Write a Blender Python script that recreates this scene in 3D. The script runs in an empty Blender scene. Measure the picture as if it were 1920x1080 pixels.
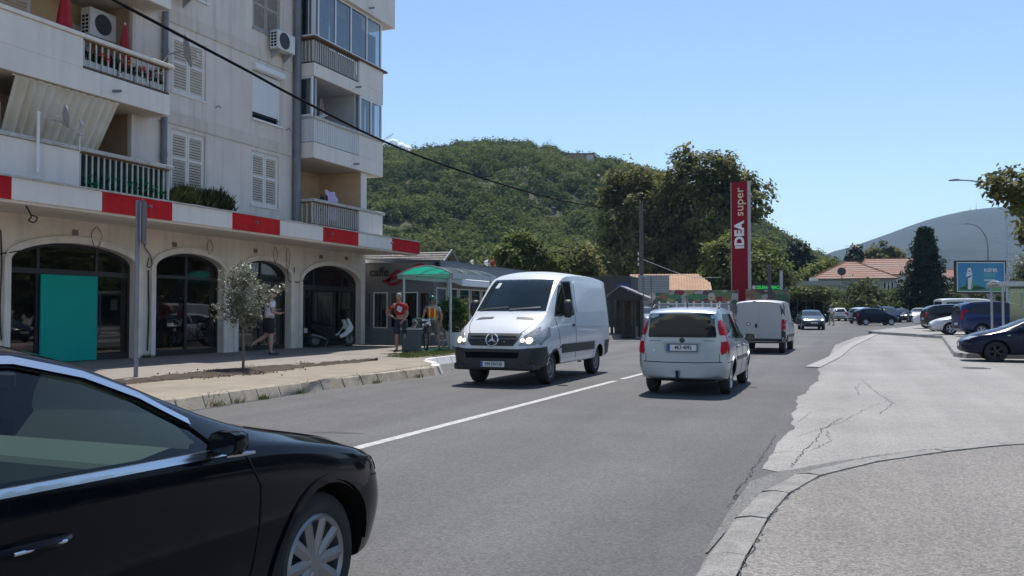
import bpy, bmesh, math, random
import numpy as np
from mathutils import Vector, Matrix, Euler
from mathutils.bvhtree import BVHTree
R = math.radians
SC = bpy.context.scene
COL = SC.collection
rnd = random.Random(7)

# ---------------------------------------------------------------- camera
cam = bpy.data.cameras.new('camera')
cam_ob = bpy.data.objects.new('camera', cam)
COL.objects.link(cam_ob)
cam.sensor_width = 36.0
cam.lens = 30.0
cam.clip_start = 0.05
cam.clip_end = 9000
cam_ob.location = (0, 0, 1.5)
cam_ob.rotation_euler = (R(90 + 1.647), 0, R(21.947))
SC.camera = cam_ob

# ---------------------------------------------------------------- sky, sun, exposure
SUN_EL, SUN_AZ = R(66), R(-10)          # azimuth from +Y, negative towards -X
world = bpy.data.worlds.new('World')
SC.world = world
world.use_nodes = True
wn = world.node_tree
sky = wn.nodes.new('ShaderNodeTexSky')
sky.sky_type = 'NISHITA'
sky.sun_disc = False
sky.sun_elevation = SUN_EL
sky.sun_rotation = SUN_AZ
sky.air_density = 1.0
sky.dust_density = 0.25
sky.ozone_density = 2.8
bg = wn.nodes['Background']
bg.inputs['Strength'].default_value = 0.125
wn.links.new(sky.outputs['Color'], bg.inputs['Color'])
sun = bpy.data.lights.new('sun', 'SUN')
sun.energy = 4.4
sun.angle = R(0.55)
sun.color = (1.0, 0.955, 0.89)
sun_ob = bpy.data.objects.new('sun', sun)
COL.objects.link(sun_ob)
sd = Vector((math.sin(SUN_AZ) * math.cos(SUN_EL), math.cos(SUN_AZ) * math.cos(SUN_EL), math.sin(SUN_EL)))
sun_ob.rotation_euler = sd.to_track_quat('Z', 'Y').to_euler()
sun_ob.location = (0, 0, 60)
SC.view_settings.view_transform = 'Standard'
SC.view_settings.look = 'None'
SC.view_settings.exposure = 0.45
SC.view_settings.gamma = 1.0
SC.view_settings.use_curve_mapping = False
SC.cycles.max_bounces = 7
SC.cycles.transparent_max_bounces = 12
SC.cycles.caustics_reflective = False
SC.cycles.caustics_refractive = False

# ---------------------------------------------------------------- materials
MATS = {}
def lin(c):
    return tuple(((v / 12.92) if v <= 0.04045 else ((v + 0.055) / 1.055) ** 2.4) for v in c)

def mat(name, col=(0.5, 0.5, 0.5), rough=0.6, metal=0.0, var=0.0, vscale=3.0, bump=0.0, bscale=40.0,
        col2=None, spec=0.5, coat=0.0, fine=0.0, fscale=120.0, streak=0.0, grime=None):
    """Principled surface with procedural wear: broad noise between two colours, fine speckle, bump."""
    if name in MATS:
        return MATS[name]
    m = bpy.data.materials.new(name)
    MATS[name] = m
    m.use_nodes = True
    nt = m.node_tree
    N, L = nt.nodes, nt.links
    b = N['Principled BSDF']
    b.inputs['Roughness'].default_value = rough
    b.inputs['Metallic'].default_value = metal
    b.inputs['Specular IOR Level'].default_value = spec
    b.inputs['Coat Weight'].default_value = coat
    b.inputs['Coat Roughness'].default_value = 0.04
    c4 = (*col, 1)
    b.inputs['Base Color'].default_value = c4
    tc = None
    if var or col2 or bump or fine or streak or grime:
        tc = N.new('ShaderNodeNewGeometry')
    out = None
    if var or col2:
        n = N.new('ShaderNodeTexNoise')
        n.inputs['Scale'].default_value = vscale
        n.inputs['Detail'].default_value = 6
        n.inputs['Roughness'].default_value = 0.62
        L.new(tc.outputs['Position'], n.inputs['Vector'])
        r = N.new('ShaderNodeValToRGB')
        r.color_ramp.elements[0].position = 0.34
        r.color_ramp.elements[1].position = 0.68
        a = tuple(max(0, v * (1 - var)) for v in col)
        z = tuple(min(1, v * (1 + var)) for v in (col2 or col))
        if col2:
            a = col
        r.color_ramp.elements[0].color = (*a, 1)
        r.color_ramp.elements[1].color = (*z, 1)
        L.new(n.outputs['Fac'], r.inputs['Fac'])
        out = r.outputs['Color']
    if streak:
        mp = N.new('ShaderNodeMapping')
        mp.inputs['Scale'].default_value = (2.2, 2.2, 0.12)
        n = N.new('ShaderNodeTexNoise')
        n.inputs['Scale'].default_value = 2.0
        n.inputs['Detail'].default_value = 5
        L.new(tc.outputs['Position'], mp.inputs['Vector'])
        L.new(mp.outputs['Vector'], n.inputs['Vector'])
        r = N.new('ShaderNodeValToRGB')
        r.color_ramp.elements[0].position = 0.5
        r.color_ramp.elements[1].position = 0.78
        r.color_ramp.elements[0].color = (0, 0, 0, 1)
        r.color_ramp.elements[1].color = (streak, streak, streak, 1)
        L.new(n.outputs['Fac'], r.inputs['Fac'])
        mx = N.new('ShaderNodeMix')
        mx.data_type = 'RGBA'
        L.new(r.outputs['Color'], mx.inputs['Factor'])
        if out:
            L.new(out, mx.inputs[6])
        else:
            mx.inputs[6].default_value = c4
        mx.inputs[7].default_value = (*(grime or (0.16, 0.14, 0.11)), 1)
        out = mx.outputs[2]
    if fine:
        n = N.new('ShaderNodeTexNoise')
        n.inputs['Scale'].default_value = fscale
        n.inputs['Detail'].default_value = 2
        L.new(tc.outputs['Position'], n.inputs['Vector'])
        mr = N.new('ShaderNodeMapRange')
        mr.inputs['From Min'].default_value = 0.3
        mr.inputs['From Max'].default_value = 0.7
        mr.inputs['To Min'].default_value = 1 - fine
        mr.inputs['To Max'].default_value = 1 + fine
        L.new(n.outputs['Fac'], mr.inputs['Value'])
        mx = N.new('ShaderNodeMix')
        mx.data_type = 'RGBA'
        mx.blend_type = 'MULTIPLY'
        mx.inputs['Factor'].default_value = 1
        if out:
            L.new(out, mx.inputs[6])
        else:
            mx.inputs[6].default_value = c4
        L.new(mr.outputs['Result'], mx.inputs[7])
        out = mx.outputs[2]
    if out:
        L.new(out, b.inputs['Base Color'])
    if bump:
        n = N.new('ShaderNodeTexNoise')
        n.inputs['Scale'].default_value = bscale
        n.inputs['Detail'].default_value = 4
        L.new(tc.outputs['Position'], n.inputs['Vector'])
        bp = N.new('ShaderNodeBump')
        bp.inputs['Strength'].default_value = bump
        bp.inputs['Distance'].default_value = 0.02
        L.new(n.outputs['Fac'], bp.inputs['Height'])
        L.new(bp.outputs['Normal'], b.inputs['Normal'])
    return m

def emis(name, col, strength, base=None):
    m = mat(name, base or col, 0.3)
    b = m.node_tree.nodes['Principled BSDF']
    b.inputs['Emission Color'].default_value = (*col, 1)
    b.inputs['Emission Strength'].default_value = strength
    return m

def thin_glass(name, tint=(0.6, 0.75, 0.7), refl=0.06, rough=0.02):
    if name in MATS:
        return MATS[name]
    m = bpy.data.materials.new(name)
    MATS[name] = m
    m.use_nodes = True
    nt = m.node_tree
    N, L = nt.nodes, nt.links
    N.remove(N['Principled BSDF'])
    t = N.new('ShaderNodeBsdfTransparent')
    t.inputs['Color'].default_value = (*tint, 1)
    g = N.new('ShaderNodeBsdfGlossy')
    g.inputs['Roughness'].default_value = rough
    lw = N.new('ShaderNodeFresnel')
    lw.inputs['IOR'].default_value = 1.5
    mr = N.new('ShaderNodeMapRange')
    mr.inputs['To Min'].default_value = refl
    mr.inputs['To Max'].default_value = 1.0
    L.new(lw.outputs['Fac'], mr.inputs['Value'])
    mx = N.new('ShaderNodeMixShader')
    L.new(mr.outputs['Result'], mx.inputs['Fac'])
    L.new(t.outputs[0], mx.inputs[1])
    L.new(g.outputs[0], mx.inputs[2])
    L.new(mx.outputs[0], N['Material Output'].inputs['Surface'])
    return m

def leaf_mat(name, c1, c2, c3=None, trans=0.35, nscale=0.35, rough=0.6, spec=0.2):
    """Foliage: colour differs per leaf and per clump; a little light passes through."""
    if name in MATS:
        return MATS[name]
    m = bpy.data.materials.new(name)
    MATS[name] = m
    m.use_nodes = True
    nt = m.node_tree
    N, L = nt.nodes, nt.links
    b = N['Principled BSDF']
    b.inputs['Roughness'].default_value = rough
    b.inputs['Specular IOR Level'].default_value = spec
    g = N.new('ShaderNodeNewGeometry')
    n = N.new('ShaderNodeTexNoise')
    n.inputs['Scale'].default_value = nscale
    n.inputs['Detail'].default_value = 3
    L.new(g.outputs['Position'], n.inputs['Vector'])
    a = N.new('ShaderNodeMath')
    a.operation = 'MULTIPLY_ADD'
    a.inputs[1].default_value = 0.55
    L.new(g.outputs['Random Per Island'], a.inputs[0])
    s = N.new('ShaderNodeMath')
    s.operation = 'MULTIPLY_ADD'
    s.inputs[1].default_value = 1.6
    s.inputs[2].default_value = -0.58
    L.new(n.outputs['Fac'], s.inputs[0])
    L.new(s.outputs[0], a.inputs[2])
    r = N.new('ShaderNodeValToRGB')
    e = r.color_ramp.elements
    e[0].position = 0.1
    e[0].color = (*c1, 1)
    e[1].position = 0.62
    e[1].color = (*c2, 1)
    if c3:
        k = e.new(0.95)
        k.color = (*c3, 1)
    L.new(a.outputs[0], r.inputs['Fac'])
    L.new(r.outputs['Color'], b.inputs['Base Color'])
    t = N.new('ShaderNodeBsdfTranslucent')
    L.new(r.outputs['Color'], t.inputs['Color'])
    mx = N.new('ShaderNodeMixShader')
    mx.inputs['Fac'].default_value = trans
    L.new(b.outputs[0], mx.inputs[1])
    L.new(t.outputs[0], mx.inputs[2])
    L.new(mx.outputs[0], N['Material Output'].inputs['Surface'])
    return m

# ---------------------------------------------------------------- mesh helpers
class MB:
    """Collects primitives and links them as one mesh object."""
    def __init__(s):
        s.v, s.f, s.mi, s.sm = [], [], [], []
        s.M = None

    def add(s, vs, fs, mi=0, smooth=False):
        o = len(s.v)
        if s.M is not None:
            vs = [s.M @ Vector(p) for p in vs]
        s.v.extend([tuple(p) for p in vs])
        for f in fs:
            s.f.append(tuple(o + i for i in f))
            s.mi.append(mi)
            s.sm.append(smooth)
        return s

    def box(s, x0, y0, z0, x1, y1, z1, mi=0):
        x0, x1 = min(x0, x1), max(x0, x1)
        y0, y1 = min(y0, y1), max(y0, y1)
        z0, z1 = min(z0, z1), max(z0, z1)
        v = [(x0, y0, z0), (x1, y0, z0), (x1, y1, z0), (x0, y1, z0), (x0, y0, z1), (x1, y0, z1), (x1, y1, z1), (x0, y1, z1)]
        return s.add(v, [(3, 2, 1, 0), (4, 5, 6, 7), (0, 1, 5, 4), (1, 2, 6, 5), (2, 3, 7, 6), (3, 0, 4, 7)], mi)

    def prism(s, poly, axis, a, b, mi=0, smooth=False):
        """poly in the two other axes (x: (y,z); y: (x,z); z: (x,y)), extruded from a to b."""
        n = len(poly)
        def P(p, t):
            return {'x': (t, p[0], p[1]), 'y': (p[0], t, p[1]), 'z': (p[0], p[1], t)}[axis]
        v = [P(p, a) for p in poly] + [P(p, b) for p in poly]
        ar = sum(poly[i][0] * poly[(i + 1) % n][1] - poly[(i + 1) % n][0] * poly[i][1] for i in range(n))
        flip = (ar > 0) != (b > a)
        if axis == 'y':
            flip = not flip
        c0, c1 = list(range(n))[::-1], list(range(n, 2 * n))
        sides = [(i, (i + 1) % n, n + (i + 1) % n, n + i) for i in range(n)]
        if flip:
            c0, c1 = c0[::-1], c1[::-1]
            sides = [q[::-1] for q in sides]
        s.add(v, [tuple(c0), tuple(c1)], mi, False)
        o = len(s.v) - 2 * n
        for q in sides:
            s.f.append(tuple(o + i for i in q))
            s.mi.append(mi)
            s.sm.append(smooth)
        return s

    def tube(s, pts, r, n=8, mi=0, caps=True, smooth=True, flat=1.0):
        pts = [Vector(p) for p in pts]
        rs = r if isinstance(r, (list, tuple)) else [r] * len(pts)
        vs, fs = [], []
        up = None
        for i, p in enumerate(pts):
            t = (pts[min(i + 1, len(pts) - 1)] - pts[max(i - 1, 0)])
            if t.length < 1e-9:
                t = Vector((0, 0, 1))
            t.normalize()
            if up is None:
                up = Vector((0, 0, 1)) if abs(t.z) < 0.9 else Vector((1, 0, 0))
            a = t.cross(up)
            if a.length < 1e-6:
                a = t.cross(Vector((0, 1, 0)))
            a.normalize()
            b2 = a.cross(t).normalized()
            up = b2
            for k in range(n):
                an = 2 * math.pi * k / n
                vs.append(p + a * (math.cos(an) * rs[i]) + b2 * (math.sin(an) * rs[i] * flat))
        for i in range(len(pts) - 1):
            for k in range(n):
                fs.append((i * n + k, i * n + (k + 1) % n, (i + 1) * n + (k + 1) % n, (i + 1) * n + k))
        s.add(vs, fs, mi, smooth)
        if caps:
            o = len(s.v) - len(vs)
            s.f.append(tuple(o + k for k in range(n))[::-1])
            s.f.append(tuple(o + (len(pts) - 1) * n + k for k in range(n)))
            s.mi += [mi, mi]
            s.sm += [False, False]
        return s

    def lathe(s, prof, n=24, axis='z', o=(0, 0, 0), mi=0, smooth=True):
        """prof: list of (radius, height along the axis)."""
        vs, fs = [], []
        for (r, h) in prof:
            for k in range(n):
                a = 2 * math.pi * k / n
                c, q = math.cos(a) * r, math.sin(a) * r
                p = {'z': (c, q, h), 'y': (q, h, c), 'x': (h, c, q)}[axis]
                vs.append((p[0] + o[0], p[1] + o[1], p[2] + o[2]))
        for i in range(len(prof) - 1):
            for k in range(n):
                fs.append((i * n + k, i * n + (k + 1) % n, (i + 1) * n + (k + 1) % n, (i + 1) * n + k))
        return s.add(vs, fs, mi, smooth)

    def ball(s, c, r, n=12, m=8, mi=0, sc=(1, 1, 1)):
        prof = [(r * math.sin(math.pi * i / m), -r * math.cos(math.pi * i / m)) for i in range(m + 1)]
        vs, fs = [], []
        for (rr, h) in prof:
            for k in range(n):
                a = 2 * math.pi * k / n
                vs.append((c[0] + sc[0] * rr * math.cos(a), c[1] + sc[1] * rr * math.sin(a), c[2] + sc[2] * h))
        for i in range(m):
            for k in range(n):
                fs.append((i * n + k, i * n + (k + 1) % n, (i + 1) * n + (k + 1) % n, (i + 1) * n + k))
        return s.add(vs, fs, mi, True)

    def build(s, name, mats, parent=None, bevel=0.0, sharp=35, kind=None, label=None, cat=None, group=None, seg=1):
        me = bpy.data.meshes.new(name)
        me.from_pydata(s.v, [], s.f)
        if not isinstance(mats, (list, tuple)):
            mats = [mats]
        for m in mats:
            me.materials.append(m)
        me.polygons.foreach_set('material_index', s.mi)
        me.polygons.foreach_set('use_smooth', s.sm)
        me.update()
        me.validate()
        if any(s.sm):
            me.set_sharp_from_angle(angle=R(sharp))
        return link(name, me, parent, bevel, kind, label, cat, group, seg)

def link(name, me, parent=None, bevel=0.0, kind=None, label=None, cat=None, group=None, seg=1):
    o = bpy.data.objects.new(name, me)
    COL.objects.link(o)
    if parent is not None:
        o.parent = parent
    if bevel:
        b = o.modifiers.new('bevel', 'BEVEL')
        b.width = bevel
        b.segments = seg
        b.limit_method = 'ANGLE'
        b.angle_limit = R(40)
        b.harden_normals = False
    tag(o, label, cat, group, kind)
    return o

def tag(o, label=None, cat=None, group=None, kind=None):
    if label:
        o['label'] = label
    if cat:
        o['category'] = cat
    if group:
        o['group'] = group
    if kind:
        o['kind'] = kind
    return o

def thing(name, label, cat, loc=(0, 0, 0), rz=0.0, group=None, parent=None):
    o = bpy.data.objects.new(name, None)
    COL.objects.link(o)
    o.location = loc
    o.rotation_euler = (0, 0, rz)
    o.empty_display_size = 0.2
    if parent is not None:
        o.parent = parent
    return tag(o, label, cat, group)

def kids(o):
    return [c for c in bpy.data.objects if c.parent is o]

def dup(o, loc=None, rz=None, label=None, parent=None):
    c = o.copy()
    COL.objects.link(c)
    if parent is not None:
        c.parent = parent
    if loc is not None:
        c.location = loc
    if rz is not None:
        c.rotation_euler = (0, 0, rz)
    if label:
        c['label'] = label
    for ch in kids(o):
        dup(ch, parent=c)
    return c

def text_mesh(s, size=1.0, extrude=0.004, bold=0.0, align='CENTER', shear=0.0, sx=1.0):
    cu = bpy.data.curves.new('lettering', 'FONT')
    cu.body = s
    cu.size = size
    cu.extrude = extrude
    cu.offset = bold
    cu.shear = shear
    cu.align_x = align
    cu.align_y = 'CENTER'
    cu.resolution_u = 3
    ob = bpy.data.objects.new('lettering', cu)
    COL.objects.link(ob)
    dg = bpy.context.evaluated_depsgraph_get()
    me = bpy.data.meshes.new_from_object(ob.evaluated_get(dg))
    bpy.data.objects.remove(ob)
    bpy.data.curves.remove(cu)
    if sx != 1.0:
        me.transform(Matrix.Diagonal((sx, 1, 1, 1)))
    return me

def lettering(s, size, m, parent, loc, rot, name='lettering', **k):
    me = text_mesh(s, size, **k)
    me.materials.clear()
    me.materials.append(m)
    o = link(name, me, parent)
    o.location = loc
    o.rotation_euler = rot
    return o

def eval_mesh(ob):
    dg = bpy.context.evaluated_depsgraph_get()
    dg.update()
    return bpy.data.meshes.new_from_object(ob.evaluated_get(dg))

def np_mesh(name, verts, faces, mats, parent=None, smooth=False, mi=None, **k):
    me = bpy.data.meshes.new(name)
    verts = np.asarray(verts, dtype=np.float32)
    faces = np.asarray(faces, dtype=np.int32)
    nf, w = faces.shape
    me.vertices.add(len(verts))
    me.vertices.foreach_set('co', verts.ravel())
    me.loops.add(nf * w)
    me.loops.foreach_set('vertex_index', faces.ravel())
    me.polygons.add(nf)
    me.polygons.foreach_set('loop_start', np.arange(nf, dtype=np.int32) * w)
    for m in (mats if isinstance(mats, (list, tuple)) else [mats]):
        me.materials.append(m)
    if mi is not None:
        me.polygons.foreach_set('material_index', np.asarray(mi, dtype=np.int32))
    if smooth:
        me.polygons.foreach_set('use_smooth', np.ones(nf, dtype=bool))
    me.update(calc_edges=True)
    return link(name, me, parent, **k)

def gz(y):
    """The road climbs a little beyond 32 m."""
    return 0.008 * min(max(0.0, y - 32.0), 108.0)

# ---------------------------------------------------------------- shared materials
M_white = mat('white_paint', (0.74, 0.74, 0.73), 0.5, var=0.05, vscale=1.5)
M_black = mat('black_plastic', (0.018, 0.018, 0.02), 0.5)
M_dark = mat('dark_void', (0.006, 0.006, 0.007), 0.9, spec=0.1)
M_rubber = mat('tyre_rubber', (0.022, 0.022, 0.023), 0.8, var=0.25, vscale=9)
M_alloy = mat('wheel_alloy', (0.62, 0.63, 0.65), 0.28, metal=0.9)
M_steel = mat('galvanised_steel', (0.42, 0.43, 0.45), 0.45, metal=0.6, var=0.12, vscale=6)
M_greypole = mat('grey_pole_paint', (0.22, 0.22, 0.235), 0.55, var=0.12, vscale=4)
M_chrome = mat('chrome', (0.85, 0.86, 0.88), 0.08, metal=1.0)
M_glass_dark = mat('tinted_car_glass', (0.012, 0.015, 0.017), 0.03, spec=0.6)
M_lamp_glass = mat('headlight_glass', (0.34, 0.35, 0.35), 0.12, metal=0.1, var=0.35, vscale=25)
M_red_lamp = mat('red_lamp_glass', (0.42, 0.003, 0.010), 0.25, spec=0.2)
M_clear_lamp = mat('clear_lamp_glass', (0.5, 0.48, 0.46), 0.1, spec=0.7)
M_amber = mat('amber_lamp_glass', (0.7, 0.22, 0.02), 0.15)
M_lit = emis('lit_headlight', (1.0, 0.78, 0.5), 2.2, (0.9, 0.85, 0.8))
M_plate = mat('number_plate_white', (0.66, 0.66, 0.65), 0.4)
M_plate_blue = mat('number_plate_blue', (0.02, 0.06, 0.32), 0.4)
M_seam = mat('panel_gap', (0.006, 0.006, 0.007), 0.7, spec=0.2)
M_wood = mat('weathered_wood', (0.09, 0.06, 0.04), 0.75, var=0.3, vscale=8)
# ================================================================ GROUND
M_ground = mat('town_ground', (0.20, 0.195, 0.18), 0.9, var=0.2, vscale=0.05, fine=0.15)
def asphalt(name, col, var, fine, crackcol=None, scale=0.35):
    m = mat(name, col, 0.82, var=var, vscale=scale, fine=fine, fscale=85, bump=0.35, bscale=160, spec=0.3)
    nt = m.node_tree
    N, L = nt.nodes, nt.links
    b = N['Principled BSDF']
    src = b.inputs['Base Color'].links[0].from_socket
    g = N.new('ShaderNodeNewGeometry')
    # pale and dark stone chips in the surface
    v = N.new('ShaderNodeTexVoronoi')
    v.inputs['Scale'].default_value = 62
    L.new(g.outputs['Position'], v.inputs['Vector'])
    sep = N.new('ShaderNodeSeparateColor')
    L.new(v.outputs['Color'], sep.inputs['Color'])
    mr = N.new('ShaderNodeMapRange')
    mr.inputs['From Min'].default_value = 0.0
    mr.inputs['From Max'].default_value = 1.0
    mr.inputs['To Min'].default_value = 1 - fine * 1.6
    mr.inputs['To Max'].default_value = 1 + fine * 2.0
    L.new(sep.outputs[0], mr.inputs['Value'])
    mx = N.new('ShaderNodeMix')
    mx.data_type = 'RGBA'
    mx.blend_type = 'MULTIPLY'
    mx.inputs['Factor'].default_value = 1
    L.new(src, mx.inputs[6])
    L.new(mr.outputs['Result'], mx.inputs[7])
    out = mx.outputs[2]
    # long tracks: noise drawn out along the direction of travel
    mp = N.new('ShaderNodeMapping')
    mp.inputs['Scale'].default_value = (1.1, 0.05, 1)
    L.new(g.outputs['Position'], mp.inputs['Vector'])
    n = N.new('ShaderNodeTexNoise')
    n.inputs['Scale'].default_value = 1.0
    n.inputs['Detail'].default_value = 5
    L.new(mp.outputs['Vector'], n.inputs['Vector'])
    mr2 = N.new('ShaderNodeMapRange')
    mr2.inputs['From Min'].default_value = 0.3
    mr2.inputs['From Max'].default_value = 0.72
    mr2.inputs['To Min'].default_value = 0.86
    mr2.inputs['To Max'].default_value = 1.12
    L.new(n.outputs['Fac'], mr2.inputs['Value'])
    mx2 = N.new('ShaderNodeMix')
    mx2.data_type = 'RGBA'
    mx2.blend_type = 'MULTIPLY'
    mx2.inputs['Factor'].default_value = 1
    L.new(out, mx2.inputs[6])
    L.new(mr2.outputs['Result'], mx2.inputs[7])
    L.new(mx2.outputs[2], b.inputs['Base Color'])
    return m
def wheel_tracks(m, bumps):
    """Tyre-polished bands run along the carriageway at fixed distances from its middle."""
    nt = m.node_tree
    N, L = nt.nodes, nt.links
    b = N['Principled BSDF']
    src = b.inputs['Base Color'].links[0].from_socket
    g = N.new('ShaderNodeNewGeometry')
    n = N.new('ShaderNodeTexNoise')
    n.inputs['Scale'].default_value = .25
    n.inputs['Detail'].default_value = 3
    L.new(g.outputs['Position'], n.inputs['Vector'])
    sx = N.new('ShaderNodeSeparateXYZ')
    L.new(g.outputs['Position'], sx.inputs[0])
    w = N.new('ShaderNodeMath')
    w.operation = 'MULTIPLY_ADD'
    w.inputs[1].default_value = 1.2
    L.new(n.outputs['Fac'], w.inputs[0])
    L.new(sx.outputs['X'], w.inputs[2])
    mr = N.new('ShaderNodeMapRange')
    mr.inputs['From Min'].default_value = -9.4
    mr.inputs['From Max'].default_value = 0.2
    L.new(w.outputs[0], mr.inputs['Value'])
    r = N.new('ShaderNodeValToRGB')
    r.color_ramp.interpolation = 'B_SPLINE'
    e = r.color_ramp.elements
    e[0].position, e[0].color = 0.0, (.5, .5, .5, 1)
    e[1].position, e[1].color = 1.0, (.42, .42, .42, 1)
    for x, v in bumps:
        k = e.new((x + 9.4) / 9.6)
        k.color = (v, v, v, 1)
    L.new(mr.outputs['Result'], r.inputs['Fac'])
    m2 = N.new('ShaderNodeMix')
    m2.data_type = 'RGBA'
    m2.blend_type = 'MULTIPLY'
    m2.inputs['Factor'].default_value = 1
    sc = N.new('ShaderNodeMix')
    sc.data_type = 'RGBA'
    sc.blend_type = 'MULTIPLY'
    sc.inputs['Factor'].default_value = 1
    sc.inputs[7].default_value = (2, 2, 2, 1)
    L.new(r.outputs['Color'], sc.inputs[6])
    L.new(src, m2.inputs[6])
    L.new(sc.outputs[2], m2.inputs[7])
    L.new(m2.outputs[2], b.inputs['Base Color'])
M_road = asphalt('road_asphalt', (0.104, 0.101, 0.100), 0.13, 0.13)
wheel_tracks(M_road, [(-8.3, .53), (-7.4, .46), (-6.4, .55), (-5.2, .46), (-3.9, .54), (-3.0, .43), (-1.9, .58), (-.8, .44)])
M_fore = asphalt('forecourt_asphalt', (0.25, 0.237, 0.223), 0.12, 0.13)
M_near = asphalt('pavement_asphalt_right', (0.186, 0.173, 0.158), 0.10, 0.2)
M_walk = asphalt('pavement_asphalt', (0.228, 0.20, 0.176), 0.14, 0.12)
M_pave = mat('beige_concrete', (0.24, 0.203, 0.155), 0.9, var=0.14, vscale=1.3, fine=0.12, fscale=60, bump=0.3, bscale=60)
M_kerb = mat('kerb_concrete', (0.31, 0.265, 0.205), 0.9, var=0.22, vscale=5, fine=0.2, fscale=50, bump=0.5, bscale=45)
M_kerb2 = mat('worn_kerb_concrete', (0.225, 0.215, 0.20), 0.9, var=0.2, vscale=5, fine=0.28, fscale=70, bump=0.7, bscale=60)
M_mortar = mat('pale_mortar', (0.43, 0.40, 0.36), 0.9, var=0.1, vscale=9)
M_patch = asphalt('dark_asphalt_patch', (0.135, 0.132, 0.128), 0.12, 0.2)
M_crack = mat('crack_dirt', (0.055, 0.052, 0.048), 0.95)
M_line = mat('road_paint', (0.40, 0.39, 0.375), 0.8, var=0.22, vscale=7, fine=0.3, fscale=40)
M_soil = mat('brown_soil', (0.052, 0.035, 0.024), 0.95, var=0.35, vscale=7, bump=0.9, bscale=30)

def lerp_line(pl, y):
    for (x0, y0), (x1, y1) in zip(pl, pl[1:]):
        if y <= y1:
            t = (y - y0) / (y1 - y0) if y1 != y0 else 0
            return x0 + (x1 - x0) * max(0, t)
    return pl[-1][0]

def strip(name, ys, left, right, zf, m, cols=1, **k):
    """A sheet between two lines x = left(y) and x = right(y)."""
    b = MB()
    vs, fs = [], []
    for y in ys:
        for c in range(cols + 1):
            x = left(y) + (right(y) - left(y)) * c / cols
            vs.append((x, y, zf(x, y)))
    w = cols + 1
    for i in range(len(ys) - 1):
        for c in range(cols):
            a = i * w + c
            fs.append((a, a + 1, a + w + 1, a + w))
    b.add(vs, fs)
    return b.build(name, m, **k)

ys0 = [-400, -20, 32, 50, 70, 90, 110, 140, 400, 1000, 5200]
strip('ground', ys0, lambda y: -3200, lambda y: 3200, lambda x, y: gz(y) - 0.03, M_ground, kind='structure')

road_c = [(-5.1, -30), (-5.1, 40), (-4.3, 50), (-2.0, 64), (1.0, 78), (5.0, 92), (10, 106), (18, 125), (28, 145)]
frange = lambda a, b, s: [a + i * s for i in range(int(round((b - a) / s)) + 1)]
rs = random.Random(3)
edge_j = {}
def road_right(y):
    x = lerp_line(road_c, y) + 4.25
    if y not in edge_j:
        edge_j[y] = rs.uniform(-0.022, 0.022) + 0.07 * math.sin(y * 0.7) + 0.03 * math.sin(y * 2.3) + 0.015 * math.sin(y * 6.1)
    return x + (edge_j[y] if 7 < y < 26 else 0)
ysr = frange(-30, 40, 0.25) + frange(41, 145, 2)
strip('road', ysr, lambda y: lerp_line(road_c, y) - 7.6, lambda y: road_right(y) + (.7 if y < 30 else 0), lambda x, y: gz(y) + 0.004, M_road, kind='structure', cols=1)

# ---- left pavement: the kerb line steps back into a bus lay-by after 19 m
kerb_l = [(-9.42, -12), (-9.45, 8), (-9.52, 13.2), (-9.30, 18.6), (-9.5, 19.2), (-10.9, 20.9), (-11.1, 21.6), (-11.3, 26), (-11.5, 34), (-11.7, 46), (-12.6, 60), (-12.8, 110)]
PZ = [(-30, .33), (-17.4, .32), (-14.0, .30), (-11.7, .245), (-9.3, .185)]
def pz(x, y=0):
    for (x0, z0), (x1, z1) in zip(PZ, PZ[1:]):
        if x <= x1:
            return z0 + (z1 - z0) * max(0, (x - x0)) / (x1 - x0) + gz(y)
    return PZ[-1][1] + gz(y)
ysw = frange(-12, 18.5, 0.5) + [18.6, 19.2, 19.6, 20.0, 20.4, 20.9, 21.6] + frange(22, 32, 1) + frange(34, 110, 4)
kx = lambda y: lerp_line(kerb_l, y)
b = MB()
vs, fs = [], []
for y in ysw:
    x1 = kx(y) - 0.16
    xs = [-30, -17.4, -14.0] + [min(-11.7, x1 - 0.02), x1]
    for x in xs:
        vs.append((x, y, pz(x, y)))
for i in range(len(ysw) - 1):
    for c in range(4):
        a = i * 5 + c
        fs.append((a, a + 1, a + 6, a + 5))
walk = b.add(vs, fs).build('pavement', M_walk, kind='structure')
strip('pavement_strip', frange(-12, 20.5, 0.5), lambda y: -11.72 + 0.05 * math.sin(y), lambda y: kx(y) - 0.155,
      lambda x, y: pz(x, y) + 0.004, M_pave, cols=2, kind='structure')

def along(pl, step_f, start=0.0, end=1e9):
    """Walk a polyline; yields (p0, p1) of pieces whose lengths come from step_f()."""
    pts = [Vector((x, y, 0)) for x, y in pl]
    seg = [(pts[i], pts[i + 1]) for i in range(len(pts) - 1)]
    tot = sum((q - p).length for p, q in seg)
    def at(s):
        for p, q in seg:
            l = (q - p).length
            if s <= l:
                return p + (q - p) * (s / l)
            s -= l
        return pts[-1]
    s = start
    while s < min(tot, end) - 0.05:
        e = s + step_f()
        yield at(s), at(min(e, tot))
        s = e

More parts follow.
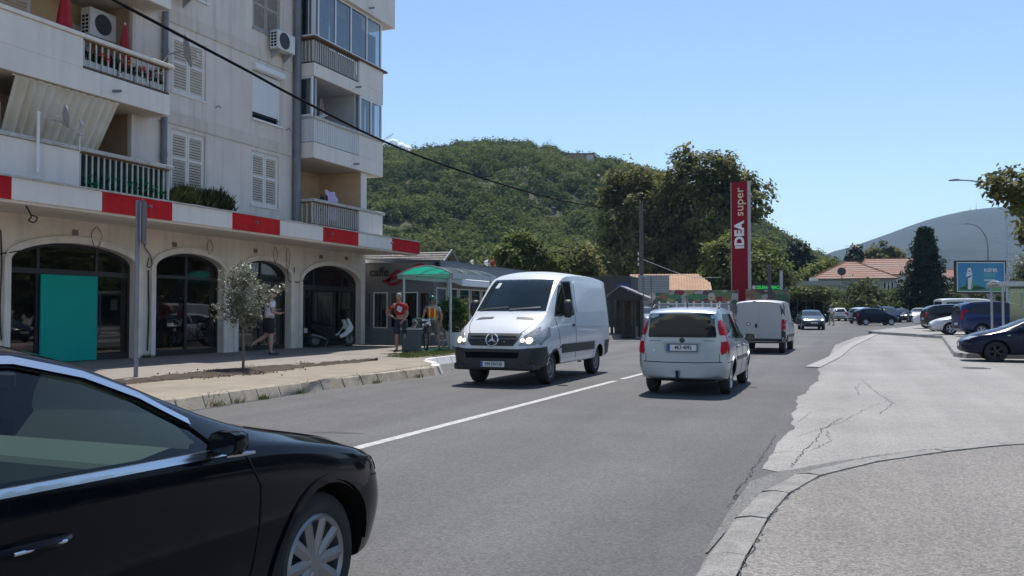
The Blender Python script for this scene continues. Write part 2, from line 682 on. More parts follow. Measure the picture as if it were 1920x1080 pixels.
# kerb stones, each one a piece of the pavement; pale mortar in the joints
kr = random.Random(11)
def kerb_stone(p, q, side, w, h, low, m, parent, zf, gap=0.012, name='kerb_stone', batter=0.10):
    """side: unit vector from the road to the pavement."""
    d = (q - p)
    if d.length < 0.05:
        return
    t = d.normalized()
    n = Vector((-t.y, t.x, 0)) * side
    a, c = p + t * gap, q - t * gap
    j = kr.uniform(-0.008, 0.008)
    jz = kr.uniform(-0.008, 0.008)
    vs = []
    for k in (a, c):
        g0 = gz(k.y)
        vs += [k + n * (0 + j) + Vector((0, 0, low + g0)), k + n * (batter + j) + Vector((0, 0, h + jz - 0.015 + g0)),
               k + n * (batter + 0.025 + j) + Vector((0, 0, h + jz + g0)), k + n * w + Vector((0, 0, h + jz + 0.004 + g0)), k + n * w + Vector((0, 0, low + g0))]
    fs = [(0, 1, 2, 3, 4)[::-1], (5, 6, 7, 8, 9), (0, 5, 6, 1)[::-1], (1, 6, 7, 2)[::-1], (2, 7, 8, 3)[::-1], (3, 8, 9, 4)[::-1]]
    if side < 0:
        fs = [f[::-1] for f in fs]
    MB().add(vs, fs).build(name, m, parent, bevel=0.012)
for p, q in along(kerb_l, lambda: kr.choice([0.62, 0.66, 0.7, 1.15, 0.6, 0.64]), 13.0, 30.6):
    kerb_stone(p, q, 1, 0.19, 0.20, -0.05, M_kerb, walk, gz, gap=0.013)
for p, q in along(kerb_l, lambda: 1.0, 30.6, 36):
    kerb_stone(p, q, 1, 0.30, 0.22, -0.05, mat('whitewashed_kerb', (0.6, 0.59, 0.57), 0.8, var=0.12, vscale=5), walk, gz)
for p, q in along(kerb_l, lambda: 1.2, 36, 75):
    kerb_stone(p, q, 1, 0.2, 0.22, -0.05, M_kerb, walk, gz)
mj = MB()
ps = [pq for pq in along(kerb_l, lambda: 0.5, 13.0, 75)]
for p, q in ps:
    t = (q - p)
    if t.length < 0.05:
        continue
    t.normalize()
    n = Vector((-t.y, t.x, 0))
    g = gz(p.y)
    v = [p + n * 0.016 + Vector((0, 0, -0.05 + g)), q + n * 0.016 + Vector((0, 0, -0.05 + g)), q + n * 0.118 + Vector((0, 0, 0.187 + g)), p + n * 0.118 + Vector((0, 0, 0.187 + g)),
         p + n * 0.21 + Vector((0, 0, 0.198 + g)), q + n * 0.21 + Vector((0, 0, 0.198 + g))]
    mj.add(v, [(0, 1, 2, 3), (3, 2, 5, 4)])
mj.build('mortar_bed', M_mortar, walk)

# soil strip along the pavement, with crumbs
b = MB()
sr = random.Random(5)
rows = []
yy = frange(10.2, 19.4, 0.14)
def soil_prof(y):
    w = 0.10 + 0.52 * math.exp(-((y - 14.4) / 1.5) ** 2) + 0.12 * math.exp(-((y - 12) / 1.4) ** 2) + 0.08 * math.sin(y * 2.3) ** 2
    c = -12.05 + 0.09 * max(0, y - 14.6)
    return c, w * min(1, (19.4 - y) / 1.2 + 0.05)
vs, fs = [], []
for y in yy:
    c, w = soil_prof(y)
    for k in range(7):
        t = k / 3 - 1
        x = c + w * t * (1 + sr.uniform(-0.25, 0.25))
        vs.append((x, y + sr.uniform(-.04, .04), pz(x, y) + 0.006 + (0 if k in (0, 6) else (1 - t * t) * 0.055 * sr.uniform(0.2, 1.5))))
for i in range(len(yy) - 1):
    for k in range(6):
        a = i * 7 + k
        fs.append((a, a + 1, a + 8, a + 7))
b.add(vs, fs)
for i in range(420):
    y = sr.gauss(14.6, 1.6)
    if not 10.4 < y < 19.2:
        continue
    c, w = soil_prof(y)
    x = c + sr.gauss(0, 0.6) * w
    b.ball((x, y, pz(x, y) + 0.015), sr.uniform(0.006, 0.022), 5, 3)
b.build('soil', M_soil, kind='stuff')

# ---- white centre line, worn, with a gap
for y0, y1 in ((-14, 18.3), (18.75, 34)):
    yl = frange(y0, y1, 0.35)
    lx = lambda y: -5.0 + (y - 14) * 0.022
    ww = random.Random(int(y0 * 7) + 400)
    jit = {y: (ww.uniform(-.006, .006), ww.uniform(-.006, .006)) for y in yl}
    strip('centre_line', yl, lambda y: lx(y) - 0.07 + jit[y][0], lambda y: lx(y) + 0.07 + jit[y][1], lambda x, y: gz(y) + 0.0070, M_line, kind='structure')

# ---- right forecourt
def fore_right(y):
    return 60
strip('forecourt', ysr[:ysr.index(85) + 1] if 85 in ysr else ysr[:300], lambda y: (road_right(y) - 0.02) if y > 8.3 else -0.5, fore_right, lambda x, y: gz(y) + 0.009, M_fore, kind='structure', cols=3)

arc = [(-0.66, -6), (-0.64, 3), (-0.62, 5.05), (-0.6, 6.0), (-0.55, 6.9), (-0.42, 7.75), (-0.15, 8.55), (0.3, 9.3), (0.9, 10.1), (1.75, 11.0), (3.0, 12.0), (4.6, 13.0), (7, 14.1), (12, 15.8)]
def smooth_pl(pl, n=6):
    out = []
    for i in range(len(pl) - 1):
        p0 = Vector(pl[max(i - 1, 0)]); p1 = Vector(pl[i]); p2 = Vector(pl[i + 1]); p3 = Vector(pl[min(i + 2, len(pl) - 1)])
        for k in range(n):
            t = k / n
            out.append(tuple(0.5 * ((2 * p1) + (-p0 + p2) * t + (2 * p0 - 5 * p1 + 4 * p2 - p3) * t * t + (-p0 + 3 * p1 - 3 * p2 + p3) * t ** 3)))
    return out + [pl[-1]]
arcs = smooth_pl(arc)
# the near pavement inside the arc
b = MB()
n = len(arcs)
vs = [(x, y, 0.035) for x, y in arcs] + [(14 + 0 * x, min(y, 15.8), 0.035) for x, y in arcs]
b.add(vs, [(i, n + i, n + i + 1, i + 1) for i in range(n - 1)])
near = b.build('pavement_near', M_near, kind='structure')
kk = random.Random(21)
arc_in = arcs
i = 0
for p, q in along(arcs, lambda: kk.uniform(0.75, 1.15), 0.4, 27):
    # each stone follows the curve with three short pieces
    d = (q - p)
    t = d.normalized()
    nrm = Vector((-t.y, t.x, 0))
    w = 0.25
    m = MB()
    h = 0.050 + kk.uniform(-0.004, 0.004)
    a, c = p + t * 0.006, q - t * 0.006
    vs = []
    K = 4
    for k in range(K + 1):
        s = a + (c - a) * (k / K)
        jj = kk.uniform(-0.007, 0.007)
        vs += [s + nrm * (w + 0.02 + jj) + Vector((0, 0, -0.02)), s + nrm * (w - 0.03 + jj) + Vector((0, 0, h - 0.018 + kk.uniform(-.004, .004))), s + nrm * (w * 0.5) + Vector((0, 0, h + kk.uniform(-.003, .003))),
               s + nrm * (0.012 + jj * .5) + Vector((0, 0, h - 0.004)), s + nrm * 0.008 + Vector((0, 0, -0.02))]
    fs = []
    for k in range(K):
        for e in range(4):
            x = k * 5 + e
            fs.append((x, x + 5, x + 6, x + 1))
    fs += [(4, 3, 2, 1, 0), tuple(K * 5 + e for e in range(5))]
    m.add(vs, fs).build('kerb_stone', M_kerb2, near)
# flush concrete strip further on
fl = [(-1.30, 24.6), (-0.9, 30), (-0.55, 38), (-0.1, 44), (0.9, 56)]
fcp = bpy.data.objects['forecourt']
for p, q in along(fl, lambda: kk.uniform(1.1, 1.8)):
    t = (q - p).normalized()
    nrm = Vector((-t.y, t.x, 0))
    a, c = p + t * 0.01, q - t * 0.01
    vs = [a + Vector((0, 0, gz(a.y) + 0.03)), c + Vector((0, 0, gz(c.y) + 0.03)), c - nrm * 0.38 + Vector((0, 0, gz(c.y) + 0.03)), a - nrm * 0.38 + Vector((0, 0, gz(a.y) + 0.03))]
    vs += [v - Vector((0, 0, 0.06)) for v in vs]
    MB().add(vs, [(3, 2, 1, 0), (0, 1, 5, 4), (1, 2, 6, 5), (2, 3, 7, 6), (3, 0, 4, 7)]).build('kerb_stone', mat('pale_flush_concrete', (0.30, 0.285, 0.27), .9, var=.15, vscale=3, fine=.15, fscale=50), fcp)

def flat_poly(name, pts, z, m, parent=None, **k):
    b = MB()
    b.add([(x, y, gz(y) + z) for x, y in pts], [tuple(range(len(pts)))])
    return b.build(name, m, parent, **k)
# darker repair patch that hugs the kerb, and cracks
pa = [(-0.885, 5.4), (-0.90, 6.6), (-0.88, 7.8), (-0.72, 8.3), (-0.3, 9.0), (0.1, 9.55), (0.55, 10.15), (0.95, 10.55), (1.2, 10.75), (1.35, 10.72), (0.75, 10.12), (0.3, 9.55), (-0.1, 9.05), (-0.5, 8.3), (-0.72, 7.4), (-0.8, 6.6), (-0.87, 5.4)]
flat_poly('asphalt_patch', pa, 0.014, M_patch, fcp)
cr = random.Random(4)
def crack(pts, w, parent=fcp, z=0.0135):
    P = []
    for (a, c) in zip(pts, pts[1:]):
        L = math.dist(a, c)
        k = max(2, int(L / 0.07))
        for i in range(k):
            t = i / k
            P.append((a[0] + (c[0] - a[0]) * t + cr.uniform(-.022, .022), a[1] + (c[1] - a[1]) * t + cr.uniform(-.022, .022)))
    P.append(pts[-1])
    vs, fs = [], []
    for i, p in enumerate(P):
        q = P[min(i + 1, len(P) - 1)]; o = P[max(i - 1, 0)]
        d = Vector((q[0] - o[0], q[1] - o[1], 0)).normalized()
        n2 = Vector((-d.y, d.x, 0)) * (w * .55 * cr.uniform(0.3, 1.0) * (0.25 if i in (0, len(P) - 1) else 1))
        vs += [(p[0] + n2.x, p[1] + n2.y, gz(p[1]) + z), (p[0] - n2.x, p[1] - n2.y, gz(p[1]) + z)]
    for i in range(len(P) - 1):
        fs.append((2 * i + 1, 2 * i + 3, 2 * i + 2, 2 * i))
    MB().add(vs, fs).build('crack', M_crack, parent)
crack([(-0.93, 6.7), (-0.86, 7.7), (-0.66, 8.4), (-0.2, 9.15), (0.35, 9.95), (0.9, 10.55), (1.2, 10.8)], 0.010)
crack([(-0.60, 8.6), (-0.55, 9.6), (-0.45, 10.6), (-0.42, 11.6), (-0.2, 13)], 0.012)
crack([(-0.45, 9.9), (-0.3, 10.6), (-0.36, 11.5)], 0.008)
crack([(-0.7, 10.8), (-0.2, 12.4), (0.1, 14.2), (0.5, 16)], 0.006)
crack([(0.3, 13.6), (0.55, 15.4), (0.35, 17.2), (0.1, 20.5)], 0.010)
crack([(-0.3, 16.2), (0.05, 16.8), (-0.05, 18.6)], 0.009)
crack([(-0.55, 18), (0, 18.3), (0.05, 19.4)], 0.008)
crack([(-0.75, 12.2), (-0.66, 13.5), (-0.3, 14.2)], 0.006)
crack([(1.5, 13.2), (2.4, 13.4), (3.2, 13.3)], 0.007)
for y0 in (9.2, 11.3, 13.9):
    crack([(-0.95, y0), (-0.75, y0 + .4), (-0.5, y0 + .5)], 0.008)
crack([(-0.93, 7.0), (-0.92, 9), (-0.93, 11)], 0.012)
# seam between kerb and near pavement
crack([(x + 0.0, y) for x, y in arcs if 3 < y < 13.5], 0.011, near, 0.041)
# a thin crack on the carriageway
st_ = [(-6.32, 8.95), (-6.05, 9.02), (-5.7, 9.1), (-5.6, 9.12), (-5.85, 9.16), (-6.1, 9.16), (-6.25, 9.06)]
flat_poly('painted_shadow', st_, 0.0062, mat('painted_shadow', (.045, .045, .047), .8), bpy.data.objects['road'])  # cast shadow of something overhead, painted as a dark streak on the road
crack([(-7.9, 11), (-7.6, 13), (-7.2, 16)], 0.008, bpy.data.objects['road'], 0.0075)
crack([(-8.4, 9), (-8.0, 11.2), (-7.9, 14.5)], 0.006, bpy.data.objects['road'], 0.0075)

# ---- raised car park edge
isl = [(0.9, 56.7), (4.24, 49.7), (3.15, 31.8), (3.45, 31.5), (12, 33.4), (45, 38), (45, 108), (12, 92), (7.4, 82), (4.6, 74), (2.6, 65)]
b = MB()
K = len(isl)
b.add([(x, y, gz(y) + 0.165) for x, y in isl], [tuple(range(K))])
car_park = b.build('car_park', mat('car_park_asphalt', (0.25, 0.242, 0.225), 0.9, var=0.12, vscale=0.5, fine=0.14), kind='structure')
def kerb_run(pl, w=0.22, h=0.175, m=None, parent=None):
    for p, q in along(pl, lambda: 1.0):
        kerb_stone(p, q, -1, w, h, -0.03, m, parent, gz, batter=0.03)
M_kerb3 = mat('grey_kerb', (0.25, 0.245, 0.235), 0.9, var=0.15, vscale=4, bump=.3)
kerb_run([(2.6, 65), (0.9, 56.7)][::-1][::-1], m=M_kerb3, parent=car_park)
def kerb_run2(pl):
    for p, q in along(pl, lambda: 1.0):
        kerb_stone(p, q, 1, 0.22, 0.175, -0.03, M_kerb3, car_park, gz, batter=0.03)
kerb_run2([(0.82, 56.5), (4.1, 49.5), (3.0, 31.75), (3.4, 31.3), (9, 32.5)])
# manhole grate in the forecourt
b = MB()
b.lathe([(0.0, 0.012), (0.36, 0.012), (0.36, 0.0)], 20, 'z', (2.97, 25.9, 0.004), 0)
for i in range(7):
    b.box(2.70 + 0.075 * i, 25.62, 0.0165, 2.735 + 0.075 * i, 26.18, 0.024, 1)
b.build('manhole_cover', [mat('cast_iron', (0.09, 0.085, 0.08), .7, metal=.4), M_crack], bpy.data.objects['forecourt'])

# ================================================================ VEGETATION
def leaf_cloud(rng, centers, sig, n, size, up=0.35, out_c=None, asp=1.7):
    """n diamond leaves gathered round the given centers; returns verts, quads."""
    centers = np.asarray(centers, float)
    idx = rng.integers(0, len(centers), n)
    sig = np.asarray(sig, float)
    s = sig[idx] if sig.ndim else np.full(n, float(sig))
    P = centers[idx] + rng.normal(0, 1, (n, 3)) * s[:, None] * np.array([1, 1, 0.8])
    nrm = rng.normal(0, 1, (n, 3))
    nrm[:, 2] = np.abs(nrm[:, 2]) + up
    if out_c is not None:
        o = P - np.asarray(out_c)
        nrm += 0.9 * o / (np.linalg.norm(o, axis=1, keepdims=True) + 1e-6)
    nrm /= np.linalg.norm(nrm, axis=1, keepdims=True)
    a = np.cross(nrm, rng.normal(0, 1, (n, 3)))
    a /= np.linalg.norm(a, axis=1, keepdims=True) + 1e-9
    c = np.cross(nrm, a)
    sz = size * rng.uniform(0.6, 1.35, n)[:, None]
    bend = nrm * sz * rng.uniform(-0.25, 0.1, n)[:, None]
    V = np.stack([P - a * sz * asp / 2, P + c * sz / 2 + bend, P + a * sz * asp / 2, P - c * sz / 2 + bend], 1).reshape(-1, 3)
    F = np.arange(4 * n).reshape(n, 4)
    return V, F

def lobes_to_clumps(rng, lobes, k, shell=0.55):
    """Clump centres spread through ellipsoid lobes (x,y,z,rx,ry,rz), denser near their surface."""
    vol = np.array([l[3] * l[4] * l[5] for l in lobes]) ** 0.8
    pick = rng.choice(len(lobes), k, p=vol / vol.sum())
    d = rng.normal(0, 1, (k, 3))
    d /= np.linalg.norm(d, axis=1, keepdims=True)
    r = (shell + (1 - shell) * rng.random(k) ** 0.6)
    L = np.array(lobes)[pick]
    return L[:, :3] + d * r[:, None] * L[:, 3:6]

def limb(b, p, q, r0, r1, rng, wob=0.06, n=6):
    p, q = Vector(p), Vector(q)
    L = (q - p).length
    pts = []
    for i in range(n + 1):
        t = i / n
        o = Vector(rng.normal(0, 1, 3)) * L * wob * math.sin(math.pi * t)
        pts.append(p + (q - p) * t + o)
    b.tube(pts, [r0 + (r1 - r0) * i / n for i in range(n + 1)], 7)
    return pts

def tree(name, label, cat, loc, lobes, leaves, size, lm, bark, tr=0.2, fork=0.35, clumps=140, sig=0.5, seed=1, limbs=9, group=None, up=0.35, shell=0.55, asp=1.7, lean=(0, 0)):
    rng = np.random.default_rng(seed)
    t = thing(name, label, cat, loc, 0, group)
    lob = np.array(lobes, float)
    top = lob[:, 2].max()
    zf = lob[:, 2].min() * fork + 0.2
    b = MB()
    f = Vector((lean[0], lean[1], zf))
    b.tube([(0, 0, -0.15), (lean[0] * .3, lean[1] * .3, zf * 0.4), f], [tr * 1.25, tr, tr * 0.85], 9)
    cl = lobes_to_clumps(rng, lobes, clumps, shell)
    for i in range(limbs):
        e = cl[rng.integers(0, len(cl))]
        pts = limb(b, f, e, tr * 0.5, tr * 0.08, rng)
        for k in range(2):
            e2 = cl[np.argsort(np.linalg.norm(cl - np.array(pts[3 + k]), axis=1))[rng.integers(0, 8)]]
            limb(b, pts[3 + k], e2, tr * 0.22, tr * 0.05, rng, n=4)
    b.build('trunk', bark, t)
    V, F = leaf_cloud(rng, cl, sig, leaves, size, up, lob[:, :3].mean(0), asp)
    np_mesh('crown', V, F, lm, t)
    return t

M_bark = mat('grey_bark', (0.13, 0.105, 0.08), 0.9, var=0.3, vscale=6, bump=0.6, bscale=20)
L_plane = leaf_mat('plane_tree_leaves', (0.05, 0.058, 0.020), (0.158, 0.160, 0.050), (0.30, 0.275, 0.095), trans=.5, nscale=0.45)
L_bright = leaf_mat('bright_leaves', (0.05, 0.07, 0.016), (0.14, 0.17, 0.04), (0.25, 0.26, 0.07), trans=.45, nscale=0.6)
L_hedge = leaf_mat('hedge_leaves', (0.03, 0.045, 0.014), (0.09, 0.115, 0.03), (0.18, 0.20, 0.065), trans=.45, nscale=0.6)
L_vine = leaf_mat('vine_leaves', (0.04, 0.06, 0.018), (0.13, 0.16, 0.05), (0.26, 0.28, 0.12), nscale=1.2)
L_fir = leaf_mat('fir_needles', (0.010, 0.020, 0.010), (0.024, 0.040, 0.016), (0.045, 0.062, 0.022), trans=0.15, nscale=0.6)
L_olive = leaf_mat('olive_leaves', (0.07, 0.082, 0.05), (0.20, 0.21, 0.14), (0.50, 0.51, 0.42), trans=0.35, nscale=5, rough=0.4, spec=.5)
L_hill = leaf_mat('hill_wood_leaves', (0.045, 0.066, 0.020), (0.118, 0.145, 0.042), (0.20, 0.215, 0.07), trans=0.4, nscale=0.035, rough=.8, spec=.05)

# ---------------------------------------------------------------- hills
FW = Vector((-math.sin(R(21.947)), math.cos(R(21.947)), 0))
RT = Vector((math.cos(R(21.947)), math.sin(R(21.947)), 0))
def at(px, dep):
    """Ground position of a bearing (in photo columns) at a given distance."""
    return FW * dep + RT * ((px - 960) / 1600 * dep)
def interp(tab, x):
    for (x0, y0), (x1, y1) in zip(tab, tab[1:]):
        if x <= x1:
            return y0 + (y1 - y0) * max(0.0, (x - x0)) / (x1 - x0)
    return tab[-1][1]
ridge = [(-400, 330), (0, 290), (300, 268), (600, 288), (690, 298), (735, 292), (765, 304), (800, 300), (830, 294), (870, 290), (940, 287), (1000, 291), (1060, 302), (1110, 308), (1160, 320), (1250, 345), (1350, 388), (1430, 432), (1480, 462), (1540, 497), (1590, 520), (1650, 550), (1720, 575), (1900, 582)]
from mathutils import noise as mnoise
def hill_z(px, dep):
    D0, D1 = 135.0, 410.0
    zr = 1.5 + D1 * (586 - interp(ridge, px)) / 1600
    s = (dep - D0) / (D1 - D0)
    if s <= 0:
        return 0.0
    if s > 1:
        return max(-2.0, zr * (1 - ((s - 1) / 0.9) ** 2 * 1.2))
    prof = 0.35 * s + 0.65 * (s * s * (3 - 2 * s))
    p = at(px, dep)
    w = math.sin(math.pi * min(1, s)) ** 0.7
    n = mnoise.noise(Vector((p.x * 0.012, p.y * 0.012, 0))) * 9 + mnoise.noise(Vector((p.x * 0.03, p.y * 0.03, 3))) * 4
    return max(0.0, zr * prof + n * w * min(1, zr / 40))
b = MB()
pxs = list(range(-400, 1901, 50))
deps = frange(125, 640, 12)
vs = []
for dep in deps:
    for px in pxs:
        p = at(px, dep)
        vs.append((p.x, p.y, hill_z(px, dep) + gz(200) - 0.2))
W = len(pxs)
fs = [(i * W + k, i * W + k + 1, (i + 1) * W + k + 1, (i + 1) * W + k) for i in range(len(deps) - 1) for k in range(W - 1)]
b.add(vs, fs, 0, True)
M_hill = mat('hill_floor', (0.030, 0.038, 0.016), 0.95, col2=(0.055, 0.055, 0.026), vscale=0.05)
b.build('hill', M_hill, kind='structure', sharp=180)
rng = np.random.default_rng(31)
Vs, Fs, off = [], [], 0
for i in range(4300):
    px = rng.uniform(600, 1700)
    D = math.sqrt(rng.uniform(140 ** 2, 425 ** 2)) if rng.random() < 0.7 else rng.uniform(140, 425)
    z = hill_z(px, D)
    if z < 1.0 and px < 1400:
        continue
    if z < 0.4:
        continue
    if abs(px - 1088) < 40 and 330 < D < 395:
        continue
    p = at(px, D)
    r = rng.uniform(1.6, 3.6) * (1.25 if rng.random() < 0.15 else 1.0)
    h = r * rng.uniform(0.9, 1.25)
    k = 210 if D < 260 else 150
    d = rng.normal(0, 1, (k, 3))
    d[:, 2] = np.abs(d[:, 2]) * 1.0 - 0.15
    d /= np.linalg.norm(d, axis=1, keepdims=True)
    lump = 1 + 0.22 * np.sin(d[:, :1] * 5 + i) * np.cos(d[:, 1:2] * 4 + i * 2)
    P = np.array([p.x, p.y, z + 0.6 + h * 0.25]) + d * np.array([r, r, h]) * lump * rng.uniform(0.75, 1.05, (k, 1))
    nrm = d * 1.1 + rng.normal(0, 0.38, (k, 3))
    nrm[:, 2] += 0.3
    nrm /= np.linalg.norm(nrm, axis=1, keepdims=True)
    a = np.cross(nrm, rng.normal(0, 1, (k, 3)))
    a /= np.linalg.norm(a, axis=1, keepdims=True)
    c = np.cross(nrm, a)
    s = rng.uniform(0.35, 0.72, (k, 1)) * (0.85 + 0.1 * r)
    V = np.stack([P - a * s * .7, P + c * s * .55, P + a * s * .7, P - c * s * .55], 1).reshape(-1, 3)
    Vs.append(V)
    Fs.append(np.arange(4 * k).reshape(k, 4) + off)
    off += 4 * k
np_mesh('hill_woods', np.concatenate(Vs), np.concatenate(Fs), L_hill, kind='stuff')

# far mountain, blue with distance
mridge = [(1180, 560), (1300, 545), (1420, 520), (1500, 496), (1560, 474), (1600, 461), (1660, 440), (1700, 425), (1750, 408), (1800, 396), (1850, 389), (1900, 385), (1960, 381), (2050, 379), (2200, 384), (2400, 410), (2700, 470), (3000, 540)]
vs = []
deps = frange(1000, 3000, 80)
pxs = list(range(1180, 3001, 35))
for dep in deps:
    for px in pxs:
        p = at(px, dep)
        s = (dep - 1000) / 1200
        zr = 1.5 + 2200 * (586 - interp(mridge, px)) / 1600
        if s <= 1:
            z = zr * (0.45 * s + 0.55 * s * s * (3 - 2 * s))
        else:
            z = zr * max(0, 1 - (s - 1) ** 2 * 2.2)
        w = math.sin(math.pi * min(1, s))
        z += w * (mnoise.noise(Vector((p.x * 0.004, p.y * 0.004, 1))) * 30 + mnoise.noise(Vector((p.x * 0.012, p.y * 0.012, 2))) * 9) * min(1, zr / 150)
        vs.append((p.x, p.y, z - 1))
W = len(pxs)
fs = [(i * W + k, i * W + k + 1, (i + 1) * W + k + 1, (i + 1) * W + k) for i in range(len(deps) - 1) for k in range(W - 1)]
M_mount = mat('mountain_scrub', (0.005, 0.011, 0.006), 0.95, col2=(0.013, 0.021, 0.011), vscale=0.012, bump=1.0, bscale=0.05)
M_mount.node_tree.nodes['Bump'].inputs['Distance'].default_value = 6.0
MB().add(vs, fs, 0, True).build('mountain', M_mount, kind='structure', sharp=180)
def mpos(px, dep):
    p = at(px, dep)
    zr = 1.5 + 2200 * (586 - interp(mridge, px)) / 1600
    return p.x, p.y, zr - 3
for px, h, lab in ((1833, 20, 'thin antenna mast, the taller one on the far mountain ridge'), (1822, 11, 'thin antenna mast, the shorter one on the far mountain ridge')):
    x, y, z = mpos(px, 2200)
    t = thing('antenna_mast', lab, 'mast', (x, y, z), 0, 'masts on the mountain')
    MB().tube([(0, 0, -2), (0, 0, h)], [0.9, 0.35], 6).build('mast', M_greypole, t)
    MB().box(-3, -2, -2, 3, 2, 3).build('hut', M_white, t)
# small cumulus behind the ridge
rng = np.random.default_rng(8)
b = MB()
c0 = at(748, 5600)
cz = 1.5 + 5600 * (586 - 284) / 1600
for i in range(42):
    t = rng.uniform(-1, 1)
    hh = (1 - abs(t) ** 1.6) * 80 + 18
    dx = t * 112
    zz = rng.uniform(-60, hh * 0.55)
    q = c0 + RT * dx + FW * rng.uniform(-40, 40)
    b.ball((q.x, q.y, cz + zz), rng.uniform(20, 46), 14, 9)
M_cloud = mat('cloud_white', (0.95, 0.95, 0.96), 1.0, spec=0.0)
b.build('cloud', M_cloud, kind='structure')
# ================================================================ APARTMENT BUILDING
BB = Vector((-17.3, 17.0, 0.32))
bld = thing('apartment_building', 'weathered white apartment block with balconies above an arcade of arched shop windows', 'building', BB)
BM = Matrix.Translation(-BB)
def nb():
    b = MB()
    b.M = BM
    return b
M_fac = mat('facade_render', (0.68, 0.60, 0.53), 0.9, var=0.08, vscale=0.6, streak=0.5, grime=(0.30, 0.275, 0.24), bump=0.25, bscale=60, fine=0.04, fscale=30)
M_fac2 = mat('facade_band', (0.61, 0.54, 0.465), 0.9, var=0.07, vscale=0.9, streak=0.55, grime=(0.30, 0.26, 0.20), bump=0.25, bscale=60)
M_par = mat('parapet_render', (0.74, 0.67, 0.60), 0.85, var=0.05, vscale=0.8, streak=0.28, grime=(0.33, 0.30, 0.27), bump=0.2, bscale=50)
M_cop = mat('weathered_coping', (0.46, 0.44, 0.41), 0.9, var=0.2, vscale=5, bump=0.4, bscale=35)
M_arc = mat('arcade_render', (0.78, 0.70, 0.61), 0.92, var=0.12, vscale=0.8, streak=0.28, grime=(0.22, 0.2, 0.17), bump=0.35, bscale=40)
M_trim = mat('arch_moulding', (0.80, 0.73, 0.65), 0.88, var=0.1, vscale=3, bump=0.25, bscale=40)
M_sof = mat('soffit_render', (0.74, 0.66, 0.57), 0.92, var=0.12, vscale=1.0)
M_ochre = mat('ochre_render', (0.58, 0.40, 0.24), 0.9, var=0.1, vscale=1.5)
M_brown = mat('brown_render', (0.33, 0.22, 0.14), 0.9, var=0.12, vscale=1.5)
M_fred = mat('fascia_red', (0.50, 0.016, 0.020), 0.85, spec=.15, var=0.18, vscale=2.5, streak=0.3, grime=(0.50, 0.09, 0.09))
M_fwh = mat('fascia_white', (0.76, 0.69, 0.62), 0.7, var=0.05, vscale=1.5, streak=0.3, grime=(0.40, 0.38, 0.35))
M_pipe = mat('drain_pipe_grey', (0.16, 0.17, 0.19), 0.5, var=0.15, vscale=3)
M_frame = mat('dark_window_frame', (0.020, 0.018, 0.018), 0.45)
M_shut = mat('white_shutter_paint', (0.68, 0.64, 0.59), 0.6, var=0.07, vscale=6)
M_shutold = mat('bleached_shutter_wood', (0.33, 0.31, 0.29), 0.8, var=0.2, vscale=8)
M_pvc = mat('white_window_frame', (0.70, 0.70, 0.70), 0.4)
M_bal = mat('baluster_metal', (0.52, 0.50, 0.47), 0.6, var=0.12, vscale=9)
M_rust = mat('rusty_edge', (0.14, 0.075, 0.045), 0.9, var=0.35, vscale=12)
M_turq = mat('turquoise_panel', (0.008, 0.36, 0.29), 0.6, spec=.15, var=0.03, vscale=2)
G_shop = thin_glass('shop_window_glass', (0.62, 0.66, 0.66), 0.05)
G_win = thin_glass('blue_window_glass', (0.30, 0.36, 0.40), 0.16)
M_curt = mat('drawn_curtain', (0.42, 0.47, 0.50), 0.9, var=0.12, vscale=2.2)
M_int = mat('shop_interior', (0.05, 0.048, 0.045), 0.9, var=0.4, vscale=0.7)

def holed_wall(b, X, y0, y1, z0, z1, holes, depth, mi=0, rmi=0):
    """Wall facing +X with rectangular openings and their reveals."""
    ys = sorted({y0, y1, *[h[0] for h in holes], *[h[1] for h in holes]})
    zs = sorted({z0, z1, *[h[2] for h in holes], *[h[3] for h in holes]})
    for ya, yb in zip(ys, ys[1:]):
        for za, zb in zip(zs, zs[1:]):
            cy, cz = (ya + yb) / 2, (za + zb) / 2
            if any(h[0] < cy < h[1] and h[2] < cz < h[3] for h in holes):
                continue
            b.add([(X, ya, za), (X, yb, za), (X, yb, zb), (X, ya, zb)], [(0, 1, 2, 3)], mi)
    for (a, c, d, e) in holes:
        P = [(a, d), (c, d), (c, e), (a, e)]
        for i in range(4):
            p, q = P[i], P[(i + 1) % 4]
            b.add([(X, p[0], p[1]), (X - depth, p[0], p[1]), (X - depth, q[0], q[1]), (X, q[0], q[1])], [(0, 1, 2, 3)], rmi)

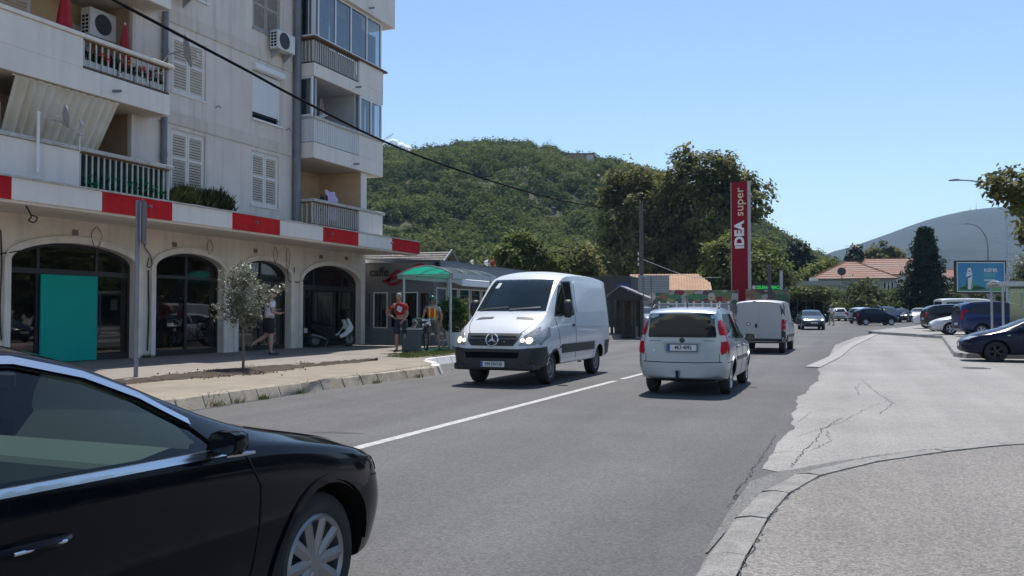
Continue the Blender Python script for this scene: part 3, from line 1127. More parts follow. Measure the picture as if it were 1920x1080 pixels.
# ---- ground floor arcade
XW = -17.3
archs = [(8.4, 12.55, 2.7, 3.15), (13.3, 16.85, 2.68, 3.15), (17.5, 20.15, 2.72, 3.15), (20.78, 23.36, 2.66, 3.14), (24.0, 27.65, 2.56, 3.17)]
def arch_pts(a, n=20):
    y0, y1, sp, tp = a
    out = []
    for i in range(n + 1):
        t = -math.cos(math.pi * i / n)
        out.append(((y0 + y1) / 2 + t * (y1 - y0) / 2, sp + (tp - sp) * (max(0, 1 - t * t)) ** 0.55))
    return out
b = nb()
zt, zb0 = 3.70, 0.15
edges = [5.0] + [v for a in archs for v in (a[0], a[1])] + [28.0]
for i in range(0, len(edges), 2):
    b.add([(XW, edges[i], zb0), (XW, edges[i + 1], zb0), (XW, edges[i + 1], zt), (XW, edges[i], zt)], [(0, 1, 2, 3)])
for a in archs:
    P = arch_pts(a)
    for p, q in zip(P, P[1:]):
        b.add([(XW, p[0], p[1]), (XW, q[0], q[1]), (XW, q[0], zt), (XW, p[0], zt)], [(0, 1, 2, 3)])
    full = [(a[0], zb0)] + P + [(a[1], zb0)]
    for p, q in zip(full, full[1:]):
        b.add([(XW, p[0], p[1]), (XW - 0.32, p[0], p[1]), (XW - 0.32, q[0], q[1]), (XW, q[0], q[1])], [(0, 1, 2, 3)][::1])
b.add([(XW, 28.0, zb0), (-27, 28.0, zb0), (-27, 28.0, zt), (XW, 28.0, zt)], [(0, 1, 2, 3)])
b.build('arcade_wall', M_arc, bld)
for a in archs[1:]:
    b = nb()
    P = arch_pts(a)
    full = [(a[0], 0.32)] + P + [(a[1], 0.32)]
    cy = (a[0] + a[1]) / 2
    def outset(p, w):
        if p[1] <= a[2] + 0.001:
            return (p[0] + (w if p[0] > cy else -w), p[1])
        t = (p[0] - cy) / ((a[1] - a[0]) / 2)
        k = Vector((t * 1.0, 0.9)).normalized() if abs(t) < 0.999 else Vector((t, 0.0))
        return (p[0] + k.x * w, p[1] + k.y * w)
    rings = []
    for p in full:
        o = outset(p, 0.17)
        rings.append([(XW + 0.002, *p), (XW + 0.05, *p), (XW + 0.05, *outset(p, 0.13)), (XW + 0.075, *outset(p, 0.135)), (XW + 0.075, *o), (XW + 0.002, *o)])
    vs = [v for r in rings for v in r]
    fs = []
    for i in range(len(rings) - 1):
        for k in range(5):
            fs.append((i * 6 + k, i * 6 + k + 1, (i + 1) * 6 + k + 1, (i + 1) * 6 + k))
    b.add(vs, fs)
    b.build('arch_moulding', M_trim, bld)

def rect_bar(b, X, y0, y1, z0, z1, d=0.06, mi=0):
    b.box(X - d, y0, z0, X, y1, z1, mi)

def shop_window(a, mull, trans, tth, label=None, skip=None):
    """Dark frame and separate panes inside one arch."""
    P = arch_pts(a, 24)
    def top(y):
        for p, q in zip(P, P[1:]):
            if p[0] <= y <= q[0]:
                return p[1] + (q[1] - p[1]) * (y - p[0]) / max(1e-6, q[0] - p[0])
        return a[2]
    Xf = XW - 0.20
    b = nb()
    w = 0.07
    # outer rim
    full = [(a[0], 0.33)] + P + [(a[1], 0.33)]
    cy, hw = (a[0] + a[1]) / 2, (a[1] - a[0]) / 2
    inn = [(cy + (p[0] - cy) * (hw - w) / hw, (p[1] - w) if p[1] > 1 else p[1]) for p in full]
    for i in range(len(full) - 1):
        p, q, r2, s2 = full[i], full[i + 1], inn[i + 1], inn[i]
        b.add([(Xf, *p), (Xf, *q), (Xf, *r2), (Xf, *s2)], [(0, 1, 2, 3)])
        b.add([(Xf, *s2), (Xf, *r2), (Xf - 0.06, *r2), (Xf - 0.06, *s2)], [(0, 1, 2, 3)])
    rect_bar(b, Xf, a[0] + w, a[1] - w, 0.30, 0.46)
    rect_bar(b, Xf + 0.004, a[0] + w, a[1] - w, trans - tth / 2, trans + tth / 2, 0.064)
    for m in mull:
        rect_bar(b, Xf + 0.002, m - 0.045, m + 0.045, 0.46, trans - tth / 2, 0.062)
        rect_bar(b, Xf + 0.002, m - 0.035, m + 0.035, trans + tth / 2, top(m) - 0.02, 0.062)
    wnd = b.build('shop_window', M_frame, bld, label=label)
    cols = [a[0] + w] + list(mull) + [a[1] - w]
    Xg = Xf - 0.03
    for ya, yb in zip(cols, cols[1:]):
        g = nb()
        g.add([(Xg, ya, 0.46), (Xg, yb, 0.46), (Xg, yb, trans), (Xg, ya, trans)], [(0, 1, 2, 3)])
        g.build('pane', G_shop, wnd)
        g = nb()
        N2 = 8
        up = [(ya + (yb - ya) * i / N2) for i in range(N2 + 1)]
        g.add([(Xg, y, trans) for y in up] + [(Xg, y, top(y) - 0.03) for y in up], [(i, i + 1, N2 + 2 + i, N2 + 1 + i) for i in range(N2)])
        g.build('pane', G_shop, wnd)
    return wnd
shop_window(archs[0], [10.4], 2.44, 0.1)
shop_window(archs[1], [14.16, 15.80], 2.46, 0.12)
shop_window(archs[2], [18.86], 2.48, 0.09)
shop_window(archs[3], [22.1], 2.44, 0.12)
shop_window(archs[4], [24.95, 26.75], 2.36, 0.17)
# interior behind the glass: floor, back wall, a few dim blinds and counters
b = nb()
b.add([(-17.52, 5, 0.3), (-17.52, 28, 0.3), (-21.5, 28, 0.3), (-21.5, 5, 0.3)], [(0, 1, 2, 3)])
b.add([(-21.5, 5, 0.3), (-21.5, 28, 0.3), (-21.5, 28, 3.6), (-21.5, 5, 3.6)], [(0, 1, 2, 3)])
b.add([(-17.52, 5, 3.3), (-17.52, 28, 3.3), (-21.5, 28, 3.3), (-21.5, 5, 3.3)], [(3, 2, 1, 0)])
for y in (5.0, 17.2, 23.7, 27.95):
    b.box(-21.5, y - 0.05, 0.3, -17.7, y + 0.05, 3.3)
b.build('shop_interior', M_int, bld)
b = nb()
for y0, y1 in ((24.1, 24.9), (25.0, 26.7), (26.8, 27.6)):
    n = int((y1 - y0) / 0.16)
    for i in range(n):
        b.box(-17.72, y0 + i * 0.16, 0.5, -17.70 + 0.02 * (i % 2), y0 + i * 0.16 + 0.15, 2.26)
b.build('vertical_blind', mat('dim_blind', (0.16, 0.15, 0.13), 0.9, var=0.1), bld)
b = nb()
b.box(-17.6, 21.0, 0.46, -17.58, 22.05, 2.38)
b.box(-17.6, 22.2, 0.46, -17.58, 23.2, 2.38)
b.build('window_backing', mat('grey_brown_sheet', (0.105, 0.098, 0.088), 0.8, var=0.15), bld)
b = nb()
b.box(-17.47, 14.19, 0.335, -17.425, 15.77, 2.39)
b.build('turquoise_board', M_turq, bld, bevel=0.006, label='flat turquoise board covering the doorway of the widest arch')
t = thing('red_crate', 'red plastic crate behind the leftmost shop window', 'crate', (-18.0, 13.75, 0.46))
b = MB()
b.box(-0.25, -0.35, 0, 0.25, 0.35, 0.03)
for s in (-1, 1):
    b.box(-0.25, s * 0.35 - 0.015, 0, 0.25, s * 0.35 + 0.015, 0.35)
    b.box(s * 0.25 - 0.015, -0.33, 0, s * 0.25 + 0.015, 0.33, 0.35)
b.build('crate_shell', mat('red_plastic', (0.5, 0.03, 0.02), 0.4), t)

# ---- canopy slab with alternating red and white fascia panels
b = nb()
b.box(XW - 0.2, 5, 3.70, -15.06, 28.02, 4.06)
b.box(-15.5, 5, 3.62, -15.06, 28.0, 3.70)
b.build('canopy_slab', M_sof, bld)
fy = [5.0, 7.5, 9.5, 11.54, 13.66, 15.69, 17.79, 19.77, 21.86, 23.85, 26.02, 28.06]
for i in range(len(fy) - 1):
    red = i % 2 == 0
    b = nb()
    b.box(-15.055, fy[i] + 0.002, 3.675, -15.0, fy[i + 1] - 0.002, 4.10)
    b.build('fascia_panel', M_fred if red else M_fwh, bld)
cr2 = random.Random(2)
y = 5.0
while y < 28.0:
    L = cr2.uniform(0.35, 0.6)
    b = nb()
    dz = cr2.uniform(-0.006, 0.008)
    b.box(-15.42, y + 0.006, 4.101, -14.965 + cr2.uniform(-0.012, 0.012), min(y + L, 28.1) - 0.006, 4.135 + dz)
    b.build('coping_tile', M_cop, bld)
    y += L
b = nb()
b.box(-17.3, 5, 4.07, -15.43, 28.0, 4.11)
b.build('canopy_roof', mat('canopy_gravel', (0.3, 0.29, 0.27), .95, var=.2, vscale=4), bld)
for y in (14.95, 18.7, 22.25, 25.95):
    b = nb()
    b.tube([(-15.2, y, 3.93), (-14.9, y, 3.92)], 0.028, 8)
    b.build('drain_spout', M_pipe, bld)
# loose cables on the arcade wall
def cable(pts, r=0.008, name='loose_cable'):
    b = nb()
    b.tube(smooth_pl3(pts), r, 5)
    b.build(name, M_black, bld)
def smooth_pl3(pl, n=6):
    out = []
    P = [Vector(p) for p in pl]
    for i in range(len(P) - 1):
        p0, p1, p2, p3 = P[max(i - 1, 0)], P[i], P[i + 1], P[min(i + 2, len(P) - 1)]
        for k in range(n):
            t = k / n
            out.append(0.5 * ((2 * p1) + (-p0 + p2) * t + (2 * p0 - 5 * p1 + 4 * p2 - p3) * t * t + (-p0 + 3 * p1 - 3 * p2 + p3) * t ** 3))
    return out + [P[-1]]
xw = XW + 0.02
for y, d, h in ((15.55, 0.16, 0.55), (19.5, 0.12, 0.42), (22.5, 0.12, 0.5), (23.15, 0.1, 0.75)):
    cable([(xw + .02, y, 3.60), (xw + 0.05, y - d, 3.40), (xw + 0.04, y - 0.02, 3.6 - h), (xw + .05, y + d, 3.38), (xw + .02, y + 0.03, 3.60)])
cable([(xw, 17.05, 3.45), (xw + .03, 17.1, 3.2), (xw + .03, 17.28, 3.0), (xw + .03, 17.34, 2.75), (xw + .02, 17.2, 2.7), (xw + .03, 17.24, 2.95)], 0.014)
cable([(-15.3, 12.05, 3.66), (-15.25, 12.1, 3.55), (-15.24, 12.16, 3.42), (-15.2, 12.08, 3.33), (-15.2, 12.2, 3.30), (-15.2, 12.26, 3.40), (-15.2, 12.14, 3.44)], 0.016)
cable([(xw, 13.05, 3.3), (xw + .01, 13.08, 2.6), (xw + .01, 13.06, 1.6), (xw + .01, 13.1, .9)], 0.016)
cable([(xw, 17.25, 2.62), (xw + .01, 17.27, 1.5), (xw + .01, 17.24, .5)], 0.02)
cable([(xw, 12.7, 2.72), (xw + .03, 13.3, 2.83), (xw + .08, 14.0, 2.98)], 0.014)
cable([(xw, 23.55, 3.0), (xw + .02, 23.56, 2.55), (xw + .02, 23.9, 2.54), (xw + .1, 24.2, 2.72)], 0.016)
cable([(xw, 23.2, 3.0), (xw + .02, 23.22, 2.56), (xw + .02, 23.55, 2.52)], 0.012)
for y, z in ((14.9, 3.35), (18.1, 3.3), (21.5, 3.36), (25.0, 3.38), (26.6, 3.42)):
    b = nb()
    b.box(XW - .01, y, z, XW + .06, y + .12, z + .12)
    b.build('junction_box', mat('old_box', (0.2, 0.18, 0.16), .8), bld)

# ---- upper walls
XF = -15.9
b = nb()
win = [(16.55, 17.78, 4.58, 6.14), (19.63, 20.88, 4.58, 6.13), (16.55, 17.78, 7.08, 8.55), (19.65, 20.93, 7.05, 8.66), (19.63, 20.88, 9.66, 11.2), (16.55, 17.78, 9.7, 11.2)]
holed_wall(b, XF, 16.1, 21.7, 4.1, 14.0, win, 0.14)
b.box(-17.1, 15.3, 4.1, XF, 16.1, 14.0)
b.box(-28, 5, 4.1, -17.1, 25.2, 14.0)
b.add([(XF, 21.7, 4.1), (-17.1, 21.7, 4.1), (-17.1, 21.7, 14), (XF, 21.7, 14)], [(0, 1, 2, 3)])
b.build('facade_wall', M_fac, bld)
for z0, z1 in ((6.24, 6.56), (8.80, 9.12), (11.36, 11.68)):
    b = nb()
    b.box(XF - 0.05, 16.1, z0, XF + 0.035, 21.46, z1)
    b.build('facade_band', M_fac2, bld, bevel=0.012)
for (y, r, x) in ((16.24, 0.075, XF + 0.09), (21.58, 0.115, XF + 0.125)):
    b = nb()
    b.tube([(x, y, 4.12), (x, y, 14)], r, 12)
    for z in (5.4, 6.9, 8.0, 9.5, 10.7):
        b.lathe([(r, z - 0.05), (r + 0.012, z - 0.05), (r + 0.012, z + 0.05), (r, z + 0.05)], 12, 'z', (x, y, 0))
    b.build('drain_pipe', M_pipe, bld)

slat_me = {}
def slat_mesh(w, m):
    k = (round(w, 2), m.name)
    if k not in slat_me:
        b = MB()
        b.prism([(0.018, 0.022), (0.026, 0.018), (-0.012, -0.024), (-0.02, -0.02)], 'y', -w / 2, w / 2)
        me = bpy.data.meshes.new('slat')
        me.from_pydata(b.v, [], b.f)
        me.materials.append(m)
        slat_me[k] = me
    return slat_me[k]

def shutters(y0, y1, z0, z1, X, m=None, rail=0.45, name='shuttered_window', back=True, inset=0.02, pitch=0.066):
    """Two louvred leaves; every slat is a piece of its own."""
    m = m or M_shut
    b = nb()
    b.box(X - 0.06, y0, z0, X - 0.015, y0 + 0.045, z1)
    b.box(X - 0.06, y1 - 0.045, z0, X - 0.015, y1, z1)
    b.box(X - 0.06, y0 + .045, z1 - 0.05, X - 0.015, y1 - .045, z1)
    b.box(X - 0.12, y0 - 0.03, z0 - 0.05, X + 0.06, y1 + 0.05, z0)
    w = b.build(name, [m], bld)
    if back:
        g = nb()
        g.add([(X - 0.11, y0, z0), (X - 0.11, y1, z0), (X - 0.11, y1, z1), (X - 0.11, y0, z1)], [(0, 1, 2, 3)])
        g.build('window_back', mat('dark_behind_shutter', (0.05, 0.05, 0.05), .8), w)
    mid = (y0 + y1) / 2
    for a, c in ((y0 + 0.048, mid - 0.006), (mid + 0.006, y1 - 0.048)):
        f = nb()
        st = 0.06
        za, zc = z0 + 0.01, z1 - 0.055
        zr = za + (zc - za) * (1 - rail)
        f.box(X - 0.05, a, za, X - 0.005, a + st, zc)
        f.box(X - 0.05, c - st, za, X - 0.005, c, zc)
        f.box(X - 0.049, a + st, za, X - 0.006, c - st, za + 0.09)
        f.box(X - 0.049, a + st, zc - 0.08, X - 0.006, c - st, zc)
        f.box(X - 0.049, a + st, zr - 0.035, X - 0.006, c - st, zr + 0.035)
        f.build('shutter_frame', m, w)
        for (s0, s1) in ((za + 0.09, zr - 0.035), (zr + 0.035, zc - 0.08)):
            k = max(1, int((s1 - s0) / pitch))
            for i in range(k):
                z = s0 + (i + 0.5) * (s1 - s0) / k
                o = link('slat', slat_mesh(c - a - 2 * st, m), w)
                o.location = BM @ Vector((X - 0.028, (a + c) / 2, z))
    return w
shutters(*win[0], XF - 0.03)
shutters(*win[1], XF - 0.03)
shutters(*win[2], XF - 0.03)
shutters(*win[4], XF - 0.03, m=M_shutold, rail=0.5)
# roller blind window
y0, y1, z0, z1 = win[3]
b = nb()
b.box(XF - 0.10, y0, z0, XF - 0.04, y0 + 0.05, z1)
b.box(XF - 0.10, y1 - 0.05, z0, XF - 0.04, y1, z1)
b.box(XF - 0.13, y0 - 0.04, z0 - 0.05, XF + 0.07, y1 + 0.05, z0)
rw = b.build('roller_blind_window', M_pvc, bld)
b = nb()
b.prism([(XF - 0.02, 8.66), (XF + 0.13, 8.64), (XF + 0.155, 8.58), (XF + 0.155, 8.50), (XF + 0.13, 8.45), (XF - 0.02, 8.44)], 'y', y0 - 0.03, y1 + 0.03)
b.build('roller_box', M_pvc, rw, bevel=0.008)
n = 26
for i in range(n):
    z = 7.26 + i * (8.44 - 7.26) / n
    b = nb()
    b.box(XF - 0.075, y0 + 0.05, z + 0.003, XF - 0.06, y1 - 0.05, z + (8.44 - 7.26) / n - 0.002)
    b.build('slat', M_pvc, rw)
b = nb()
b.add([(XF - 0.12, y0, z0), (XF - 0.12, y1, z0), (XF - 0.12, y1, 7.3), (XF - 0.12, y0, 7.3)], [(0, 1, 2, 3)])
b.build('dark_gap', M_dark, rw)
b = nb()
for i in range(9):
    b.box(XF - 0.05, y0 + 0.12 + i * 0.125, 7.06, XF - 0.035, y0 + 0.135 + i * 0.125, 7.2)
b.box(XF - 0.05, y0 + 0.05, 7.19, XF - 0.03, y1 - 0.05, 7.215)
b.build('low_rail', M_black, rw)
# small top-left window, glass and frame
y0, y1, z0, z1 = win[5]
b = nb()
for (a, c) in ((y0, y0 + .06), (y1 - .06, y1), ((y0 + y1) / 2 - .04, (y0 + y1) / 2 + .04)):
    b.box(XF - 0.1, a, z0 + .06, XF - 0.04, c, z1)
b.box(XF - 0.1, y0, z0, XF - 0.04, y1, z0 + .06)
b.box(XF - 0.13, y0 - 0.03, z0 - 0.05, XF + 0.06, y1 + 0.05, z0)
w = b.build('window', M_pvc, bld)
b = nb()
b.add([(XF - 0.07, y0, z0), (XF - 0.07, y1, z0), (XF - 0.07, y1, z1), (XF - 0.07, y0, z1)], [(0, 1, 2, 3)])
b.build('pane', G_win, w)
for (y, z) in ((18.15, 7.0), (21.2, 7.0), (18.15, 4.5)):
    b = nb()
    b.tube([(XF, y, z), (XF + .1, y + .02, z + .05), (XF + .1, y + .1, z)], 0.012, 5)
    b.build('shutter_hook', M_black, bld)

# ---- railing helper: rail part with one baluster object per bar
bal_me = {}
def railing(x0, y0, x1, y1, z0, z1, step, m=M_bal, name='railing', w=0.03, rails=(True, True)):
    b = nb()
    dx, dy = x1 - x0, y1 - y0
    L = math.hypot(dx, dy)
    def bar(z, h, ww):
        if abs(dx) < 1e-6:
            b.box(x0 - ww, y0, z, x0 + ww, y1, z + h)
        else:
            b.box(x0, y0 - ww, z, x1, y0 + ww, z + h)
    bar(z0, 0.04, 0.02)
    bar(z1 - 0.035, 0.035, 0.02)
    r = b.build(name, M_rust, bld)
    h = z1 - z0 - 0.075
    key = (round(h, 3), m.name, w)
    if key not in bal_me:
        q = MB()
        q.box(-w / 2, -w / 2, 0, w / 2, w / 2, h)
        me = bpy.data.meshes.new('baluster')
        me.from_pydata(q.v, [], q.f)
        me.materials.append(m)
        bal_me[key] = me
    n = max(1, int(L / step))
    for i in range(n + 1):
        t = (i + 0.02) / (n + 0.04)
        o = link('baluster', bal_me[key], r)
        o.location = BM @ Vector((x0 + dx * t, y0 + dy * t, z0 + 0.04))
    return r

def coping(y0, y1, z, X=-15.25, th=0.085, side=None, m=M_cop):
    b = nb()
    b.box(X - 0.2, y0, z - th, X + 0.05, y1, z)
    if side is not None:
        b.box(XF - 0.05, side - 0.05, z - th, X - 0.2, side + 0.15, z)
    b.build('coping', m, bld, bevel=0.012)

XB = -15.25
# ---- left bay
b = nb()
b.box(XB - 0.12, 5, 4.13, XB, 13.3, 4.93)                       # first floor parapet
b.box(XB - 0.12, 5, 6.72, XB, 13.35, 7.37)                      # second floor, upper solid part
b.box(-17.1, 5, 6.22, XB, 15.85, 6.72)                          # second floor slab
b.box(-17.1, 5, 8.80, XB, 15.85, 10.0)                          # third floor
b.build('balcony_parapet', M_par, bld, bevel=0.01)
coping(5, 15.95, 5.02, side=15.85)
coping(5, 15.95, 7.46, side=15.85, m=M_par)
railing(XB - 0.06, 13.35, XB - 0.06, 15.88, 4.16, 4.93, 0.155)
railing(XF, 15.86, XB - 0.08, 15.86, 4.16, 4.93, 0.16)
railing(XB - 0.06, 13.40, XB - 0.06, 15.84, 6.75, 7.37, 0.155)
railing(XF, 15.82, XB - 0.08, 15.82, 6.75, 7.37, 0.16)
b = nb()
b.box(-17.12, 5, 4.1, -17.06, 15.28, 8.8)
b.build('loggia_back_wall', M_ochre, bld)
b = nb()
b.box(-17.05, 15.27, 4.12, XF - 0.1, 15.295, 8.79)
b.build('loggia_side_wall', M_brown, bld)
b = nb()
b.add([(-17.05, 5, 6.215), (-17.05, 15.27, 6.215), (XB - 0.02, 15.8, 6.215), (XB - 0.02, 5, 6.215)], [(3, 2, 1, 0)])
b.add([(-17.05, 5, 8.795), (-17.05, 15.27, 8.795), (XB - 0.02, 15.8, 8.795), (XB - 0.02, 5, 8.795)], [(3, 2, 1, 0)])
b.build('loggia_ceiling', mat('loggia_ceiling_paint', (0.50, 0.43, 0.34), .9, var=.08), bld)
b = nb()
b.tube([(XB - 0.05, 14.15, 6.42), (XB + 0.22, 14.15, 6.40)], 0.035, 8)
b.build('drain_spout', M_pipe, bld)
shutters(14.0, 14.75, 4.2, 5.85, -17.03, m=mat('brown_shutter', (0.25, 0.2, 0.15), .7), back=False, name='loggia_shutter')
shutters(11.7, 13.5, 6.8, 8.5, -17.03, back=False, name='loggia_shutter', pitch=0.08)
b = nb()
b.box(-17.05, 14.55, 6.74, -17.02, 15.1, 8.3)
b.build('balcony_door', M_pvc, bld)
b = nb()
b.box(-17.02, 14.72, 7.5, -17.01, 14.95, 8.15)
b.build('door_pane', M_glass_dark, bld)

# ---- right bay
Y0, Y1 = 21.7, 25.8
b = nb()
b.box(XB - 0.12, 24.3, 4.13, XB, Y1, 4.88)
b.box(-17.1, Y0, 6.22, XB, Y1, 6.70)
b.box(XB - 0.12, 24.26, 6.70, XB, Y1, 7.42)
b.box(-17.1, Y0, 8.74, XB, Y1, 9.14)
b.box(XB - 0.12, 24.26, 9.14, XB, Y1, 9.90)
b.box(-17.1, Y1 - 0.12, 6.70, XB - 0.12, Y1, 7.42)
b.box(-17.1, Y1 - 0.12, 9.14, XB - 0.12, Y1, 9.90)
b.box(-17.1, Y0, 11.58, -15.1, 26.35, 13.2)
b.build('balcony_parapet', M_par, bld, bevel=0.01)
coping(Y0, 25.9, 4.97, side=Y0 + 0.05)
coping(Y0, 25.86, 7.50, side=Y0 + 0.05)
b = nb()
b.box(XB - 0.2, Y0 - 0.03, 9.90, XB + 0.06, 26.0, 9.96)
b.box(XF - .05, Y0 - 0.03, 9.90, XB - 0.2, Y0 + .15, 9.96)
b.build('rusty_sill', M_rust, bld)
railing(XB - 0.06, 21.75, XB - 0.06, 24.27, 4.18, 4.885, 0.118)
railing(XF + .03, 21.75, XB - 0.08, 21.75, 4.18, 4.885, 0.15)
railing(XB - 0.06, 21.75, XB - 0.06, 24.24, 9.16, 9.88, 0.118)
railing(XF + .03, 21.75, XB - 0.08, 21.75, 9.16, 9.88, 0.118)
# sheets behind the second and third floor railings
def ribbed(x0, y0, x1, y1, z0, z1, m, name='ribbed_panel', step=0.115):
    b = nb()
    L = math.hypot(x1 - x0, y1 - y0)
    n = int(L / step)
    prof = []
    for i in range(n):
        for t, d in ((0.0, 0.0), (0.62, 0.0), (0.72, -0.025), (0.9, -0.025)):
            prof.append(((i + t) / n, d))
    prof.append((1.0, 0.0))
    vs = []
    nx, ny = (y1 - y0) / L, -(x1 - x0) / L
    for t, d in prof:
        x, y = x0 + (x1 - x0) * t + nx * d, y0 + (y1 - y0) * t + ny * d
        vs += [(x, y, z0), (x, y, z1)]
    b.add(vs, [(2 * i, 2 * i + 2, 2 * i + 3, 2 * i + 1) for i in range(len(prof) - 1)])
    return b.build(name, m, bld)
M_rib = mat('white_ribbed_sheet', (0.60, 0.60, 0.60), 0.6, streak=.3, grime=(.36, .3, .25))
ribbed(XB - 0.01, 21.71, XB - 0.01, 24.26, 6.72, 7.42, M_rib)
ribbed(XF + 0.02, 21.705, XB - 0.01, 21.705, 6.72, 7.42, M_rib)
b = nb()
b.box(XB - 0.13, 22.0, 9.22, XB - 0.1, 23.05, 9.82)
b.box(XB - 0.13, 23.1, 9.22, XB - 0.1, 24.1, 9.82)
b.build('mesh_screen', mat('grey_mesh_screen', (0.17, 0.16, 0.17), .8, var=.2, vscale=20), bld)
b = nb()
for y in (21.98, 23.04, 24.06):
    b.box(XB - 0.10, y, 9.20, XB - 0.085, y + 0.07, 9.84)
b.build('screen_frame', M_pvc, bld)
# third floor glazing
def glazing(x0, y0, x1, y1, z0, z1, cuts, name='glazed_screen', fw=0.06, curtain=True, g=None):
    b = nb()
    L = math.hypot(x1 - x0, y1 - y0)
    ux, uy = (x1 - x0) / L, (y1 - y0) / L
    nx, ny = uy, -ux
    def bar(s0, s1, za, zb):
        P = []
        for d in (0.03, -0.03):
            for s in (s0, s1):
                P.append((x0 + ux * s + nx * d, y0 + uy * s + ny * d))
        v = [(P[0][0], P[0][1], za), (P[1][0], P[1][1], za), (P[3][0], P[3][1], za), (P[2][0], P[2][1], za)]
        v += [(p[0], p[1], zb) for p in v]
        b.add(v, [(3, 2, 1, 0), (4, 5, 6, 7), (0, 1, 5, 4), (1, 2, 6, 5), (2, 3, 7, 6), (3, 0, 4, 7)])
    S = [c * L for c in cuts]
    for s in S:
        bar(max(0, s - fw / 2), min(L, s + fw / 2), z0, z1)
    bar(fw / 2, L - fw / 2, z0, z0 + fw) if False else None
    for a, c in zip(S, S[1:]):
        bar(a + fw / 2, c - fw / 2, z0, z0 + fw)
        bar(a + fw / 2, c - fw / 2, z1 - fw, z1)
    w = b.build(name, M_pvc, bld)
    for i, (a, c) in enumerate(zip(S, S[1:])):
        q = nb()
        P = [(x0 + ux * a, y0 + uy * a), (x0 + ux * c, y0 + uy * c)]
        q.add([(*P[0], z0), (*P[1], z0), (*P[1], z1), (*P[0], z1)], [(0, 1, 2, 3)])
        q.build('pane', g or G_win, w)
        if curtain:
            q = nb()
            K = 14
            vs = []
            for k in range(K + 1):
                s = a + (c - a) * k / K
                d = -0.22 + 0.03 * math.sin(k * 2.1 + i)
                vs += [(x0 + ux * s + nx * d, y0 + uy * s + ny * d, z0), (x0 + ux * s + nx * d, y0 + uy * s + ny * d, z1 - (0.05 + 0.4 * ((i + 1) % 2) if curtain == 2 else 0.02))]
            q.add(vs, [(2 * k, 2 * k + 2, 2 * k + 3, 2 * k + 1) for k in range(K)], 0, True)
            q.build('curtain', M_curt, w)
    return w
glazing(XB - 0.03, 21.72, XB - 0.03, 25.7, 9.965, 11.57, [0.0, 0.02, 0.26, 0.5, 0.53, 0.78, 0.985, 1.0][0:1] + [0.05, 0.285, 0.51, 0.755, 0.985], curtain=2)
glazing(XF + 0.03, 21.735, XB - 0.07, 21.735, 9.965, 11.57, [0.03, 0.97])
glazing(XF + 0.03, 21.735, XB - 0.07, 21.735, 7.505, 8.73, [0.05, 0.95])
glazing(XB - 0.03, 24.3, XB - 0.03, 25.72, 7.505, 8.73, [0.03, 0.5, 0.97])
b = nb()
b.box(-17.12, 21.7, 4.11, -17.06, 24.6, 6.22)
b.box(-17.06, 24.6, 4.11, -15.40, 24.64, 6.219)
b.build('loggia_back_wall', M_ochre, bld)
b = nb()
b.box(-17.1, 24.645, 4.12, -15.38, 24.9, 6.22)
b.box(-15.398, 24.58, 4.12, -15.36, 24.92, 6.215)
b.build('loggia_end_wall', M_par, bld)
b = nb()
b.box(-17.12, 21.72, 6.71, -17.08, 25.7, 8.74)
b.box(-17.05, 24.2, 6.71, -15.4, 24.27, 8.735)
b.add([(-17.05, 21.72, 8.735), (-17.05, 25.7, 8.735), (XB - 0.05, 25.7, 8.735), (XB - 0.05, 21.72, 8.735)], [(3, 2, 1, 0)])
b.build('loggia_grey_wall', mat('grey_loggia_paint', (0.44, 0.44, 0.45), .9, var=.08), bld)
b = nb()
b.add([(-17.05, 21.72, 6.217), (-17.05, 24.6, 6.217), (XB - 0.05, 25.7, 6.217), (XB - 0.05, 21.72, 6.217)], [(3, 2, 1, 0)])
b.build('loggia_ceiling', mat('loggia_ceiling_paint'), bld)
# balcony door, first floor right
b = nb()
for a, c in ((22.05, 22.13), (22.42, 22.54), (22.9, 22.98)):
    b.box(-17.06, a, 4.2, -17.0, c, 6.0)
b.box(-17.06, 22.13, 5.9, -17.0, 22.9, 6.0)
b.box(-17.06, 22.13, 4.2, -17.0, 22.9, 4.5)
dr = b.build('balcony_door', M_pvc, bld)
b = nb()
b.add([(-17.03, 22.1, 4.2), (-17.03, 22.95, 4.2), (-17.03, 22.95, 5.95), (-17.03, 22.1, 5.95)], [(0, 1, 2, 3)])
b.build('pane', G_win, dr)
b = nb()
b.box(-17.058, 22.95, 4.15, -16.99, 23.05, 6.05)
b.build('door_surround', M_brown, dr)
for (y, z, X) in ((23.95, 6.38, XB), (24.05, 8.95, XB), (24.6, 11.75, -15.1)):
    b = nb()
    b.tube([(X - 0.05, y, z), (X + 0.2, y, z - .01)], 0.03, 8)
    b.build('drain_spout', M_pipe, bld)

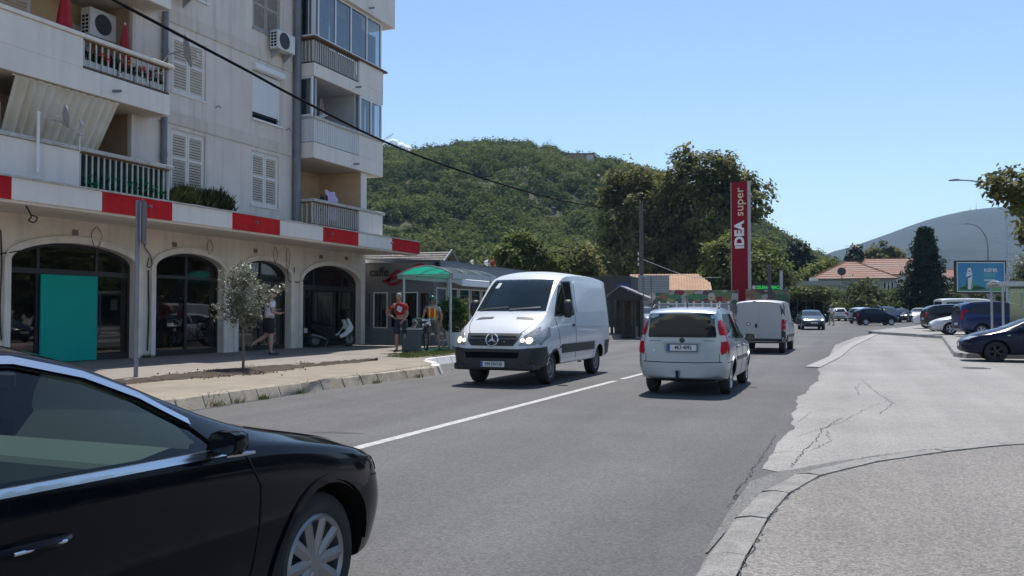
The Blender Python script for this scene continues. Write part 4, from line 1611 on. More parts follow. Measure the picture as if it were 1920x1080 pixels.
# ================================================================ THINGS ON THE BUILDING
M_ac = mat('air_conditioner_white', (0.60, 0.60, 0.58), 0.5, var=0.05)
def ac_unit(loc, rz, label, w=0.82, h=0.55, d=0.3, bracket=True):
    t = thing('air_conditioner', label, 'air conditioner', loc, rz, 'air conditioner units on the facade')
    b = MB()
    b.box(-d / 2, -w / 2, 0, d / 2, w / 2, h)
    b.build('casing', M_ac, t, bevel=0.02, seg=2)
    b = MB()
    b.lathe([(0.0, 0.004), (0.06, 0.012), (0.21, 0.006), (0.23, 0.012), (0.245, 0.0)], 24, 'x', (d / 2 + 0.002, -0.1, h / 2))
    for k in range(5):
        b.lathe([(0.05 + k * 0.04, 0.014), (0.056 + k * 0.04, 0.018), (0.062 + k * 0.04, 0.014)], 20, 'x', (d / 2 + 0.002, -0.1, h / 2))
    b.build('fan_grille', mat('fan_dark', (0.05, 0.05, 0.055), 0.6), t)
    b = MB()
    for i in range(5):
        for j in range(2):
            b.box(-0.10 + j * 0.11, -w / 2 - 0.003, 0.06 + i * 0.09, -0.02 + j * 0.11, -w / 2 + 0.01, 0.12 + i * 0.09)
    b.build('side_vent', M_dark, t)
    for s in (-1, 1):
        b = MB()
        b.box(-d / 2 - 0.12, s * w * 0.34 - 0.02, -0.05, d / 2, s * w * 0.34 + 0.02, 0.0)
        b.prism([(-d / 2 - 0.1, -0.05), (-d / 2 - 0.1, -0.28), (-d / 2 - 0.07, -0.28), (d / 2 - 0.02, -0.05)], 'y', s * w * 0.34 - 0.012, s * w * 0.34 + 0.012)
        b.build('bracket', M_steel, t)
    return t
ac_unit((XF + 0.22, 20.72, 9.22), 0, 'white air conditioner unit below the bleached wooden shutters')
ac_unit((-16.55, 15.0, 7.95), 0, 'white air conditioner on the ochre balcony wall beside the red parasols', w=0.95, h=0.66)
ac_unit((XF + 0.3, 16.62, 9.55), 0, 'grey air conditioner at the top beside the uppermost left balcony', w=0.7, h=0.6)

def dish(loc, rz, tilt, r, label, group='satellite dishes on the building'):
    t = thing('satellite_dish', label, 'satellite dish', loc, rz, group)
    b = MB()
    prof = [(r * i / 7, 0.22 * r * (i / 7) ** 2) for i in range(8)]
    b.lathe(prof + [(r, 0.22 * r + 0.012), (r * 0.5, 0.06 * r - 0.012), (0.0, -0.012)], 26, 'x', (0.08, 0, 0))
    o = b.build('reflector', mat('dish_grey', (0.38, 0.38, 0.40), 0.5, var=.1), t)
    o.rotation_euler = (0, tilt, 0)
    b = MB()
    b.tube([(0, 0, -0.05), (0.30, 0, -0.25), (0.46, 0, -0.10)], 0.012, 6)
    b.tube([(0.44, 0, -0.12), (0.38, 0, 0.0)], 0.03, 8)
    b.build('feed_arm', M_steel, t)
    return t
t = dish((-15.28, 16.2, 7.9), R(48), R(-12), 0.40, 'dark satellite dish seen almost edge-on beside the geranium balcony')
b = MB()
b.tube([(0, 0, 0), (-0.25, 0.2, -0.05), (-0.42, 0.25, -0.3)], 0.02, 6)
b.build('mount', M_steel, t)
t = dish((-15.06, 12.62, 5.50), R(60), R(-10), 0.23, 'small satellite dish on a white pole with cross arms over the lower parapet')
b = MB()
b.tube([(0, 0, -0.0), (-0.05, -0.05, -0.0)], 0.02, 6)
b.build('mount', M_white, t)
t = thing('antenna_pole', 'white pole with two cross arms bolted to the lower left balcony parapet', 'antenna pole', (-15.16, 12.22, 4.4))
b = MB()
b.tube([(0, 0, -0.1), (0, 0, 1.12)], 0.03, 8)
b.ball((0, 0, 1.1), 0.045, 8, 6)
b.build('pole', M_white, t)
b = MB()
b.tube([(0, 0, 1.03), (0.1, 0.45, 1.0), (0.14, 0.85, 0.83)], 0.014, 6)
b.ball((0.14, 0.87, 0.83), 0.05, 8, 6)
b.build('arm', M_steel, t)
b = MB()
b.tube([(0.14, 0.87, 0.82), (0.14, 0.87, 0.45)], 0.008, 5)
b.build('cable', M_white, t)

def parasol(loc, h, m, label, r=0.13, lean=(0, 0)):
    t = thing('closed_parasol', label, 'parasol', loc, 0, 'folded parasols on the balconies')
    b = MB()
    b.tube([(0, 0, 0), (lean[0], lean[1], h)], 0.02, 8)
    b.build('pole', M_white, t)
    b = MB()
    n, k = 20, 12
    vs, fs = [], []
    for i in range(k + 1):
        s = i / k
        rr = r * (0.12 + 0.9 * (1 - s) ** 0.7) if s > 0.12 else r * (1.25 - s)
        z = h * (0.28 + 0.7 * s)
        for j in range(n):
            a = 2 * math.pi * j / n
            q = rr * (1 + 0.28 * math.cos(a * 5 + s * 1.5))
            vs.append((lean[0] * z / h + q * math.cos(a), lean[1] * z / h + q * math.sin(a), z + 0.05 * math.cos(a * 5) * (1 - s) * r * 4))
    for i in range(k):
        for j in range(n):
            fs.append((i * n + j, i * n + (j + 1) % n, (i + 1) * n + (j + 1) % n, (i + 1) * n + j))
    b.add(vs, fs, 0, True)
    b.build('folded_canopy', m, t, sharp=80)
    return t
M_redcloth = mat('red_parasol_cloth', (0.42, 0.018, 0.03), 0.85, var=0.15, vscale=9)
parasol((-15.8, 13.33, 6.75), 1.9, M_redcloth, 'wide folded red parasol at the left edge of the second floor balcony', 0.17)
parasol((-15.85, 15.02, 6.75), 1.55, M_redcloth, 'slim folded red parasol to the right of the balcony air conditioner', 0.13)
parasol((-16.1, 23.3, 6.72), 1.75, mat('pink_cloth', (0.42, 0.30, 0.33), .9, var=.12, vscale=9), 'folded dusty pink parasol in the open second floor loggia', 0.17)

# awning curtain hanging on the first floor left balcony
t = thing('awning_curtain', 'stained beige awning cloth hanging down over the lower left balcony', 'awning', (-15.40, 13.0, 5.0))
b = MB()
K = 60
vs = []
for r2 in range(5):
    s = r2 / 4
    yt0, yt1, yb0, yb1 = -1.15, 1.40, -1.28, 1.02
    for k in range(K + 1):
        u = k / K
        y = (yt0 + (yt1 - yt0) * u) * (1 - s) + (yb0 + (yb1 - yb0) * u) * s
        x = 0.05 + 0.05 * math.sin(k * 1.26 + .3 * math.sin(k * .7)) * (0.7 + 0.5 * s) - 0.25 * s
        vs.append((x, y, 1.20 - 1.20 * s))
fs = [(r2 * (K + 1) + k, (r2 + 1) * (K + 1) + k, (r2 + 1) * (K + 1) + k + 1, r2 * (K + 1) + k + 1) for r2 in range(4) for k in range(K)]
b.add(vs, fs, 0, True)
b.build('cloth', mat('stained_beige_cloth', (0.60, 0.55, 0.46), 0.95, col2=(0.52, 0.43, 0.29), vscale=1.6, streak=.25, grime=(.42, .25, .09)), t, sharp=180)
b = MB()
b.tube([(0.03, -1.2, 1.2), (0.03, 1.42, 1.2)], 0.02, 6)
b.build('rod', M_white, t)
t = thing('balcony_screen', 'dark screen in a white frame with a cut corner at the left edge', 'screen', (-15.5, 10.6, 5.0))
b = MB()
for p, q in (((0, 1.02, 0.0), (0, 1.02, 0.62)), ((0, 1.02, 0.62), (0, 0.78, 0.95)), ((0, 0.78, 0.95), (0, -0.6, 0.95))):
    b.tube([p, q], 0.035, 4)
b.build('frame', M_white, t)
b = MB()
b.prism([(-0.6, 0.0), (1.0, 0.0), (1.0, 0.6), (0.77, 0.93), (-0.6, 0.93)], 'x', -0.01, 0.01)
b.build('panel', mat('dark_brown_panel', (0.05, 0.045, 0.04), 0.7), t)

# flower boxes inside the geranium railing
rngf = np.random.default_rng(4)
M_box = mat('white_flower_box', (0.62, 0.62, 0.61), 0.6, var=.06)
L_ger = leaf_mat('geranium_leaves', (0.015, 0.035, 0.012), (0.04, 0.075, 0.02), (0.08, 0.12, 0.035), nscale=5)
M_flo = [mat('red_petals', (0.55, 0.012, 0.02), .6), mat('pink_petals', (0.72, 0.35, 0.33), .6), mat('yellow_petals', (0.6, 0.45, 0.14), .6)]
fl_spec = [(13.70, [0], 0.4, 'first white flower box from the left, mostly leaves with few flowers'), (14.15, [0], 0.8, 'white flower box with a single dark red geranium head'),
           (14.62, [0, 0, 2], 1.2, 'white flower box in the middle with red and yellow flowers'), (15.08, [0, 2, 1], 1.2, 'white flower box with mixed scarlet and cream flowers'), (15.55, [1, 1], 1.5, 'rightmost white flower box with pale pink flowers')]
for y, cs, am, lab in fl_spec:
    t = thing('flower_box', lab, 'flower box', (-15.46, y, 6.76), 0, 'flower boxes behind the balcony railing')
    b = MB()
    b.prism([(-0.07, 0), (0.07, 0), (0.09, 0.2), (-0.09, 0.2)], 'y', -0.21, 0.21)
    b.build('box', M_box, t)
    cl = np.stack([rngf.uniform(-0.08, 0.1, 9), rngf.uniform(-0.2, 0.2, 9), rngf.uniform(0.22, 0.42, 9)], 1)
    V, F = leaf_cloud(rngf, cl, 0.05, 260, 0.05)
    np_mesh('leaves', V, F, L_ger, t)
    for ci in cs:
        cl = np.stack([rngf.uniform(0.0, 0.14, 2), rngf.uniform(-0.18, 0.18, 2), rngf.uniform(0.3, 0.5, 2)], 1)
        V, F = leaf_cloud(rngf, cl, 0.028, int(70 * am), 0.035)
        np_mesh('blossoms', V, F, M_flo[ci], t)
# bright green artificial hedge behind the lower railing
t = thing('artificial_hedge', 'bright green plastic leaf screen behind the lower left balcony railing', 'hedge screen', (-15.42, 14.6, 4.2))
b = MB()
b.box(-0.02, -1.25, 0, 0, 1.28, 0.7)
b.box(-0.5, 1.2, 0, 0, 1.22, 0.7)
b.build('backing', mat('dark_green_net', (0.014, 0.035, 0.022), .9, var=.5, vscale=30), t)
cl = np.stack([rngf.uniform(0.0, 0.07, 60), rngf.uniform(-1.2, 1.25, 60), rngf.uniform(0.02, 0.30, 60) * rngf.uniform(0.4, 1.3, 60)], 1)
V, F = leaf_cloud(rngf, cl, 0.06, 1500, 0.045)
np_mesh('leaves', V, F, leaf_mat('plastic_green', (0.0, 0.05, 0.02), (0.0, 0.20, 0.075), (0.0, 0.42, 0.17), nscale=2.5), t)
# two spiky shrubs on the canopy
L_yucca = leaf_mat('spiky_shrub_leaves', (0.035, 0.045, 0.012), (0.11, 0.12, 0.035), (0.22, 0.21, 0.07), nscale=2.5)
L_yucca2 = leaf_mat('dark_spiky_shrub_leaves', (0.02, 0.028, 0.010), (0.065, 0.075, 0.024), (0.15, 0.14, 0.05), nscale=2.5)
for (y0, y1, h, m, lab, sd2) in ((16.05, 17.15, 0.52, L_yucca, 'yellow green spiky shrub on the canopy next to the green balcony screen', 1), (16.95, 18.2, 0.58, L_yucca2, 'darker spiky shrub on the canopy, the one away from the balcony', 2)):
    rg = np.random.default_rng(sd2)
    t = thing('canopy_shrub', lab, 'shrub', (-15.42, (y0 + y1) / 2, 4.12), 0, 'shrubs on the canopy')
    n = 1500
    base = np.stack([rg.uniform(-0.25, 0.18, n), rg.uniform(-(y1 - y0) / 2, (y1 - y0) / 2, n), np.zeros(n)], 1)
    prof = np.sqrt(np.maximum(0.05, 1 - (base[:, 1] / ((y1 - y0) / 2)) ** 2))
    base[:, 2] = rg.uniform(0, 0.75, n) * h * prof
    d = np.stack([rg.normal(0.1, 0.35, n), rg.normal(0, 0.35, n), rg.uniform(0.5, 1.1, n)], 1)
    d /= np.linalg.norm(d, axis=1, keepdims=True)
    L2 = rg.uniform(0.14, 0.30, n)[:, None]
    c = np.cross(d, rg.normal(0, 1, (n, 3)))
    c /= np.linalg.norm(c, axis=1, keepdims=True)
    w = 0.016
    V = np.stack([base - c * w * .5, base + d * L2 * .5 + c * w, base + d * L2, base + d * L2 * .5 - c * w], 1).reshape(-1, 3)
    np_mesh('foliage', V, np.arange(4 * n).reshape(n, 4), m, t)
    b = MB()
    for i in range(6):
        b.tube([(rg.uniform(-.15, .1), rg.uniform(-.35, .35), 0), (rg.uniform(-.15, .1), rg.uniform(-.4, .4), h * .6)], 0.012, 5)
    b.build('stems', M_bark, t)
# washing on the first floor right loggia
t = thing('hanging_towel', 'lilac patterned towel hung over the first floor balcony rail', 'towel', (-15.42, 23.0, 4.45))
b = MB()
vs = []
for i in range(9):
    for k in range(7):
        vs.append((0.02 * math.sin(k * 1.6) + (-0.1 if i > 6 else 0), -0.28 + k * 0.095, 0.0 + i * 0.115 + 0.02 * math.cos(k)))
b.add(vs, [(i * 7 + k, i * 7 + k + 1, (i + 1) * 7 + k + 1, (i + 1) * 7 + k) for i in range(8) for k in range(6)], 0, True)
b.build('cloth', mat('lilac_cloth', (0.42, 0.30, 0.50), .95, col2=(0.62, 0.52, 0.66), vscale=14), t, sharp=180)
t = thing('hanging_laundry', 'dark clothes hanging from a line in the ochre loggia', 'laundry', (-16.2, 23.9, 5.35))
b = MB()
rl = random.Random(9)
for j, (y, w, h) in enumerate(((-0.35, 0.2, 0.5), (-0.05, 0.2, 0.34), (0.25, 0.26, 0.32))):
    vs = []
    for i in range(5):
        for k in range(4):
            vs.append((0.03 * rl.uniform(-1, 1), y + w * (k / 3 - 0.5) * (1 - 0.25 * (i == 2)), -h * i / 4 + 0.1 * y))
    b.add(vs, [(i * 4 + k, i * 4 + k + 1, (i + 1) * 4 + k + 1, (i + 1) * 4 + k) for i in range(4) for k in range(3)], 0, True)
b.tube([(0, -0.7, 0.0), (0, 0.6, 0.06)], 0.006, 5)
b.build('clothes', mat('dark_cloth', (0.03, 0.03, 0.035), .95, var=.3, vscale=8), t, sharp=180)
t = thing('drying_rack', 'white folding drying rack leaning in the open second floor loggia', 'drying rack', (-15.75, 22.5, 6.72))
b = MB()
for p, q in (((0, -0.4, 0.5), (0.1, -0.35, 1.45)), ((0, -0.4, 0.75), (0, 0.5, 1.15)), ((0, -0.5, 1.05), (0, 0.1, 0.7)), ((.1, -0.3, .8), (.1, 0.5, 1.1))):
    b.tube([p, q], 0.018, 5)
b.build('frame', M_white, t)
t = thing('tv_antenna', 'thin television antenna sticking out from the building corner against the sky', 'antenna', (-15.35, 25.75, 7.46))
b = MB()
b.tube([(0, 0, 0), (0.1, 0.75, 0.40)], 0.014, 5)
for s in (0.45, 0.7, 0.9):
    b.tube([(0.1 * s - .1, 0.75 * s + 0.03, 0.4 * s - 0.09), (0.1 * s + .1, 0.75 * s - .03, 0.4 * s + 0.09)], 0.008, 4)
b.build('boom', M_steel, t)
# ================================================================ CAFE PAVILION
M_cafe = mat('cafe_grey_panel', (0.17, 0.17, 0.175), 0.6, var=0.08, vscale=0.8)
M_cafeb = mat('cafe_base_panel', (0.20, 0.20, 0.205), 0.7, var=0.12, vscale=1.5)
M_roofd = mat('dark_metal_roof', (0.10, 0.115, 0.14), 0.45, metal=0.2, var=0.1, vscale=2)
G_cafe = thin_glass('cafe_glass', (0.5, 0.52, 0.52), 0.08)
CB = Vector((-14.6, 28.4, 0.3))
cafe = thing('cafe_pavilion', 'low grey cafe pavilion with black and red lettering beside the apartment block', 'cafe', CB)
def cb():
    b = MB()
    b.M = Matrix.Translation(-CB)
    return b
YF, XS = 28.4, -14.6
b = cb()
holed = [(-17.44, -17.28, 0.9, 2.28), (-17.18, -16.55, 0.9, 2.28), (-16.45, -16.12, 0.9, 2.28), (-16.02, -15.25, 0.9, 2.28), (-15.2, -14.72, 0.9, 2.28)]
xs = sorted({-17.6, -14.6, *[h[0] for h in holed], *[h[1] for h in holed]})
for a, c in zip(xs, xs[1:]):
    for za, zc in ((0.2, 0.9), (0.9, 2.28), (2.28, 3.38)):
        if any(h[0] - 1e-6 < a and c < h[1] + 1e-6 for h in holed) and za == 0.9:
            continue
        b.add([(a, YF, za), (c, YF, za), (c, YF, zc), (a, YF, zc)], [(0, 1, 2, 3)])
sw = [(28.62, 29.5), (29.6, 30.5), (30.6, 31.6), (31.7, 32.7), (32.8, 33.8), (33.9, 34.9), (35, 36), (36.1, 37.1)]
ys = sorted({28.4, 44, *[h[0] for h in sw], *[h[1] for h in sw]})
for a, c in zip(ys, ys[1:]):
    for za, zc in ((0.2, 0.42), (0.42, 2.45), (2.45, 3.38)):
        if any(h[0] - 1e-6 < a and c < h[1] + 1e-6 for h in sw) and za == 0.42:
            continue
        b.add([(XS, a, za), (XS, c, za), (XS, c, zc), (XS, a, zc)], [(0, 1, 2, 3)])
b.add([(-22, 44, .2), (-14.6, 44, .2), (-14.6, 44, 3.38), (-22, 44, 3.38)], [(3, 2, 1, 0)])
b.build('wall', M_cafe, cafe)
b = cb()
b.add([(-22, YF + .1, 0.34), (XS - .05, YF + .1, 0.34), (XS - .05, 44, 0.34), (-22, 44, 0.34)], [(0, 1, 2, 3)])
b.add([(-19, YF + .1, 0.34), (-19, 44, 0.34), (-19, 44, 3.3), (-19, YF + .1, 3.3)], [(0, 1, 2, 3)])
b.build('interior', mat('cafe_interior', (0.10, 0.075, 0.06), 0.9, var=.5, vscale=.8), cafe)
b = cb()
rb = random.Random(6)
for i in range(9):
    y = 29 + i * 1.1
    b.box(-15.9, y, 0.34, -15.3, y + .5, 1.05)
    b.box(-16.8, y + .2, 1.4, -16.7, y + .9, 2.3)
b.build('furniture', mat('cafe_furniture', (0.28, 0.13, 0.055), .6, var=.4, vscale=1.5), cafe)
for h in holed:
    b = cb()
    f = 0.045
    b.box(h[0], YF - 0.02, h[2], h[0] + f, YF + 0.05, h[3])
    b.box(h[1] - f, YF - 0.02, h[2], h[1], YF + 0.05, h[3])
    b.box(h[0] + f, YF - 0.02, h[2], h[1] - f, YF + 0.05, h[2] + f)
    b.box(h[0] + f, YF - 0.02, h[3] - f, h[1] - f, YF + 0.05, h[3])
    w = b.build('window', M_pvc if h[1] - h[0] > .5 else M_greypole, cafe)
    b = cb()
    b.add([(h[0], YF + .02, h[2]), (h[1], YF + .02, h[2]), (h[1], YF + .02, h[3]), (h[0], YF + .02, h[3])], [(0, 1, 2, 3)])
    b.build('pane', G_cafe, w)
    if h[1] - h[0] > .4:
        b = cb()
        K = 20
        vs = []
        for k in range(K + 1):
            x = h[0] + (h[1] - h[0]) * k / K
            vs += [(x, YF + .18 + .03 * math.sin(k * 2), 0.9), (x, YF + .18 + .03 * math.sin(k * 2), 2.25)]
        keep = [k for k in range(K) if (k // 5) % 2 == 0]
        b.add(vs, [(2 * k, 2 * k + 2, 2 * k + 3, 2 * k + 1) for k in keep], 0, True)
        b.build('curtain', mat('grey_curtain', (0.2, 0.2, 0.2), .9, var=.2), w)
for h in sw:
    b = cb()
    f = 0.05
    b.box(XS - .05, h[0], .42, XS + .02, h[0] + f, 2.45)
    b.box(XS - .05, h[1] - f, .42, XS + .02, h[1], 2.45)
    b.box(XS - .05, h[0] + f, 2.40, XS + .02, h[1] - f, 2.45)
    b.box(XS - .05, h[0] + f, .42, XS + .02, h[1] - f, .47)
    w = b.build('window', M_pvc, cafe)
    b = cb()
    b.add([(XS - .02, h[0], .42), (XS - .02, h[1], .42), (XS - .02, h[1], 2.45), (XS - .02, h[0], 2.45)], [(0, 1, 2, 3)])
    b.build('pane', G_cafe, w)
for a, c in ((-17.55, -16.5), (-16.5, -15.55), (-15.55, -14.6)):
    b = cb()
    b.box(a + .006, YF - 0.03, 0.3, c - .006, YF - 0.002, 0.82)
    b.build('base_panel', M_cafeb, cafe)
b = cb()
b.box(-17.3, YF - .04, .82, -14.62, YF - .001, .88)
b.build('sill', M_greypole, cafe)
b = cb()   # pitched sheet roof
b.prism([(-14.35, 3.38), (-14.35, 3.46), (-18.5, 3.64), (-22, 3.46), (-22, 3.38)], 'y', 28.45, 44.2)
b.build('roof', M_roofd, cafe)
b = cb()
b.box(-14.38, 28.4, 3.0, -14.30, 44.2, 3.375)
b.build('gutter_fascia', M_roofd, cafe)
b = cb()
b.prism([(-17.6, 3.40), (-16.4, 3.40), (-17.6, 3.55)], 'y', 28.2, 28.38)
b.build('white_roof_edge', M_white, cafe)
b = cb()
b.prism([(XS + 0.03, 2.86), (XS + 0.03, 2.80), (XS + 0.95, 2.50), (XS + 0.95, 2.74), (XS + 0.9, 2.76)], 'y', 28.9, 43)
b.build('white_awning', mat('white_awning_cloth', (0.78, 0.78, 0.77), .8, var=.04), cafe)
me = text_mesh('caffe', 0.46, 0.006, bold=0.012)
me.materials.append(M_black)
o = link('lettering', me, cafe)
o.location = Vector((-16.93, YF - 0.012, 3.04)) - CB
o.rotation_euler = (R(90), 0, 0)
SG = lambda x, y: Vector((-17.49 + (680 + x / 12 - 690) * 0.02312, YF - 0.03, 3.38 - (470 + y / 12 - 493) * 0.0201))
M_script = mat('dark_red_script', (0.27, 0.008, 0.018), 0.5)
for st, wd in (([(895, 452), (810, 470), (720, 540), (650, 620), (615, 690), (660, 750), (760, 755), (860, 710), (915, 640), (940, 575)], [.035, .06, .06, .055, .05, .055, .06, .06, .05, .035]),
               ([(495, 695), (560, 680), (640, 655), (740, 620), (860, 585), (950, 600), (1040, 640), (1130, 642), (1180, 620), (1235, 602)], [.05, .055, .06, .055, .045, .05, .06, .06, .05, .015]),
               ([(975, 492), (1000, 450), (1012, 428)], [.04, .04, .03]),
               ([(1005, 482), (1080, 432), (1180, 380), (1280, 338), (1360, 325), (1430, 345)], [.03, .045, .055, .055, .055, .045])):
    pts = smooth_pl3([SG(*p) for p in st], 5)
    ws = [interp([(i, w) for i, w in enumerate(wd)], i / 5) for i in range(len(pts))]
    b = cb()
    vs = []
    for i, p in enumerate(pts):
        t = (pts[min(i + 1, len(pts) - 1)] - pts[max(i - 1, 0)]).normalized()
        n = Vector((-t.z, 0, t.x)) * ws[i]
        vs += [p + n, p - n, p - n + Vector((0, .028, 0)), p + n + Vector((0, .028, 0))]
    fs = []
    for i in range(len(pts) - 1):
        for k in range(4):
            fs.append((i * 4 + k, i * 4 + (k + 1) % 4, (i + 1) * 4 + (k + 1) % 4, (i + 1) * 4 + k))
    fs += [(0, 1, 2, 3), tuple((len(pts) - 1) * 4 + k for k in (3, 2, 1, 0))]
    b.add(vs, fs)
    b.build('script_stroke', M_script, cafe)
for y, r, m, lab in ((31.2, 0.10, M_white, 'small black and white lamp on the cafe roof edge, nearest to the sign'), (32.6, 0.14, M_white, 'white and dark red lamp on the cafe roof edge, between two others'), (33.2, 0.16, M_script, 'dark red round lamp farthest along the cafe roof edge')):
    t = thing('roof_lamp', lab, 'lamp', (-14.36, y, 3.43), R(20), 'lamps on the cafe roof edge')
    b = MB()
    b.lathe([(0, -.02), (r * .5, -.02), (r, r * .9), (r * .96, r * .95), (0, r * .7)], 12, 'x', (0, 0, r))
    b.build('shade', m, t)
    b = MB()
    b.tube([(0, 0, -.02), (0, 0, r)], 0.02, 6)
    b.ball((0.03, r * .7, r * .8), r * .55, 8, 6)
    b.build('bracket', M_black if m is M_white else M_white, t)

# ================================================================ BUS SHELTERS
G_green = thin_glass('green_shelter_sheet', (0.03, 0.45, 0.30), 0.0, 0.3)
_n, _l = G_green.node_tree.nodes, G_green.node_tree.links
_tr = _n.new('ShaderNodeBsdfTranslucent')
_tr.inputs['Color'].default_value = (0.012, 0.26, 0.18, 1)
_mx = _n.new('ShaderNodeMixShader')
_mx.inputs['Fac'].default_value = .72
_o = _n['Material Output'].inputs['Surface'].links[0].from_socket
_l.new(_o, _mx.inputs[1])
_l.new(_tr.outputs[0], _mx.inputs[2])
_l.new(_mx.outputs[0], _n['Material Output'].inputs['Surface'])
def shelter(loc, rz, label, back=False, w=1.15, zp=2.70, roof=None):
    t = thing('bus_shelter', label, 'bus shelter', loc, rz, 'bus shelters')
    L, ze = 3.5, 2.42
    roof = roof or G_green
    for sx in (-1, 1):
        for y in (0.12, L - 0.12):
            b = MB()
            b.tube([(sx * (w - .13), y, -0.05), (sx * (w - .13), y, ze)], 0.045, 10)
            b.build('post', M_steel, t)
    n = 14
    P = [(w * math.sin(R(-90) + math.pi * i / n), ze + (zp - ze) * math.cos(R(-90) + math.pi * i / n)) for i in range(n + 1)]
    P = [(-w + 2 * w * i / n, ze + (zp - ze) * (1 - (2 * i / n - 1) ** 2)) for i in range(n + 1)]
    for j in range(3):
        b = MB()
        y0, y1 = j * L / 3, (j + 1) * L / 3
        b.add([(x, y0, z) for x, z in P] + [(x, y1, z) for x, z in P], [(i, i + 1, n + 2 + i, n + 1 + i) for i in range(n)], 0, True)
        b.build('roof_sheet', roof, t)
    for y in (0, L / 3, 2 * L / 3, L):
        b = MB()
        b.tube([(x, y, z + .01) for x, z in P], 0.03, 6)
        b.tube([(-w, y, ze), (w, y, ze)], 0.025, 6)
        b.build('roof_rib', M_steel, t)
    for sx in (-1, 1):
        b = MB()
        b.box(sx * w - .03, -.04, ze - .12, sx * w + .03, L + .04, ze + .05)
        b.build('gutter', M_steel, t)
    b = MB()
    b.box(-.95, 0.5, 0.42, -.6, L - 0.5, 0.47)
    for y in (0.7, L - .7):
        b.box(-.8, y, 0, -.74, y + .05, 0.42)
    b.build('bench', mat('bench_slats', (0.4, 0.39, 0.37), .7), t)
    if back:
        b = MB()
        b.box(-1.04, 0.75, 0.5, -1.02, L - .2, 2.3)
        b.build('green_panel', roof, t)
        b = MB()
        b.box(-1.005, 1.15, 1.45, -1.0, 1.7, 2.1)
        b.build('notice', mat('pale_notice', (0.45, 0.55, 0.5), .7), t)
    return t
shelter((-12.92, 24.55, 0.30), R(0), w=.98, label='bus shelter with arched green roof in front of the cafe')
p = at(1863, 33)
shelter((p.x, p.y, gz(36) + 0.16), R(-87), 'bus shelter with green roof beside the parked blue minivan', back=True, zp=2.50, roof=thin_glass('pale_green_sheet', (.42, .66, .56), .08, .05))

# ================================================================ STREET FURNITURE ON THE LEFT
t = thing('road_sign', 'back of a narrow road sign on a grey pole by the soil strip', 'road sign', (-12.75, 12.45, 0.2), R(0))
b = MB()
b.tube([(0, 0, -.1), (0.0, 0, 3.45)], 0.042, 12)
b.build('pole', M_greypole, t)
b = MB()
M90 = Matrix.Rotation(R(-20), 4, 'Z')
b.M = M90
def rrect(w, h, r, n=4):
    pts = []
    for cx, cy, a0 in ((w - r, h - r, 0), (-w + r, h - r, 90), (-w + r, -h + r, 180), (w - r, -h + r, 270)):
        for i in range(n + 1):
            a = R(a0 + 90 * i / n)
            pts.append((cx + r * math.cos(a), cy + r * math.sin(a)))
    return pts
b.M = Matrix.Translation((0.05, 0.05, 3.03)) @ Matrix.Rotation(R(-52), 4, 'Z')
pl = rrect(0.30, 0.42, 0.05)
b.prism(pl, 'y', 0.03, 0.05)
b.build('panel', mat('sign_back_grey', (0.055, 0.058, 0.068), .7, spec=.2, var=.1), t)
b = MB()
b.M = Matrix.Translation((0.05, 0.05, 3.03)) @ Matrix.Rotation(R(-52), 4, 'Z')
for s in (-1, 1):
    b.box(s * .29 - .012, -.0, -.36, s * .29 + .012, .03, .36)
for z in (-.28, .28):
    b.box(-.09, -.01, z - .02, .09, .029, z + .02)
b.build('clamp', M_greypole, t)

t = thing('litter_bin', 'square grey green litter bin beside the man in red', 'litter bin', (-12.62, 23.1, 0.275), R(15))
b = MB()
b.prism([(-.24, 0), (.24, 0), (.27, .70), (-.27, .70)], 'y', -.25, .25)
b.build('body', mat('bin_grey_green', (0.055, 0.07, 0.075), .6, var=.12), t, bevel=.02)
b = MB()
for s in (-1, 1):
    b.box(s * .27 - .02, -.27, .70, s * .27 + .02, .27, .745)
    b.box(-.25, s * .25 - .02, .701, .25, s * .25 + .02, .744)
b.build('rim', mat('bin_rim', (0.3, 0.31, 0.31), .6), t)

def planter(loc, label, h, r, seed, lm, pot):
    rg = np.random.default_rng(seed)
    t = thing('potted_shrub', label, 'potted plant', loc, 0, 'potted shrubs by the cafe')
    b = MB()
    b.lathe([(0, 0), (.2, 0), (.27, .45), (.29, .45), (.29, .5), (.24, .5), (.23, .42), (0, .42)], 18)
    b.build('pot', pot, t)
    b = MB()
    for i in range(5):
        b.tube([(rg.uniform(-.08, .08), rg.uniform(-.08, .08), .4), (rg.uniform(-r, r) * .6, rg.uniform(-r, r) * .6, h * .8)], .014, 5)
    b.build('stems', M_bark, t)
    cl = lobes_to_clumps(rg, [(0, 0, h * .65, r, r, h * .38)], 50, .3)
    V, F = leaf_cloud(rg, cl, .09, 1300, .075)
    np_mesh('foliage', V, F, lm, t)
planter((-13.3, 27.4, .3), 'potted shrub in a white pot by the shelter post, yellow green leaves', 1.75, .5, 3, L_hedge, M_white)
planter((-13.75, 28.6, .3), 'potted dark shrub behind the shelter, against the cafe side wall', 1.7, .42, 5, L_plane, M_black)

